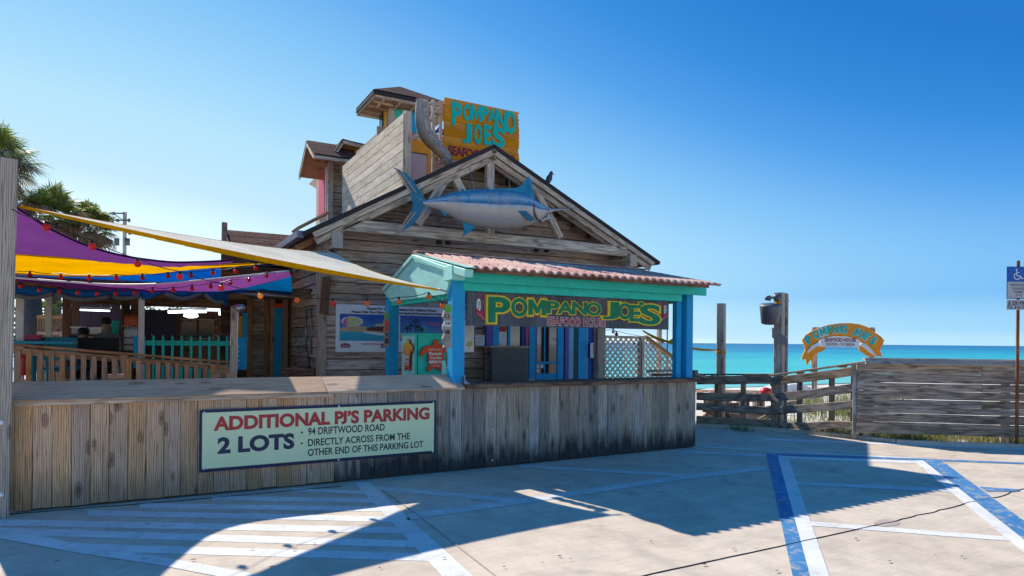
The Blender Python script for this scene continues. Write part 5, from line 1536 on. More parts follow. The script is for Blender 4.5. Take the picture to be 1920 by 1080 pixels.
def hboards(x0, x1, v, za, zb2):
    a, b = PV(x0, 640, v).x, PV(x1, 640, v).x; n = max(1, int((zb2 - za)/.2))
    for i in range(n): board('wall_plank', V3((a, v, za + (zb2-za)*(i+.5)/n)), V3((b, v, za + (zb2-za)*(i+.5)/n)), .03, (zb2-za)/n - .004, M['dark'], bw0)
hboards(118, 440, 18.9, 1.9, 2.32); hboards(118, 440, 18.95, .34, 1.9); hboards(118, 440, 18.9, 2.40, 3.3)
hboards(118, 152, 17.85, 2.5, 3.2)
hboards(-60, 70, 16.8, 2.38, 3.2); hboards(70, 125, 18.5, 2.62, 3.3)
# white service counter, cooler
def bx_(name, label, cat, x0, y0, x1, y1, v, d, mat, extra=None):
    a, b = PV(x0, y1, v), PV(x1, y0, v); zb_ = PV((x0+x1)/2, y1, v).z; zt_ = PV((x0+x1)/2, y0, v).z
    r = root(name, label, cat, V3(((a.x+b.x)/2, v + d/2, zb_)))
    rect('body', a.x, zb_, b.x, zt_, d, M[mat], r, front(v), -d)
    rect('top', a.x - .02, zt_, b.x + .02, zt_ + .03, d + .04, M[extra or mat], r, front(v), -d - .02)
    return r, a, b, zb_, zt_
bx_('service_counter', 'pale grey service counter between the two black patio chairs', 'counter', 163, 634, 188, 690, 15.4, .6, 'print_grey', 'white')
bx_('drink_cooler', 'white drink cooler on the bar left of the standing person', 'cooler', 134, 615, 158, 628, 16.6, .5, 'print_grey', 'white')
bx_('drink_cooler', 'white drink cooler on the bar just behind the standing person', 'cooler', 168, 616, 190, 628, 16.6, .5, 'white', 'white')
bt, a_, b_, zb_, zt_ = bx_('back_counter', 'long dark back counter carrying the white coolers', 'counter', 130, 629, 224, 690, 16.5, .6, 'black', 'dark')
tb_, a_, b_, zb_, zt_ = bx_('menu_chalkboard', 'turquoise board leaning behind the standing person', 'board', 208, 604, 223, 640, 16.9, .04, 'turq')
# shelf of bottles
sh = root('bottle_shelf', 'dark shelf rack with wood ledges right of the turquoise board', 'shelf', PV(245, 690, 16.4))
va = 16.4; sa, sb = PV(228, 640, va).x, PV(262, 640, va).x
for y in (611, 633, 646, 658, 672):
    zc = PV(245, y, va).z
    board('shelf_board', V3((sa, va + .15, zc)), V3((sb, va + .15, zc)), .3, .03, M['rail' if y == 611 else 'dark'], sh)
for uu in (sa, sb): post('shelf_side', uu, va + .15, .34, 2.3, .03, .3, M['dark'], sh)
bot = lathe_mesh([(.028, 0), (.033, .01), (.033, .13), (.012, .18), (.012, .23), (.004, .232)], 10)
M['bottle_red'] = flat('red_bottle', (.6, .12, .05), .3); M['bottle_white'] = flat('pale_bottle', (.6, .62, .65), .3)
first = None; kk = 0
for y, cnt, mt, what in ((611, 6, 'bottle_red', 'red bottle on the top ledge of the rack'), (633, 6, 'bottle_white', 'pale bottle on the second ledge of the rack'), (646, 6, 'bottle_white', 'pale bottle on the middle ledge of the rack'), (658, 5, 'bottle_white', 'pale bottle on the lowest ledge of the rack')):
    zc = PV(245, y, va).z + .015
    for i in range(cnt):
        me_ = bot if mt == 'bottle_white' else bot.copy()
        o = add('bottle', me_, M[mt], None, Matrix.Translation((sa + .06 + (sb-sa-.12)*i/(cnt-1), va + .06, zc)))
        tag(o, what.replace('bottle', 'bottle', 1) + (', first from the left', ', second from the left', ', third from the left', ', fourth from the left', ', fifth from the left', ', sixth from the left')[i], 'bottle', 'bottles on the patio shelf rack')
# picture window on the back wall, its reflection painted as a gradient
pw_, a_, b_, zb_, zt_ = bx_('wall_window', 'dim brown window picture on the back wall of the patio', 'window', 338, 600, 402, 636, 17.9, .03, 'siding')
M['win_view'] = sky_print('painted_reflection', (.34, .24, .15), (.03, .035, .035))
rect('pane', a_.x + .04, zb_ + .03, b_.x - .04, zt_ - .05, .004, M['win_view'], pw_, front(17.9), .002)
rect('mullion', (a_.x + b_.x)/2 - .02, zb_, (a_.x + b_.x)/2 + .03, zt_, .01, M['dark'], pw_, front(17.9), .006)
# glowing strips added to stand for sky seen through gaps under the roof
def emis(name, col, s):
    m, n, l, b, out = nt(name); b.inputs['Emission Color'].default_value = (*col, 1); b.inputs['Emission Strength'].default_value = s; b.inputs['Base Color'].default_value = (*col, 1); return m
M['lamp_gap_glow'] = emis('lamp_and_gap_glow', (.85, .93, 1.0), 1.6)
for i, (x0, y0, x1, y1, what) in enumerate(((315, 585, 352, 584, 'white glowing strip for the sky gap left of the lamp cluster under the patio roof'), (352, 584, 387, 584, 'white glowing strip for the sky gap right of the lamp cluster under the patio roof'), (150, 581, 206, 583, 'thin glowing strip over the purple bar wall'))):
    a, b = PV(x0, y0, 15.5), PV(x1, y1, 15.5)
    r = root('glow_strip', what, 'lamp', (a + b)/2, 'glowing sky gap strips under the patio roof')
    tube('tube', [a, b], .028 if i < 2 else .014, M['lamp_gap_glow'], r, 8); board('strip_backing', a + V3((0, 0, .05)), b + V3((0, 0, .05)), .07, .04, M['metal'], r)
gl = root('lamp_cluster', 'bright glass lamp hanging under the patio roof above the window', 'lamp', PV(358, 590, 15.2))
add('shade', lathe_mesh([(.03, .08), (.12, .02), (.14, -.06), (.05, -.09)], 12), M['lamp_gap_glow'], gl, Matrix.Translation(PV(358, 588, 15.2)))
tube('stem', [PV(358, 583, 15.2), PV(358, 572, 15.2)], .012, M['metal'], gl)
gl2 = root('lamp_cluster', 'small lit lamp near the right end of the patio roof', 'lamp', PV(420, 588, 14.8))
add('shade', lathe_mesh([(.02, .05), (.10, .02), (.10, -.04), (.03, -.06)], 12), M['lamp_gap_glow'], gl2, Matrix.Translation(PV(420, 587, 14.8)))
tube('stem', [PV(420, 583, 14.8), PV(420, 574, 14.8)], .012, M['metal'], gl2)
# wooden fence with gate and trunks seen through the open left side
wf = root('board_fence', 'light wooden board fence with a diagonal braced gate behind the patio', 'fence', PV(100, 640, 21))
a, b = PV(69, 626, 21), PV(119, 596, 21)
n = 11
for i in range(n):
    u = a.x + (b.x - a.x)*(i+.5)/n
    board('fence_board', V3((u, 21, .2)), V3((u, 21, PV(95, 593, 21).z)), (b.x-a.x)/n - .01, .03, M['rail'], wf, up=V3((0, -1, 0)))
board('brace', PV(97, 624, 20.95), PV(117, 602, 20.95), .04, .12, M['rail'], wf, up=V3((-.7, 0, .7)))
board('fence_rail', PV(69, 594, 20.95), PV(119, 594, 20.95), .05, .1, M['pine'], wf); board('fence_rail', PV(69, 625, 20.95), PV(119, 625, 20.95), .05, .1, M['pine'], wf)
M['bark'] = wood('palm_bark', (.24, .19, .15), (.14, .11, .09), (.05, .04, .035), knots=False)
# ---- wooden ramp railing in front of the patio
VRL = 10.75
rl = root('ramp_railing', 'brown wooden ramp railing with square balusters in front of the patio', 'railing', PV(240, 720, VRL))
a, b = PV(10, 645, VRL), PV(437, 680, VRL)
board('top_rail', a, b, .14, .035, M['rail'], rl, rag=.001)
a2, b2 = PV(10, 656, VRL), PV(432, 690, VRL)
board('upper_rail', a2, b2, .04, .09, M['rail'], rl)
zd = lambda x: PV(x, 740, VRL).z
board('bottom_rail', PV(10, 728, VRL), PV(432, 735, VRL), .04, .09, M['rail'], rl)
balx = [34, 54.5, 75.5, 97, 117.5, 137, 157, 176.5, 196, 215, 242, 260, 278, 296.5, 315, 332.5, 350.5, 368, 385]
for x in balx:
    p = PV(x, 655 + (x-10)*.082, VRL - .035); q = PV(x, 732, VRL - .035)
    board('baluster', V3((p.x, VRL - .04, q.z)), V3((p.x, VRL - .04, p.z)), .062, .035, M['rail'], rl, up=V3((0, -1, 0)))
p = PV(233, 665, VRL); post('railing_post', p.x, VRL, .3, p.z, .09, .09, M['rail'], rl)
p = PV(400, 680, VRL); post('railing_post', p.x, VRL - .03, .3, p.z - .02, .09, .09, M['rail'], rl)
p = PV(415, 688, VRL); board('end_panel', V3((p.x, VRL - .05, .5)), V3((p.x, VRL - .05, p.z - .03)), .28, .03, M['rail'], rl, up=V3((0, -1, 0)))
for (x, y) in ((218, 706), (410, 702), (425, 703)):
    p = PV(x, y, 9.6)
    board('stair_block', p + V3((-.09, 0, -.02)), p + V3((.09, 0, -.02)), .14, .1, M['rail'], rl, up=V3((.2, 0, 1)))
board('front_step_rail', PV(28, 719, 9.7), PV(60, 726, 9.7), .06, .14, M['rail'], rl)
# grey post with lamp head in front of the blue door
gp2 = root('lamp_post', 'slim grey wooden post with a small round floodlight on top by the railing end', 'post', PV(438, 700, 10.4))
p = PV(440, 575, 10.4); q = PV(436, 720, 10.4)
board('post', V3((q.x, 10.4, .3)), V3((p.x, 10.4, p.z)), .095, .095, M['post'], gp2, up=V3((0, -1, 0)))
tube('lamp_head', [PV(446, 577, 10.35), PV(454, 578, 10.2)], .05, M['metal'], gp2, 10, .06)
tube('lamp_head', [PV(441, 575, 10.4), PV(446, 577, 10.35)], .03, M['metal'], gp2, 8)
tube('cable', [PV(447, 585, 10.3), PV(445, 620, 10.3), PV(444, 700, 10.3)], .007, M['print_white'], gp2)
# ---- turquoise railing
VTL = 12.6
tl = root('turquoise_railing', 'turquoise picket railing inside the patio under the long glowing strip', 'railing', PV(350, 700, VTL))
zr_ = (PV(270, 644, VTL).z + PV(440, 643, VTL).z)/2
ua_, ub_ = PV(268, 644, VTL).x, PV(446, 644, VTL).x
board('top_rail', V3((ua_, VTL, zr_)), V3((ub_, VTL, zr_)), .04, .085, M['turq'], tl)
board('bottom_rail', V3((ua_, VTL, .62)), V3((ub_, VTL, .62)), .04, .085, M['turq'], tl)
for x in (270, 288, 306, 323.5, 341, 358.5, 375.5, 392.5, 409.5, 425.5, 441):
    p = PV(x, 636, VTL)
    o = post('picket', p.x, VTL - .035, .5, p.z, .042, .042, M['turq'], tl)
    add('finial', lathe_mesh([(.012, 0), (.022, .02), (.012, .05), (.002, .07)], 8), M['turq'], o, Matrix.Translation((p.x, VTL - .035, p.z)))
# blue boxes: bar front, left teal furniture
b1 = bx_('blue_cabinet', 'bright blue cabinet behind the slim grey lamp post', 'cabinet', 441, 636, 463, 693, 12.3, .5, 'blue')[0]
mm = MB()
for i in range(5):
    p0, p1 = PV(443, 655 + 9*i, 12.28), PV(449, 648 + 9*i, 12.28); mm.box(p0, p1, .01, .03, up=V3((0, -1, 0)) * 1.0)
mm.build('white_stripes', M['print_white'], b1)
bx_('yellow_board', 'mustard yellow upright board next to the blue cabinet', 'board', 443, 595, 455, 636, 13.4, .05, 'yellow')
bx_('blue_board', 'tall blue upright board between the mustard board and the brown door', 'board', 455, 590, 464, 690, 13.3, .05, 'blue')
bx_('blue_bin', 'blue bin beside the white post inside the patio', 'bin', 250, 634, 268, 690, 12.9, .4, 'blue')
# plank doors next to the house corner
VDR = VSE + .05
pdoor = root('plank_door', 'old brown plank door with cross battens left of the house corner', 'door', PV(488, 700, VDR))
ax_, bx2 = PV(470, 640, VDR).x, PV(508, 640, VDR).x
z_t = PV(488, 556, VDR).z
for i in range(12):
    zc = .35 + (z_t - .35)*(i+.5)/12
    board('door_plank', V3((ax_, VDR, zc)), V3((bx2, VDR, zc)), .03, (z_t-.35)/12 - .008, M['siding'], pdoor)
for x in (468, 500, 511):
    p = PV(x, 600, VDR - .03); post('door_post', p.x, VDR - .03, .34, z_t + .1, .09, .06, M['rail'], pdoor)
bdoor = root('blue_door', 'narrow blue plank door with red head board by the house corner', 'door', PV(522, 700, VDR - .1))
for i in range(3):
    p = PV(517 + 5*i, 600, VDR - .1); board('door_plank', V3((p.x, VDR - .1, .34)), V3((p.x, VDR - .1, PV(522, 577, VDR-.1).z)), .055, .03, M['blue'], bdoor, up=V3((0, -1, 0)))
board('head_board', PV(512, 573, VDR - .1), PV(531, 573, VDR - .1), .04, .09, M['orange_red'], bdoor)
post('door_post', PV(535, 600, VDR-.1).x, VDR-.1, .34, 2.7, .10, .06, M['rail'], bdoor); 
tube('handle', [PV(520, 670, VDR-.16), PV(520, 678, VDR-.16)], .012, M['metal'], bdoor)
mb = MB(); mb.box(V3(((ax_-.5+WL)/2, VDR + .06, .3)), V3(((ax_-.5+WL)/2, VDR + .06, 3.3)), WL - ax_ + .6, .02, up=V3((0, -1, 0))); mb.build('shed_wall', M['dark'], pdoor)
bench = root('wooden_bench', 'dark brown slatted bench against the house side wall', 'bench', PV(560, 705, 11.6))
for i in range(4): board('slat', PV(528 + 2*i, 690 + 4*i, 11.9), PV(592, 694 + 4*i, 11.2), .1, .03, M['brown'], bench)
board('leg', PV(540, 700, 11.8), PV(540, 722, 11.8), .06, .06, M['brown'], bench); board('leg', PV(585, 700, 11.3), PV(585, 722, 11.3), .06, .06, M['brown'], bench)

# ---- chairs
def chair(label, x, y, v, mat, group, frame='metal', s=1.0, yaw=0.0):
    p = PV(x, y, v); fl = .35
    r = root('patio_chair', label, 'chair', (p.x, v, fl), group)
    c, sn = math.cos(yaw), math.sin(yaw)
    def L(dx, dy, z): return V3((p.x + (dx*c - dy*sn)*s, v + (dx*sn + dy*c)*s, fl + z*s))
    board('seat', L(0, -.22, .72), L(0, .22, .72), .44*s, .04, M[mat], r)
    board('backrest', L(0, -.23, .88), L(0, -.25, 1.25), .44*s, .03, M[mat], r, up=V3((0, -1, 0)))
    for q in (-.21, .21):
        tube('leg', [L(q, -.22, 0), L(q, -.23, 1.22)], .014, M[frame], r); tube('leg', [L(q, .2, 0), L(q, .2, .72)], .014, M[frame], r)
        tube('armrest', [L(q, -.22, .93), L(q, .2, .93), L(q, .2, .72)], .014, M[frame], r)
    for z in (.25, .5): tube('stretcher', [L(-.21, -.225, z), L(.21, -.225, z)], .010, M[frame], r)
    return r
chair('black patio chair left of the pale grey service counter', 147, 655, 14.2, 'black', 'tall chairs on the patio')
chair('black patio chair in front of the standing person', 198, 655, 14.2, 'black', 'tall chairs on the patio')
chair('teal patio chair nearest the wooden ramp railing at the left', 92, 655, 12.9, 'teal_chair', 'tall chairs on the patio', 'teal_chair', yaw=.8)
chair('blue patio chair left of the first black chair', 118, 655, 13.8, 'blue', 'tall chairs on the patio', 'teal_chair', yaw=-.6)
chair('black patio chair at the far left behind the fire extinguisher', 52, 655, 13.4, 'black', 'tall chairs on the patio', yaw=.3)
tbl = root('patio_table', 'teal patio table top behind the ramp railing at the left', 'table', V3((PV(70, 650, 12.4).x, 12.4, .35)))
p = PV(62, 642, 12.4)
board('tabletop', V3((p.x - .55, 12.4, p.z)), V3((p.x + .55, 12.4, p.z)), .7, .05, M['teal_chair'], tbl)
tube('leg', [V3((p.x, 12.4, .35)), V3((p.x, 12.4, p.z - .02))], .05, M['teal_chair'], tbl)
pinkc = bx_('pink_cushion', 'pink cushion lying on the teal table at the left', 'cushion', 43, 631, 73, 637, 12.6, .3, 'pink')
# fire extinguisher hanging on the inner side of the railing
fe = root('fire_extinguisher', 'red fire extinguisher hanging behind the ramp railing at the left', 'fire extinguisher', PV(45, 690, VRL + .25))
p = PV(45, 690, VRL + .2)
add('cylinder', lathe_mesh([(.03, -.02), (.055, 0), (.058, .2), (.05, .25), (.02, .28), (.018, .31)], 14), M['red'], fe, Matrix.Translation(p + V3((0, 0, -.08))))
add('valve', lathe_mesh([(.03, 0), (.035, .03), (.01, .05)], 8), M['black'], fe, Matrix.Translation(p + V3((0, 0, .22))))
tube('hose', [p + V3((-.02, 0, .24)), p + V3((-.085, -.01, .2)), p + V3((-.085, -.01, -.08))], .012, M['print_white'], fe)

# ---- people on the patio
def person(label, base, joints, radii, edges, head, mats, hairs=True):
    """one skinned body per person: joints in metres from base"""
    r = root('person', label, 'person', base)
    me = D.meshes.new('body'); me.from_pydata([V3(j) for j in joints], edges, [])
    o = add('body', me, mats[0], r, Matrix.Translation(base))
    sk = o.modifiers.new('skin', 'SKIN'); sb_ = o.modifiers.new('sub', 'SUBSURF'); sb_.levels = sb_.render_levels = 2
    if not me.skin_vertices: me.attributes.new('skin', 'FLOAT', 'POINT') if False else None
    bpy.context.view_layer.objects.active = o
    if not me.skin_vertices: bpy.ops.mesh.customdata_skin_add()
    for i, rr in enumerate(radii):
        me.skin_vertices[0].data[i].radius = (rr, rr * .85)
    me.skin_vertices[0].data[0].use_root = True
    return r, o
def two_tone(name, zc, up_col, low_col, skin_z, skin_col=(.30, .17, .11)):
    m, n, l, b, out = nt(name); tc = n.new('ShaderNodeTexCoord'); sp = n.new('ShaderNodeSeparateXYZ'); l.new(tc.outputs['Object'], sp.inputs[0])
    r = ramp(n, [(0.0, low_col), (zc/2, up_col), (skin_z/2, skin_col)], 'CONSTANT'); l.new(mathn(n, l, 'DIVIDE', sp.outputs['Z'], 2.0), r.inputs[0])
    l.new(r.outputs[0], b.inputs['Base Color']); b.inputs['Roughness'].default_value = .85; return m
def make_person(label, base, lean, arm, shirt, hair_long=False, sit=False):
    H = 0.0
    hip = V3((0, 0, .93)); 
    J = [hip, V3((lean*.3, .0, 1.12)), V3((lean*.8, 0, 1.36)), V3((lean*1.0, -.01, 1.47)), V3((lean*1.1, -.02, 1.55)), V3((lean*1.15, -.03, 1.63)), V3((lean*1.15, -.03, 1.72))]
    R = [.14, .135, .15, .07, .055, .085, .06]
    E = [(0, 1), (1, 2), (2, 3), (3, 4), (4, 5), (5, 6)]
    for s in (-1, 1):
        k = len(J)
        if not sit:
            J += [V3((s*.10, 0, .86)), V3((s*.11, -.02, .48)), V3((s*.11, .02, .09)), V3((s*.12, -.11, .04))]
        else:
            J += [V3((s*.10, -.04, .90)), V3((s*.13, -.42, .88)), V3((s*.13, -.40, .48)), V3((s*.13, -.50, .44))]
        R += [.095, .065, .045, .04]; E += [(0, k), (k, k+1), (k+1, k+2), (k+2, k+3)]
        k = len(J); a = arm if s > 0 else (.0, -.12)
        J += [V3((lean*.9 + s*.17, 0, 1.40)), V3((lean*.8 + s*.24, -.05 + a[1]*.5, 1.14 + a[0]*.3)), V3((lean*.7 + s*(.20), -.18 + a[1], 1.02 + a[0])), V3((lean*.7 + s*.17, -.25 + a[1], 1.03 + a[0]))]
        R += [.062, .045, .032, .036]; E += [(2, k), (k, k+1), (k+1, k+2), (k+2, k+3)]
    m = two_tone('clothes', .95, shirt, (.03, .032, .045), 1.50)
    r, o = person(label, base, J, R, E, None, [m])
    hd = J[5]
    hm = lathe_mesh([(.02, .02), (.075, .0), (.095, .05), (.092, .10), (.06, .14), (.01, .155)], 12)
    add('hair', hm, M['hair'], r, Matrix.Translation(base + hd + V3((0, .022, -.0))))
    if hair_long: add('hair', lathe_mesh([(.05, -.16), (.08, -.05), (.08, .05), (.03, .09)], 10), M['hair'], r, Matrix.Translation(base + hd + V3((0, .05, 0))))
    add('nose', lathe_mesh([(.004, .02), (.012, 0), (.006, -.012)], 6), M['skin'], r, Matrix.Translation(base + hd + V3((0, -.105, .0))))
    for s in (-1, 1): add('ear', lathe_mesh([(.004, -.02), (.012, 0), (.004, .025)], 6), M['skin'], r, Matrix.Translation(base + hd + V3((s*.085, 0, 0))))
    for s in (-1, 1): add('eye', lathe_mesh([(.003, -.006), (.008, 0), (.003, .006)], 6), M['black'], r, Matrix.Translation(base + hd + V3((s*.032, -.085, .02))))
    for s in (-1, 1):   # hands with fingers
        k = 7 + (0 if s < 0 else 8) + 7
        w = J[k]
        for f in range(4):
            tube('finger', [base + w + V3(((f-1.5)*.016, -.02, -.01)), base + w + V3(((f-1.5)*.017, -.06, -.02)), base + w + V3(((f-1.5)*.016, -.085 + abs(f-1.5)*.008, -.045))], .008, M['skin'], r, 5, .006)
        tube('finger', [base + w + V3((s*-.03, 0, .0)), base + w + V3((s*-.05, -.035, -.01))], .009, M['skin'], r, 5, .007)
    return r
# standing person: feet on the patio floor
hp = PV(199, 606, 15.0)
make_person('person in a grey shirt standing behind the right black chair', V3((hp.x, 15.0, hp.z - 1.66)), .0, (.12, -.1), (.14, .15, .17))
hp = PV(160, 626, 14.9)
make_person('person with long dark hair sitting between the two black chairs', V3((hp.x, 14.9, hp.z - 1.66)), -.03, (.02, -.05), (.02, .022, .03), True, True)
# ================================================================== STRING LIGHTS
def string(label, pts, r, mats, dense=True, first=None, last=None, wire_drop=.02):
    """pts: (x, y, depth) of the bulbs on the photo"""
    B3 = [PZ(*p) for p in pts]
    rt = root('string_light', label, 'string light', B3[0])
    sphere = lathe_mesh([(.12, .98), (.5, .86), (.86, .5), (1.0, 0), (.86, -.5), (.5, -.86), (.12, -.99)], 12)
    sock = lathe_mesh([(.34, .8), (.42, 1.0), (.42, 1.6), (.2, 1.75)], 8)
    S = Matrix.Scale(r, 4)
    for i, p in enumerate(B3):
        mt = mats[i % len(mats)]
        me_ = sphere if mats[0] == mt else sphere.copy()
        if me_ is not sphere: me_.materials.clear()
        b = add('bulb', me_, M[mt], rt, Matrix.Translation(p) @ S)
        add('socket', sock, M['black'], rt, Matrix.Translation(p) @ S)
    W = ([PZ(*first)] if first else []) + [p + UP * r * 1.75 for p in B3] + ([PZ(*last)] if last else [])
    fine = []
    for a, b in zip(W[:-1], W[1:]):
        for k in range(4):
            t = k/4; q = a.lerp(b, t); q.z -= wire_drop * 4*t*(1-t); fine.append(q)
    fine.append(W[-1])
    tube('wire', fine, .0045, M['black'], rt, 4)
    return rt
string('long nearest string of amber and red bulbs from the left post to the kiosk',
       [(87, 426, 5.9), (173, 462, 6.3), (258, 495, 6.7), (337, 519, 7.1), (415, 540, 7.4), (488, 555, 7.7), (557, 563, 7.9), (624, 569, 8.1), (688, 569, 8.1), (748, 566, 8.05), (804, 557, 8.0), (829, 574, 8.0)],
       .034, ['bulb_red', 'bulb_red', 'bulb_red', 'bulb_red', 'bulb_red', 'bulb_yellow', 'bulb_orange', 'bulb_red', 'bulb_orange', 'bulb_orange', 'bulb_orange', 'bulb_orange'], first=(22, 392, 5.7), last=(838, 545, 8.0))
string('string of small red bulbs along the lower hem of the orange sail',
       [(56, 516, 9.3), (114, 520, 9.3), (167, 522, 9.35), (218, 522, 9.4), (267, 521, 9.4), (315, 518, 9.5), (358, 517, 9.5), (399, 512, 9.6), (441, 509, 9.7), (479, 503, 9.9)], .034, ['bulb_red'], first=(20, 505, 8.9), last=(540, 496, 10.3))
string('string of small red bulbs hanging below the narrow purple sail',
       [(39, 537, 9.2), (74, 544, 9.25), (112, 546, 9.3), (146, 549, 9.35), (182, 551, 9.4), (217, 551, 9.45), (253, 549, 9.45), (286, 546, 9.5), (325, 545, 9.55), (360, 541, 9.6), (395, 537, 9.7), (432, 531, 9.75), (467, 525, 9.9), (500, 517, 10)], .032, ['bulb_red'], first=(20, 532, 9.0), last=(542, 508, 10.3))
string('short string of clear bulbs above the lattice behind the kiosk', [(1150, 622, 12.6), (1156, 627, 12.6), (1243, 641, 12.8)], .035, ['print_white', 'bulb_red'], first=(1130, 618, 12.5), last=(1262, 640, 12.9))
# steel cable between railing roof and house
tube_o = tube('guy_wire', [PV(425, 549, VP_ - .1), PZ(470, 551, 10.5), PZ(540, 556, 10.6)], .012, M['metal']); tag(tube_o, 'thin pale wire running from the patio roof to the house wall', 'wire')

# ================================================================== TURQUOISE BEER BOX, FISH AND TURTLE SIGNS, TIKI MASKS
VBX = 8.75
c0 = PV(780, 628, VBX)
pL = PU(754, 627, c0.x); pR = PV(836, 627, VBX)
bb = root('beer_cooler_box', 'turquoise wooden box between the kiosk posts carrying the fish and turtle signs', 'box', V3((c0.x, VBX, .35)))
dl = pL.y - VBX
rect('front_panel', c0.x, .35, pR.x, c0.z, .03, M['turq'], bb, front(VBX), -.03)
rect('side_panel', -pL.y, .35, -VBX, c0.z, .03, M['mint'], bb, side(c0.x), -.03)  # same box in lighter mint: its sunlit look is put into the colour
board('top_board', V3((c0.x - .01, VBX + dl/2, c0.z + .01)), V3((pR.x, VBX + dl/2, c0.z + .01)), dl + .04, .03, M['turq'], bb)
board('corner_trim', V3((c0.x, VBX, .35)), V3((c0.x, VBX, c0.z)), .03, .03, M['turq'], bb, up=V3((0, -1, 0)))
# turtle
VT2 = VBX - .03
q = lambda X, Y: (lambda p: (p.x, p.z))(PV(620 + X/5.685, 530 + Y/5.685, VT2))
turtle = [(1118, 605), (1100, 612), (1090, 630), (1092, 655), (1075, 665), (1050, 672), (1010, 672), (975, 695), (950, 735), (946, 770), (960, 785), (985, 765), (1015, 745), (1042, 735), (1035, 770), (1032, 810), (1036, 850), (1050, 872), (1025, 900), (1022, 930), (1035, 950), (1060, 940), (1085, 915), (1110, 912), (1140, 915), (1165, 942), (1190, 948), (1195, 920), (1185, 890), (1195, 860), (1202, 800), (1200, 740), (1225, 735), (1215, 700), (1195, 668), (1160, 655), (1148, 650), (1148, 625), (1138, 610)]
tt = root('turtle_sign', 'orange red turtle shaped sign with white lettering on the turquoise box', 'sign', PV(810, 700, VT2))
prism('edge', [q(*p) for p in turtle], .012, M['pr_dark'], tt, front(VT2 - .0), 0)
cx_, cy_ = 1115, 790
prism('panel', [q(cx_ + (x-cx_)*.965, cy_ + (y-cy_)*.965) for x, y in turtle], .006, M['orange_red'], tt, front(VT2 - .012), 0)
def tx(body, X0, Y0, X1, Y1, mat, r, v, bold=.04, nm='lettering'):
    a = q(X0, Y1); b = q(X1, Y0); text(nm, body, a[0], a[1], b[0], b[1], M[mat], r, front(v), z=.001, thick=.002, bold=bold)
tx('Beach', 1042, 738, 1182, 772, 'print_white', tt, VT2 - .018); tx('Turtle', 1046, 786, 1178, 816, 'print_white', tt, VT2 - .018); tx('BREW', 1042, 828, 1184, 862, 'print_white', tt, VT2 - .018, .06)
tx('POMPANO JOE\u2019S', 1040, 705, 1180, 722, 'print_white', tt, VT2 - .018, .02); tx('on tap', 1070, 874, 1160, 890, 'print_white', tt, VT2 - .018, .02)
# fish sign on the left face of the box
uF = c0.x - .03
qs = lambda X, Y: (lambda p: (-p.y, p.z))(PU(620 + X/5.685, 530 + Y/5.685, uF))
fishp = [(828, 598), (818, 606), (815, 635), (800, 645), (785, 668), (778, 700), (774, 740), (780, 758), (795, 740), (800, 700), (800, 760), (802, 820), (796, 880), (792, 930), (800, 940), (822, 905), (845, 942), (852, 930), (848, 880), (850, 820), (858, 740), (865, 700), (876, 735), (886, 730), (882, 690), (872, 660), (845, 640), (842, 605)]
ff = root('fish_sign', 'orange yellow fish shaped sign on the lit left side of the turquoise box', 'sign', PU(765, 700, uF))
prism('edge', [qs(*p) for p in fishp], .010, M['pr_dark'], ff, side(uF))
M['fishsign'] = sky_print('fish_sign_paint', (.95, .42, .02), (.75, .04, .02))
prism('panel', [qs(828 + (x-828)*.93, 770 + (y-770)*.975) for x, y in fishp], .005, M['fishsign'], ff, side(uF - .010))
for i, (y0, y1) in enumerate(((700, 722), (780, 805), (830, 852), (862, 880))):
    a = qs(806, y1); b = qs(846, y0); text('lettering', ('ICE', 'BEER', 'FISH', 'TAP')[i], a[0], a[1], b[0], b[1], M['print_white' if i else 'pr_roof'], ff, side(uF - .0155), z=.0, thick=.002, bold=.03)
# tiki masks on the kiosk posts
def tiki(label, x0, y0, x1, y1, v, bands):
    a, b = PV(x0, y1, v), PV(x1, y0, v)
    r = root('tiki_mask', label, 'tiki mask', V3(((a.x+b.x)/2, v, a.z)))
    W = b.x - a.x; H = b.z - a.z; Mx = front(v, a.x, a.z)
    out = []
    n = 14
    for i in range(n+1): out.append((W + .012*math.sin(i*2.1), H*i/n))
    for i in range(n, -1, -1): out.append((.012*math.sin(i*1.7), H*i/n))
    prism('mask_body', out, .05, M['driftwood'], r, Mx)
    for (t0, t1, m_) in bands:
        prism('painted_band', [(.08*W, H*t0), (.92*W, H*t0), (.98*W, H*(t0+t1)/2), (.92*W, H*t1), (.08*W, H*t1), (.02*W, H*(t0+t1)/2)], .012, M[m_], r, Mx, .05)
    for ty in (.56, .72):
        for sx in (.3, .7):
            prism('eye_ring', [(W*sx + W*.17*math.cos(t), H*ty + W*.17*math.sin(t)) for t in [k*.785 for k in range(8)]], .02, M['pr_dark'], r, Mx, .055)
            prism('eye_ring', [(W*sx + W*.09*math.cos(t), H*ty + W*.09*math.sin(t)) for t in [k*.785 for k in range(8)]], .02, M['print_white'], r, Mx, .060)
    prism('mouth', [(W*.15, H*.36), (W*.5, H*.31), (W*.85, H*.36), (W*.5, H*.41)], .02, M['pr_dark'], r, Mx, .055)
    return r
M['mask_green'] = flat('mask_green', (.12, .45, .08), .6)
tiki('tall carved tiki mask with a green top on the left front kiosk post', 829, 571, 843, 652, VF - .06, ((.82, .98, 'mask_green'), (.48, .62, 'print_white'), (.12, .28, 'driftwood')))
tiki('narrow carved tiki mask with a red brown face on the rear left kiosk post', 719, 586, 727, 650, VB - .16, ((.84, .97, 'mask_green'), (.45, .78, 'orange_red'), (.1, .24, 'pr_dark')))

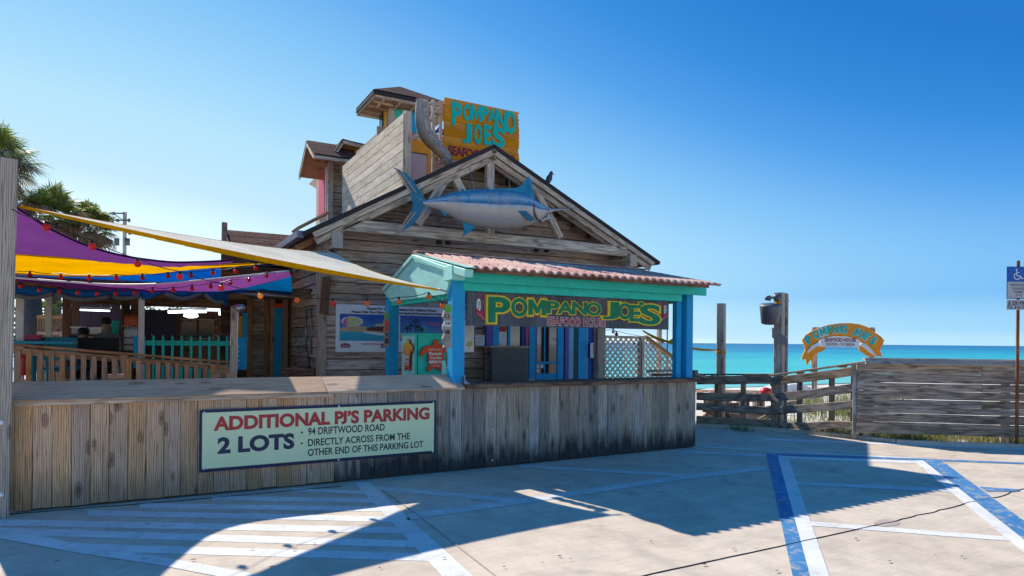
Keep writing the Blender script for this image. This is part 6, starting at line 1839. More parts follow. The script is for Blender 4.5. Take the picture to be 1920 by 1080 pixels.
# ================================================================== LATTICE AND STAIR BEHIND THE KIOSK
VLT = 12.2
lt = root('lattice_fence', 'grey diamond lattice fence with a sloping handrail behind the kiosk', 'fence', PV(1160, 705, VLT))
def lattice(x0, x1, ytl, ytr, yb, v):
    a = PV(x0, yb, v); b = PV(x1, yb, v); tl, tr = PV(x0, ytl, v).z, PV(x1, ytr, v).z; zb_ = .35
    mb = MB(); W = b.x - a.x; pitch = .155
    for sgn in (1, -1):
        k = -30
        while k < 60:
            c = k * pitch
            # line z = zb + sgn*(u - a.x) + c, clipped to the panel
            P = []
            for i in range(41):
                u = a.x + W*i/40; z = zb_ + (u - a.x)*sgn + c
                top = tl + (tr - tl)*i/40
                if zb_ <= z <= top: P.append(V3((u, v + (.012 if sgn > 0 else 0), z)))
            if len(P) > 1: mb.box(P[0], P[-1], .012, .042, up=V3((-sgn*.707, 0, .707)))
            k += 1
    o = mb.build('lattice_panel', M['truss'], lt); o['kind'] = 'stuff'
    board('lattice_rail', V3((a.x, v, tl)), V3((b.x, v, tr)), .07, .06, M['truss'], lt)
lattice(1129, 1197, 631, 633, 700, VLT)
lattice(1210, 1264, 634, 672, 700, VLT)
board('handrail', PV(1210, 630, VLT - .05), PV(1290, 690, VLT - .05), .12, .04, M['rail'], lt)
for x, y, w in ((1203, 631, .13), (1200, 640, .06)):
    p = PV(x, y, VLT - .02); post('lattice_post', p.x, VLT - .02, .3, p.z, w, .1, M['truss'], lt)
pp3 = post('timber_post', PV(1236, 640, 12.9).x, 12.9, .0, PV(1236, 600, 12.9).z + .35, .10, .10, M['post']); tag(pp3, 'slim timber post behind the lattice fence with the orange sail', 'post')
tp = tube('steel_pole', [PV(1251, 720, 12.6), PV(1251, 596, 12.6)], .018, M['greymetal']); tag(tp, 'thin dark steel pole beside the right kiosk post', 'pole')
hb_ = root('handrail_block', 'low grey timber rail seen on the counter near the right kiosk post', 'rail', PV(1240, 698, 10.6))
board('rail', PV(1212, 696, 10.9), PV(1290, 694, 10.2), .08, .05, M['truss'], hb_); board('rail', PV(1222, 703, 10.7), PV(1290, 702, 10.1), .08, .05, M['brown'], hb_)
# small end block right of the kiosk
eb = root('timber_block', 'short grey timber blocks at the end of the counter wall', 'timber', PZ(1312, 703, 11))
board('block', PZ(1300, 700, 11.2), PZ(1322, 707, 11.2), .2, .05, M['fence'], eb); board('block', PZ(1303, 716, 11.2), PZ(1303, 694, 11.2), .08, .08, M['fence'], eb)

# ================================================================== RIGHT: POSTS, RAIL FENCE, PLANK FENCE, ARCH SIGN
def zpost(name, label, x, y0, y1, d, w, mat='post', cat='post', group=None, lean=0):
    p = PZ(x, 700, d); zt_ = PZ(x, y0, d).z; zb_ = -.5 if y1 is None else PZ(x, y1, d).z
    o = post(name, p.x, p.y, zb_, zt_, w, w, M[mat], None, yaw=YAW * .9, bev=.012, rag=.003)
    o['label'] = label; o['category'] = cat
    return o
def gz(x, d): p = PZ(x, 700, d); return dune_h(p.x, p.y)
zpost('timber_post', 'bare timber post right of the kiosk with a rope tied to it', 1351.5, 569, None, 13.2, .15)
rope('tie_rope', 'dark rope from the orange sail to the bare timber post', [OB, PZ(1351, 657, 13.1)], .012, 'black')
# rope wrapped around that post
ring_ = [PZ(1351.5, 657 + .4*k, 13.2) + RIGHT*.1*math.cos(k*.9) + FWD*.1*math.sin(k*.9) for k in range(15)]
rope('rope_coil', 'rope coil wound round the bare timber post', ring_, .01, 'sail_edge')
DL = 12.6
lpo = root('floodlight_post', 'tall timber post with twin floodlights and a speaker beside the rail fence', 'lamp post', PZ(1461, 805, DL))
p = PZ(1461, 700, DL); ztp = PZ(1461, 549, DL).z
post('post', p.x, p.y, -.1, ztp, .17, .17, M['post'], lpo, yaw=YAW*.6, bev=.012, rag=.004)
post('post_half', p.x + RIGHT.x*.12, p.y + RIGHT.y*.12 + .05, -.1, ztp - .01, .09, .15, M['fence'], lpo, yaw=YAW*.6, bev=.012, rag=.004)
# bucket shaped lamp
c = PZ(1444, 587, DL - .15)
add('lamp_hood', lathe_mesh([(.15, -.20), (.165, -.19), (.195, .15), (.19, .17), (.03, .18)], 18), M['greymetal'], lpo, Matrix.Translation(c) @ Matrix.Rotation(-.18, 4, 'Y') @ Matrix.Rotation(.15, 4, 'X'))
tube('lamp_bracket', [PZ(1455, 575, DL - .1), PZ(1449, 572, DL - .13)], .03, M['greymetal'], lpo)
tube('camera_body', [PZ(1435, 559, DL - .2), PZ(1444, 559, DL - .2)], .04, M['greymetal'], lpo, 10, .055)
tube('camera_arm', [PZ(1444, 559, DL - .2), PZ(1456, 556, DL - .05)], .022, M['greymetal'], lpo)
add('round_head', lathe_mesh([(.03, -.06), (.075, -.04), (.085, .02), (.05, .07), (.01, .08)], 14), M['greymetal'], lpo, Matrix.Translation(PZ(1457, 558, DL - .16)) @ Matrix.Rotation(1.2, 4, 'X'))
add('bird_mark', lathe_mesh([(.01, -.08), (.05, -.05), (.06, .02), (.02, .08)], 10), M['sail_edge'], lpo, Matrix.Translation(PZ(1458, 571, DL - .12)))
prism('mounting_plate', [(-.12, .18), (0, .10), (.16, -.02), (.17, -.18), (.0, -.10), (-.12, .0)], .03, M['greymetal'], lpo, frame3(PZ(1459, 632, DL - .14), RIGHT, UP))
for (x, y) in ((1475, 565), (1473, 632)): add('bolt', lathe_mesh([(.02, -.03), (.04, -.02), (.04, .02), (.02, .03)], 8), M['metal'], lpo, Matrix.Translation(PZ(x, y, DL)) @ Matrix.Rotation(1.57, 4, 'Y'))
# rail fence: left bay and right bay
rf_ = root('rail_fence', 'weathered open rail fence between the plank wall and the solid fence', 'fence', PZ(1455, 805, 12.2))
def frail(x0, y0, d0, x1, y1, d1, half, t=.04, mat='fence', up=None, nm='fence_rail', ext=0):
    a, b = PZ(x0, y0, d0), PZ(x1, y1, d1)
    h = half*2/F_PX*(d0+d1)/2
    return board(nm, a, b, t, h, M[mat], rf_, bev=.008, rag=.014)
dA, dB, dC = 12.9, 12.25, 10.95
frail(1306, 713, dA, 1446, 712, dB, 8)
frail(1306, 742, dA, 1448, 746, dB, 7.5)
frail(1306, 762, dA, 1448, 772, dB, 7)
frail(1306, 786, dA, 1448, 797, dB, 7.5)
board('fence_cap', PZ(1306, 702, dA), PZ(1450, 702, dB), .09, .03, M['fence'], rf_, bev=.005)
frail(1444, 716, dB, 1600, 695, dC, 8)
frail(1444, 748, dB, 1604, 728, dC, 8)
frail(1444, 772, dB, 1604, 758, dC, 7.5)
frail(1444, 800, dB, 1604, 797, dC, 7.5)
board('fence_cap', PZ(1444, 704, dB), PZ(1622, 679, dC), .10, .035, M['cap'], rf_, bev=.005)
for x, d, y in ((1345, 12.95, 706), (1394, 12.7, 706), (1350, 12.95, 706), (1500, 12.1, 700), (1560, 11.6, 700)):
    p = PZ(x, 700, d); post('fence_post', p.x, p.y, min(0, gz(x, d)) - .2, PZ(x, y, d).z, .09, .09, M['fence'], rf_, yaw=YAW)
for x in (1335, 1345, 1395, 1495, 1520, 1575): 
    pb = PZ(x, 705 if x < 1450 else 705 - (x-1450)*.14, (dA + dB)/2 if x < 1450 else dB - (x-1450)/155*1.2)
    add('spacer_block', box_mesh(.14, .08, .03), M['fence'], rf_, Matrix.Translation(pb))
post('fence_post', PZ(1452, 700, 12.35).x, PZ(1452, 700, 12.35).y, -.1, PZ(1452, 707, 12.35).z, .12, .10, M['fence'], rf_, yaw=YAW)
# solid plank fence
sf = root('plank_fence', 'weathered horizontal plank fence with a broad pale cap at the right', 'fence', PZ(1760, 830, 10.7))
F0, F1 = PZ(1605, 700, 10.95), PZ(1990, 700, 10.45)
F0.z = F1.z = 0; dF = (F1 - F0).normalized(); nF = V3((dF.y, -dF.x, 0)); nF = nF if nF.y < 0 else -nF
LF = (F1 - F0).length
rows = [(682, 700), (700.3, 716), (716.8, 731), (731.6, 746), (746.8, 760), (760.8, 772.4), (773.2, 788.6), (789.6, 811)]
for i, (y0, y1) in enumerate(rows):
    a0, a1 = PZ(1605, y0, 10.95).z, PZ(1605, y1 , 10.95).z
    z0m, z1m = a0, a1
    tilt = random.uniform(-.006, .006)
    cut = [0, LF] if i % 2 else [0, LF*.62, LF]
    for s0, s1 in zip(cut[:-1], cut[1:]):
        A3 = F0 + dF*s0 + nF*(.02 + random.uniform(0, .008)); B3_ = F0 + dF*(s1 - .006) + nF*(.02 + random.uniform(0, .008))
        board('fence_plank', A3 + UP*((z0m+z1m)/2 - tilt*.3), B3_ + UP*((z0m+z1m)/2 + tilt*.3), .035, z0m - z1m, M['fence'], sf, bev=.006, rag=.005)
cz_ = (PZ(1640, 677, 10.9).z)
upc = (UP * .8 - nF * .0 + nF * .6).normalized()
board('cap_plank', F0 + dF*.12 + UP*cz_ + nF*.06, F1 + UP*cz_ + nF*.06, .12, .035, M['post'], sf, up=(UP*.55 + nF*.0 + nF*.83), bev=.006, rag=.002)
board('cap_plank', F0 + dF*.14 + UP*(cz_ + .035) - nF*.03, F1 + UP*(cz_ + .035) - nF*.03, .18, .03, M['post'], sf, bev=.006)
for x, w in ((1635, .18), (1874, .22), (1612, .1)):
    p = PZ(x, 700, 10.85); p = F0 + dF * ((p - F0).dot(dF)) - nF*.13
    post('fence_post', p.x, p.y, -.1, cz_ - .05, w, .12, M['post'], sf, yaw=YAW)
post('fence_post', F0.x - nF.x*.0, F0.y, .1, PZ(1606, 692, 10.95).z, .05, .10, M['post'], sf, yaw=YAW)
# parking permit sign post
sp_ = root('parking_permit_sign', 'rusty perforated post with blue disabled parking plate and fine notice', 'sign', PZ(1907, 836, 10.3))
DS = 10.3; p = PZ(1907.5, 700, DS); zt_ = PZ(1907, 489, DS).z
post('post', p.x, p.y, -.05, zt_, .065, .04, M['rust'], sp_, yaw=YAW, bev=.004)
SM = frame3(PZ(1887, 581, DS - .06), RIGHT, UP)
def sq(x, y): P = PZ(x, y, DS - .06) - PZ(1887, 581, DS - .06); return P.dot(RIGHT), P.z
def plate(name, x0, y0, x1, y1, mat, z=0.0, t=.004):
    a = sq(x0, y1); b = sq(x1, y0); return rect(name, a[0], a[1], b[0], b[1], t, M[mat], sp_, SM, z)
M['signblue'] = flat('sign_blue', (.01, .10, .42), .4)
plate('plate', 1887.5, 500, 1930, 560, 'navy', -.004); plate('blue_field', 1888.5, 501, 1930, 527.5, 'signblue', .0, .002); plate('grey_field', 1888.5, 528.5, 1930, 558.5, 'print_grey', 0, .002)
plate('lower_plate', 1887, 562, 1931, 580.5, 'print_grey', 0, .004)
def st(body, x0, y0, x1, y1, mat, bold=.02, z=.0025, nm='lettering'):
    a = sq(x0, y1); b = sq(x1, y0); text(nm, body, a[0], a[1], b[0], b[1], M[mat], sp_, SM, z=z, thick=.001, bold=bold)
st('PARKING BY', 1894, 532, 1924, 536.5, 'greymetal'); st('DISABLED', 1898, 539, 1922, 543.5, 'greymetal'); st('PERMIT', 1901, 545.5, 1919, 550, 'greymetal'); st('ONLY', 1904, 552, 1916, 556, 'greymetal')
st('$ 250 FINE', 1890, 565, 1928, 571.5, 'print_dark', .02, .0045); st('F.S. 316.1955', 1889, 573, 1929, 579, 'print_dark', .02, .0045)
# wheelchair symbol
def ringm(cx, cy, r, w, a0, a1, n=20):
    P = []
    for i in range(n+1): t = math.radians(a0 + (a1-a0)*i/n); P.append((cx + r*math.cos(t), cy + r*math.sin(t)))
    for i in range(n, -1, -1): t = math.radians(a0 + (a1-a0)*i/n); P.append((cx + (r-w)*math.cos(t), cy + (r-w)*math.sin(t)))
    return P
cx0, cy0 = sq(1907, 518); u_ = 1/F_PX*DS
prism('wheelchair_symbol', ringm(cx0, cy0, 6.6*u_, 1.6*u_, 120, 370), .001, M['print_white'], sp_, SM, .0025)
for pts in ([(1905, 507), (1906.6, 507), (1907.4, 518), (1905.6, 518)], [(1905.6, 516.4), (1913, 516.4), (1913, 518), (1905.6, 518)], [(1912, 516.4), (1913.6, 516.4), (1917, 523), (1915.4, 524)], [(1906, 510.5), (1911.5, 510.5), (1911.5, 511.9), (1906, 511.9)], [(1915.4, 522.6), (1919, 520.6), (1919.6, 522), (1916, 524)]):
    prism('wheelchair_symbol', [sq(*k) for k in pts][::-1], .001, M['print_white'], sp_, SM, .0025)
cc_ = sq(1905.6, 505.4); prism('wheelchair_symbol', [(cc_[0] + 1.7*u_*math.cos(t), cc_[1] + 1.7*u_*math.sin(t)) for t in [k*.6283 for k in range(10)]], .001, M['print_white'], sp_, SM, .0025)
hole = [(.006*math.cos(t), .006*math.sin(t)) for t in [k*1.0472 for k in range(6)]]
for k in range(24):
    z_ = .1 + k*.075
    prism('post_hole', hole, .001, M['black'], sp_, frame3(V3((p.x, p.y, z_)) - FWD*.0215, RIGHT, UP))
add('plate_bolt', scr, M['black'], sp_, frame3(PZ(1909, 555.5, DS - .065), RIGHT, UP))
# ---- arch sign of the beach access
DA = 16.5
ar = root('arch_sign', 'arched orange ribbon sign with green lettering above the beach access', 'sign', PZ(1580, 700, DA))
AMx = frame3(PZ(1580, 700, DA), RIGHT, UP)
aq = lambda X, Y: (lambda P: (P.dot(RIGHT), P.z))(PZ(1480 + X/8.31, 590 + Y/8.31, DA) - PZ(1580, 700, DA))
arch = [(190, 385), (240, 320), (330, 265), (440, 210), (600, 160), (780, 135), (940, 132), (1080, 150), (1200, 190), (1290, 255), (1370, 330), (1415, 410), (1400, 470), (1340, 570), (1310, 620), (1290, 600), (1240, 530), (1160, 460), (1090, 430), (1080, 395), (1000, 365), (900, 345), (700, 340), (560, 355), (470, 385), (440, 430), (340, 480), (290, 530), (265, 580), (240, 540), (215, 460)]
prism('ribbon_front', [aq(*p) for p in arch], .04, M['orange_sign'], ar, AMx)
prism('ribbon_tail', [aq(*p) for p in [(1290, 255), (1380, 300), (1450, 350), (1488, 400), (1470, 460), (1420, 560), (1450, 640), (1460, 660), (1380, 640), (1330, 600), (1415, 470), (1415, 410), (1370, 330)]], .03, M['letter_orange'], ar, AMx, -.06)
prism('ribbon_tail', [aq(*p) for p in [(540, 500), (555, 515), (520, 560), (440, 590), (380, 620), (345, 660), (345, 780), (335, 780), (325, 700), (300, 720), (265, 780), (250, 770), (245, 690), (180, 700), (185, 650), (215, 590), (235, 545), (265, 580), (350, 520), (440, 490)]], .03, M['orange_sign'], ar, AMx, .02)
prism('ribbon_tail', [aq(*p) for p in [(1070, 500), (1100, 450), (1180, 500), (1250, 570), (1300, 630), (1380, 645), (1210, 650), (1120, 590), (1070, 550)]], .03, M['orange_sign'], ar, AMx, .02)
prism('white_underside', [aq(*p) for p in [(440, 420), (470, 480), (400, 500), (340, 540), (275, 595), (262, 575), (300, 520), (360, 470)]], .03, M['print_white'], ar, AMx, .04)
prism('white_underside', [aq(*p) for p in [(1100, 430), (1170, 460), (1250, 530), (1305, 600), (1290, 630), (1230, 590), (1150, 520), (1085, 480)]], .03, M['print_white'], ar, AMx, .04)
prism('white_panel', [aq(*p) for p in [(470, 385), (560, 355), (700, 345), (900, 350), (1000, 370), (1080, 400), (1075, 512), (475, 498)]], .02, M['print_white'], ar, AMx, .045)
L0, L1 = aq(235, 500), aq(1340, 160)
def archtext(name, ch, X, Y, hgt, wid, ang, mat, z, grow, bold=.05):
    z += abs(X - 700) * 1e-6 * (1 if grow else 2)
    c = aq(X, Y); s = 1/8.31/F_PX*DA
    T4 = AMx @ Matrix.Translation((c[0], c[1], z)) @ Matrix.Rotation(math.radians(ang), 4, 'Z')
    if ch == 'M': letter_m(-wid/2*s, -hgt/2*s, wid/2*s, hgt/2*s, .03 if grow else 0, mat, ar, T4, 0, .008, name); return
    text(name, ch, -wid/2*s, -hgt/2*s, wid/2*s, hgt/2*s, M[mat], ar, T4, thick=.008, bold=bold, grow=grow)
for ch, X, Y, h_, w_, an in (('P', 285, 390, 125, 95, 38), ('O', 405, 315, 125, 95, 30), ('M', 510, 265, 120, 100, 22), ('P', 610, 240, 115, 75, 15), ('A', 690, 235, 115, 85, 9), ('N', 770, 225, 120, 80, 3), ('O', 855, 235, 130, 85, -3),
                             ('J', 1015, 265, 125, 85, -18), ('O', 1110, 305, 120, 85, -28), ('E', 1180, 345, 115, 65, -33), ('\u2019', 1255, 325, 40, 25, -36), ('S', 1290, 410, 130, 75, -38)):
    archtext('letter_outline', ch, X, Y, h_, w_, an, 'print_white', .042, .045)
    archtext('letter', ch, X, Y, h_, w_, an, 'letter_turq', .052, 0)
def at_(body, X0, Y0, X1, Y1, mat, bold):
    a, b = aq(X0, Y1), aq(X1, Y0); text('lettering', body, a[0], a[1], b[0], b[1], M[mat], ar, AMx, z=.067, thick=.004, bold=bold)
at_('SEAFOOD HOUSE', 530, 365, 1020, 420, 'letter_maroon', .02); at_('DESTIN \u2022 FLORIDA', 550, 442, 1000, 485, 'greymetal', .0)
for x, dd in ((1527, .15), (1634, .15)):
    P = PZ(x, 700, DA + dd); post('support_post', P.x, P.y, dune_h(P.x, P.y) - .2, PZ(x, 614, DA + dd).z, .12, .12, M['post'], ar, yaw=YAW)
board('cross_bar', PZ(1524, 617, DA + .12), PZ(1640, 620, DA + .12), .05, .1, M['post'], ar)
# boardwalk remains and a red buoy seen between the rails
bw = root('beach_boardwalk', 'pale boardwalk planks and handrail beyond the rail fence', 'boardwalk', PZ(1400, 740, 20))
for i in range(16):
    a = PZ(1325 + 7*i, 733 + .15*i, 19 + .25*i); board('deck_plank', a + RIGHT*-.5, a + RIGHT*.9 + UP*.02, .22, .04, M['cap'], bw)
board('handrail', PZ(1330, 735, 18), PZ(1440, 737, 18.5), .10, .06, M['cap'], bw)
for x in (1340, 1368, 1385, 1415, 1430): 
    P = PZ(x, 736, 18.2); board('rail_post', V3((P.x, P.y, -1.2)), P, .09, .09, M['siding'], bw, up=V3((0, -1, 0)))
for x0, y0, x1, y1 in ((1310, 735, 1345, 760), (1345, 765, 1310, 790), (1360, 760, 1400, 775)): board('stringer', PZ(x0, y0, 17), PZ(x1, y1, 16), .05, .14, M['rail'], bw)
rb9 = random.Random(11)
for i in range(15):
    x9 = 1308 + rb9.uniform(0, 120); y9 = rb9.uniform(752, 797); d9 = rb9.uniform(13.6, 15.5)
    a9 = PZ(x9, y9, d9); b9 = a9 + RIGHT * rb9.uniform(.4, 1.1) + UP * rb9.uniform(-.25, .3) + FWD * rb9.uniform(-.2, .5)
    board('stair_board', a9, b9, .05, .13, M[('siding', 'dark', 'fence')[i % 3]], bw, bev=.006, rag=.004)
for x9 in (1330, 1362, 1400, 1425):
    P9 = PZ(x9, 745, 14.3); board('rail_post', V3((P9.x, P9.y, -.8)), P9, .09, .09, M['dark'], bw, up=V3((0, -1, 0)))
bu = add('buoy', lathe_mesh([(.03, -.12), (.13, -.08), (.16, 0), (.13, .08), (.03, .12)], 14), M['red'], None, Matrix.Translation(PZ(1436, 735, 16.5)))
tag(bu, 'bright red round buoy on the boardwalk rail beyond the fence', 'buoy')
um = root('beach_shelter', 'small low white gabled shelter beyond the rail fence', 'shelter', PZ(1490, 745, 26))
prism('roof', [(-1.1, 0), (1.1, 0), (.3, .35), (-.2, .35)], 1.4, M['print_white'], um, frame3(PZ(1492, 737, 26), RIGHT, UP), -1.4)
for s in (-.9, .9): board('post', PZ(1492, 737, 26) + RIGHT*s - UP*1.4, PZ(1492, 737, 26) + RIGHT*s, .1, .1, M['post'], um, up=V3((0, -1, 0)))

# ================================================================== DUNE GRASS
def grassmat():
    m, n, l, b, out = nt('dune_grass'); oi = n.new('ShaderNodeNewGeometry')
    r = ramp(n, [(0, (.07, .11, .02)), (.45, (.16, .20, .045)), (.75, (.34, .28, .10)), (1, (.42, .33, .17))]); l.new(oi.outputs['Random Per Island'], r.inputs[0])
    l.new(r.outputs[0], b.inputs['Base Color']); b.inputs['Roughness'].default_value = .7
    tr = n.new('ShaderNodeBsdfTranslucent'); l.new(r.outputs[0], tr.inputs[0]); mx = n.new('ShaderNodeMixShader'); mx.inputs[0].default_value = .3
    l.new(b.outputs[0], mx.inputs[1]); l.new(tr.outputs[0], mx.inputs[2]); l.new(mx.outputs[0], out.inputs[0])
    return m
M['grass'] = grassmat()
rg = random.Random(5); vs = []; fs = []
def blade(x, y, z, h, w, lean, az):
    dx, dy = math.cos(az)*lean, math.sin(az)*lean; sx, sy = -math.sin(az)*w, math.cos(az)*w
    n = len(vs)
    vs.extend([(x-sx, y-sy, z), (x+sx, y+sy, z), (x+dx*.35*h+sx*.7, y+dy*.35*h+sy*.7, z+h*.6), (x+dx*.35*h-sx*.7, y+dy*.35*h-sy*.7, z+h*.6), (x+dx*h, y+dy*h, z+h*(1-.25*lean))])
    fs.extend([(n, n+1, n+2, n+3), (n+3, n+2, n+4)])
for k in range(650):
    px = rg.uniform(1380, 1990)
    base = 812 + (px-1500)*.06 if px > 1500 else 806
    d0 = 1.6*F_PX/(base + 4 - 640 - .009*(px-960))
    d = d0 + rg.random()**1.8*1.7 + .12
    P = PZ(px, 700, d); z_ = dune_h(P.x, P.y)
    if noise.noise(V3((P.x*.8, P.y*.8, 1))) < -.18: continue
    for b_ in range(rg.randint(14, 26)):
        a_ = rg.uniform(0, 6.283)
        blade(P.x + rg.gauss(0, .10), P.y + rg.gauss(0, .10), z_ - .02, rg.uniform(.10, .30), .0045, rg.uniform(.2, 1.1), a_)
me = D.meshes.new('grass'); me.from_pydata(vs, [], fs)
go = add('dune_grass', me, M['grass'], None); go['kind'] = 'stuff'; tag(go, 'low green and straw coloured dune grass along the edge of the lot', 'grass')
vs = []; fs = []
for k in range(45):
    P = PZ(rg.uniform(1480, 1700), 700, rg.uniform(13.5, 22)); z_ = dune_h(P.x, P.y)
    for b_ in range(26): blade(P.x + rg.gauss(0, .2), P.y + rg.gauss(0, .2), z_ - .02, rg.uniform(.3, .8), .008, rg.uniform(.1, .8), rg.uniform(0, 6.283))
me = D.meshes.new('sea_oats'); me.from_pydata(vs, [], fs)
go = add('sea_oats', me, M['grass'], None); go['kind'] = 'stuff'; tag(go, 'taller sea oats on the dune beyond the rail fence', 'grass')

# ================================================================== PALMS, POLE, SHED
def palmmat(name, a, c):
    m, n, l, b, out = nt(name); oi = n.new('ShaderNodeNewGeometry')
    r = ramp(n, [(0, a), (.65, c), (1, (.36, .27, .16))]); l.new(oi.outputs['Random Per Island'], r.inputs[0])
    l.new(r.outputs[0], b.inputs['Base Color']); b.inputs['Roughness'].default_value = .5
    tr = n.new('ShaderNodeBsdfTranslucent'); l.new(r.outputs[0], tr.inputs[0]); mx = n.new('ShaderNodeMixShader'); mx.inputs[0].default_value = .35
    l.new(b.outputs[0], mx.inputs[1]); l.new(tr.outputs[0], mx.inputs[2]); l.new(mx.outputs[0], out.inputs[0]); return m
M['frond'] = palmmat('palm_frond', (.06, .12, .015), (.26, .34, .05)); M['frond_dry'] = palmmat('dry_palm_frond', (.16, .11, .06), (.30, .22, .14))
def palm(label, x, y, d, R, seed, trunk_to=-.2):
    c = PZ(x, y, d); rr = random.Random(seed)
    r = root('palm_tree', label, 'palm tree', V3((c.x, c.y, trunk_to)), 'palms left of the restaurant')
    pts = [V3((c.x + .12*math.sin(t*3), c.y, trunk_to + (c.z - .2 - trunk_to)*t)) for t in [k/8 for k in range(9)]]
    tube('trunk', pts, .24, M['bark'], r, 12, .20)
    for dry in (0, 1):
        vs = []; fs = []
        for k in range(40 if not dry else 26):
            el = rr.uniform(-.3, 1.35) if not dry else rr.uniform(-1.2, .25); az = rr.uniform(0, 6.283)
            dr = V3((math.cos(az)*math.cos(el), math.sin(az)*math.cos(el), math.sin(el)))
            st_ = c + dr * .1; hub = c + dr * R * rr.uniform(.42, .62) - UP * .05
            sd = dr.cross(UP); sd = sd.normalized() if sd.length > .05 else V3((1, 0, 0)); upd = sd.cross(dr)
            n0 = len(vs); vs.extend([st_ - sd*.012, st_ + sd*.012, hub + sd*.01, hub - sd*.01]); fs.append((n0, n0+1, n0+2, n0+3))
            nl = 30; Lf = R * rr.uniform(.5, .68)
            for i in range(nl):
                a = (i/(nl-1) - .5) * 4.1
                ld = (dr * math.cos(a) + sd * math.sin(a) + upd * (.35 * math.cos(a*.5) - .25)).normalized()
                L_ = Lf * (1 - .28*abs(a)/2.05) * rr.uniform(.85, 1.1)
                wv_ = ld.cross(upd).normalized() * .021
                mid = hub + ld*L_*.6; tip = hub + ld*L_ - UP*L_*rr.uniform(.08, .4)*(1.5 if dry else 1)
                n0 = len(vs); vs.extend([hub, mid - wv_, tip, mid + wv_]); fs.append((n0, n0+1, n0+2, n0+3))
        me = D.meshes.new('fronds'); me.from_pydata([v - V3((c.x, c.y, trunk_to)) for v in vs], [], fs)
        o = add('crown' if not dry else 'dry_skirt', me, M['frond_dry' if dry else 'frond'], r, WM[r].copy())
    return r
palm('tallest palm cut by the left edge of the photo', -8, 305, 19.5, 1.25, 3)
palm('bushy palm in the middle just above the purple sail', 92, 402, 20, 1.1, 8)
palm('smallest palm nearest the utility pole', 168, 424, 21.5, .95, 12)
# trunks seen through the patio
tk = tube('tree', [PZ(47, 700, 19), PZ(50, 560, 19)], .26, M['bark'], None, 12); tag(tk, 'dark thick tree trunk at the left behind the cream posts', 'tree trunk')
tk = tube('tree', [PZ(66, 690, 17.5), PZ(61, 560, 17.5)], .26, M['bark'], None, 12, .2); tag(tk, 'reddish leaning tree trunk right of the darker one in the patio', 'tree trunk')
# hedge beyond the board fence
vs = []; fs = []
for k in range(2600):
    P = V3((rg.uniform(-8, 1), rg.uniform(22.0, 24), rg.uniform(1.2, 3.2)))
    a_ = rg.uniform(0, 6.28); s_ = .10
    n0 = len(vs); t1 = V3((math.cos(a_), math.sin(a_), rg.uniform(-.6, .6)))*s_; t2 = V3((-math.sin(a_)*.5, math.cos(a_)*.5, rg.uniform(.3, 1)))*s_*.6
    vs.extend([P-t1, P+t2, P+t1, P-t2]); fs.append((n0, n0+1, n0+2, n0+3))
me = D.meshes.new('hedge'); me.from_pydata(vs, [], fs); hg = add('shrubbery', me, M['frond']); hg['kind'] = 'stuff'; tag(hg, 'green shrubbery above the board fence behind the patio', 'shrubs')
# utility pole
DU = 42
up_ = root('utility_pole', 'distant wooden utility pole with cross arms left of the shingled shed', 'utility pole', PZ(232, 640, DU))
P = PZ(232, 640, DU); board('pole', V3((P.x, P.y, 0)), V3((P.x, P.y, PZ(232, 398, DU).z)), .22, .22, M['post'], up_, up=V3((0, -1, 0)))
for (x0, y0, x1, y1, w) in ((206, 400, 232, 400, .08), (211, 413, 240, 413, .08), (214, 401, 232, 414, .04), (232, 420, 248, 430, .04), (210, 409, 212, 418, .08)):
    board('cross_arm', PZ(x0, y0, DU - .2), PZ(x1, y1, DU - .2), .08, w, M['greymetal'], up_)
for (x, y) in ((213, 400), (221, 413), (242, 413), (243, 437)): add('insulator', lathe_mesh([(.04, -.12), (.10, -.06), (.06, 0), (.10, .05), (.03, .12)], 8), M['greymetal'], up_, Matrix.Translation(PZ(x, y, DU - .2)))
for (x, y) in ((219, 452), (239, 452)): tube('transformer', [PZ(x, y + 8, DU), PZ(x, y - 5, DU)], .15, M['greymetal'], up_, 10)
for y in (399, 412): tube('power_line', [PZ(200, y - .5, DU), PZ(-900, y - 60, DU + 10)], .02, M['greymetal'], up_, 4)
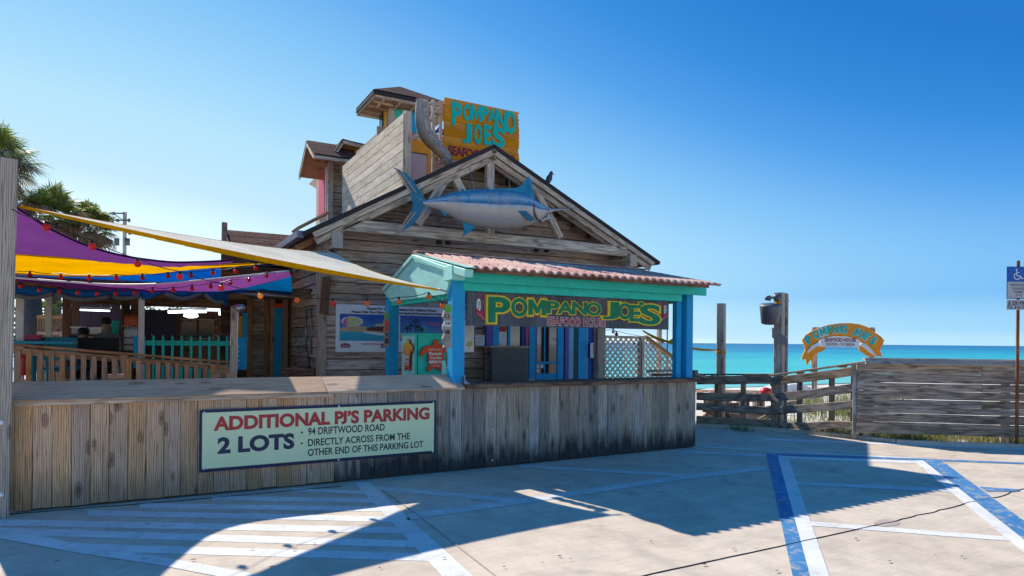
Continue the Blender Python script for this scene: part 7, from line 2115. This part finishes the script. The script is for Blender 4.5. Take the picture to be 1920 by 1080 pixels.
# shingled shed roof behind the sails
sd = root('shingled_shed', 'small building with brown shingle roof behind the sails left of the house', 'building', PZ(480, 640, 16.6))
VS_ = 16.5
r0, r1 = PV(422, 433, VS_), PV(600, 446, VS_)
zr2 = (r0.z + r1.z)/2
e0_, e1_ = V3((r0.x, VS_ - 2.2, zr2 - 1.15)), V3((r1.x, VS_ - 2.2, zr2 - 1.15))
A_, B_ = V3((r0.x, VS_, zr2)), V3((r1.x, VS_, zr2))
Mx = frame3(A_, B_ - A_, (A_ - e0_)); L_ = (B_ - A_).length; sl = (A_ - e0_).length
rows_ = 13
for i in range(rows_):      # courses of shingles, each a proud strip
    y0 = -sl + sl*i/rows_
    prism('shingle_course', [(0, y0), (L_, y0), (L_, y0 + sl/rows_ - .004), (0, y0 + sl/rows_ - .004)], .02, M['shingle'], sd, Mx, .004*(i % 2))
prism('roof_deck', [(0, -sl), (L_, -sl), (L_, 0), (0, 0)], .04, M['dark'], sd, Mx, -.05)
mb = MB(); mb.box(V3(((r0.x+r1.x)/2, VS_ - 1.9, 0)), V3(((r0.x+r1.x)/2, VS_ - 1.9, zr2 - 1.15)), r1.x - r0.x - .3, .1, up=V3((0, -1, 0))); mb.build('wall', M['siding'], sd)
board('barge_board', A_ + V3((-.03, 0, .02)), e0_ + V3((-.03, 0, .02)), .04, .16, M['brown'], sd)
fp = board('flag_board', PV(420, 500, VS_ - 1.2), PV(421, 417, VS_ - 1.2), .11, .05, M['fence'], None, up=V3((0, -1, 0))); tag(fp, 'upright splintered grey board at the left end of the shingled shed', 'board')
# litter: leaves and small stains on the slab
vs = []; fs = []
for k in range(70):
    g_ = G(rg.uniform(60, 1880), rg.uniform(860, 1075)); s_ = rg.uniform(.008, .022); a_ = rg.uniform(0, 6.28); n0 = len(vs)
    for j in range(5): vs.append((g_.x + s_*math.cos(a_ + j*1.2566)*(1 if j else 1.6), g_.y + s_*.5*math.sin(a_ + j*1.2566), .013 + .003*(j % 2)))
    fs.append(tuple(range(n0, n0+5)))
me = D.meshes.new('leaf_litter'); me.from_pydata(vs, [], fs); lf = add('leaf_litter', me, M['brown']); lf['kind'] = 'stuff'; tag(lf, 'scattered small dry leaves on the concrete lot', 'litter')
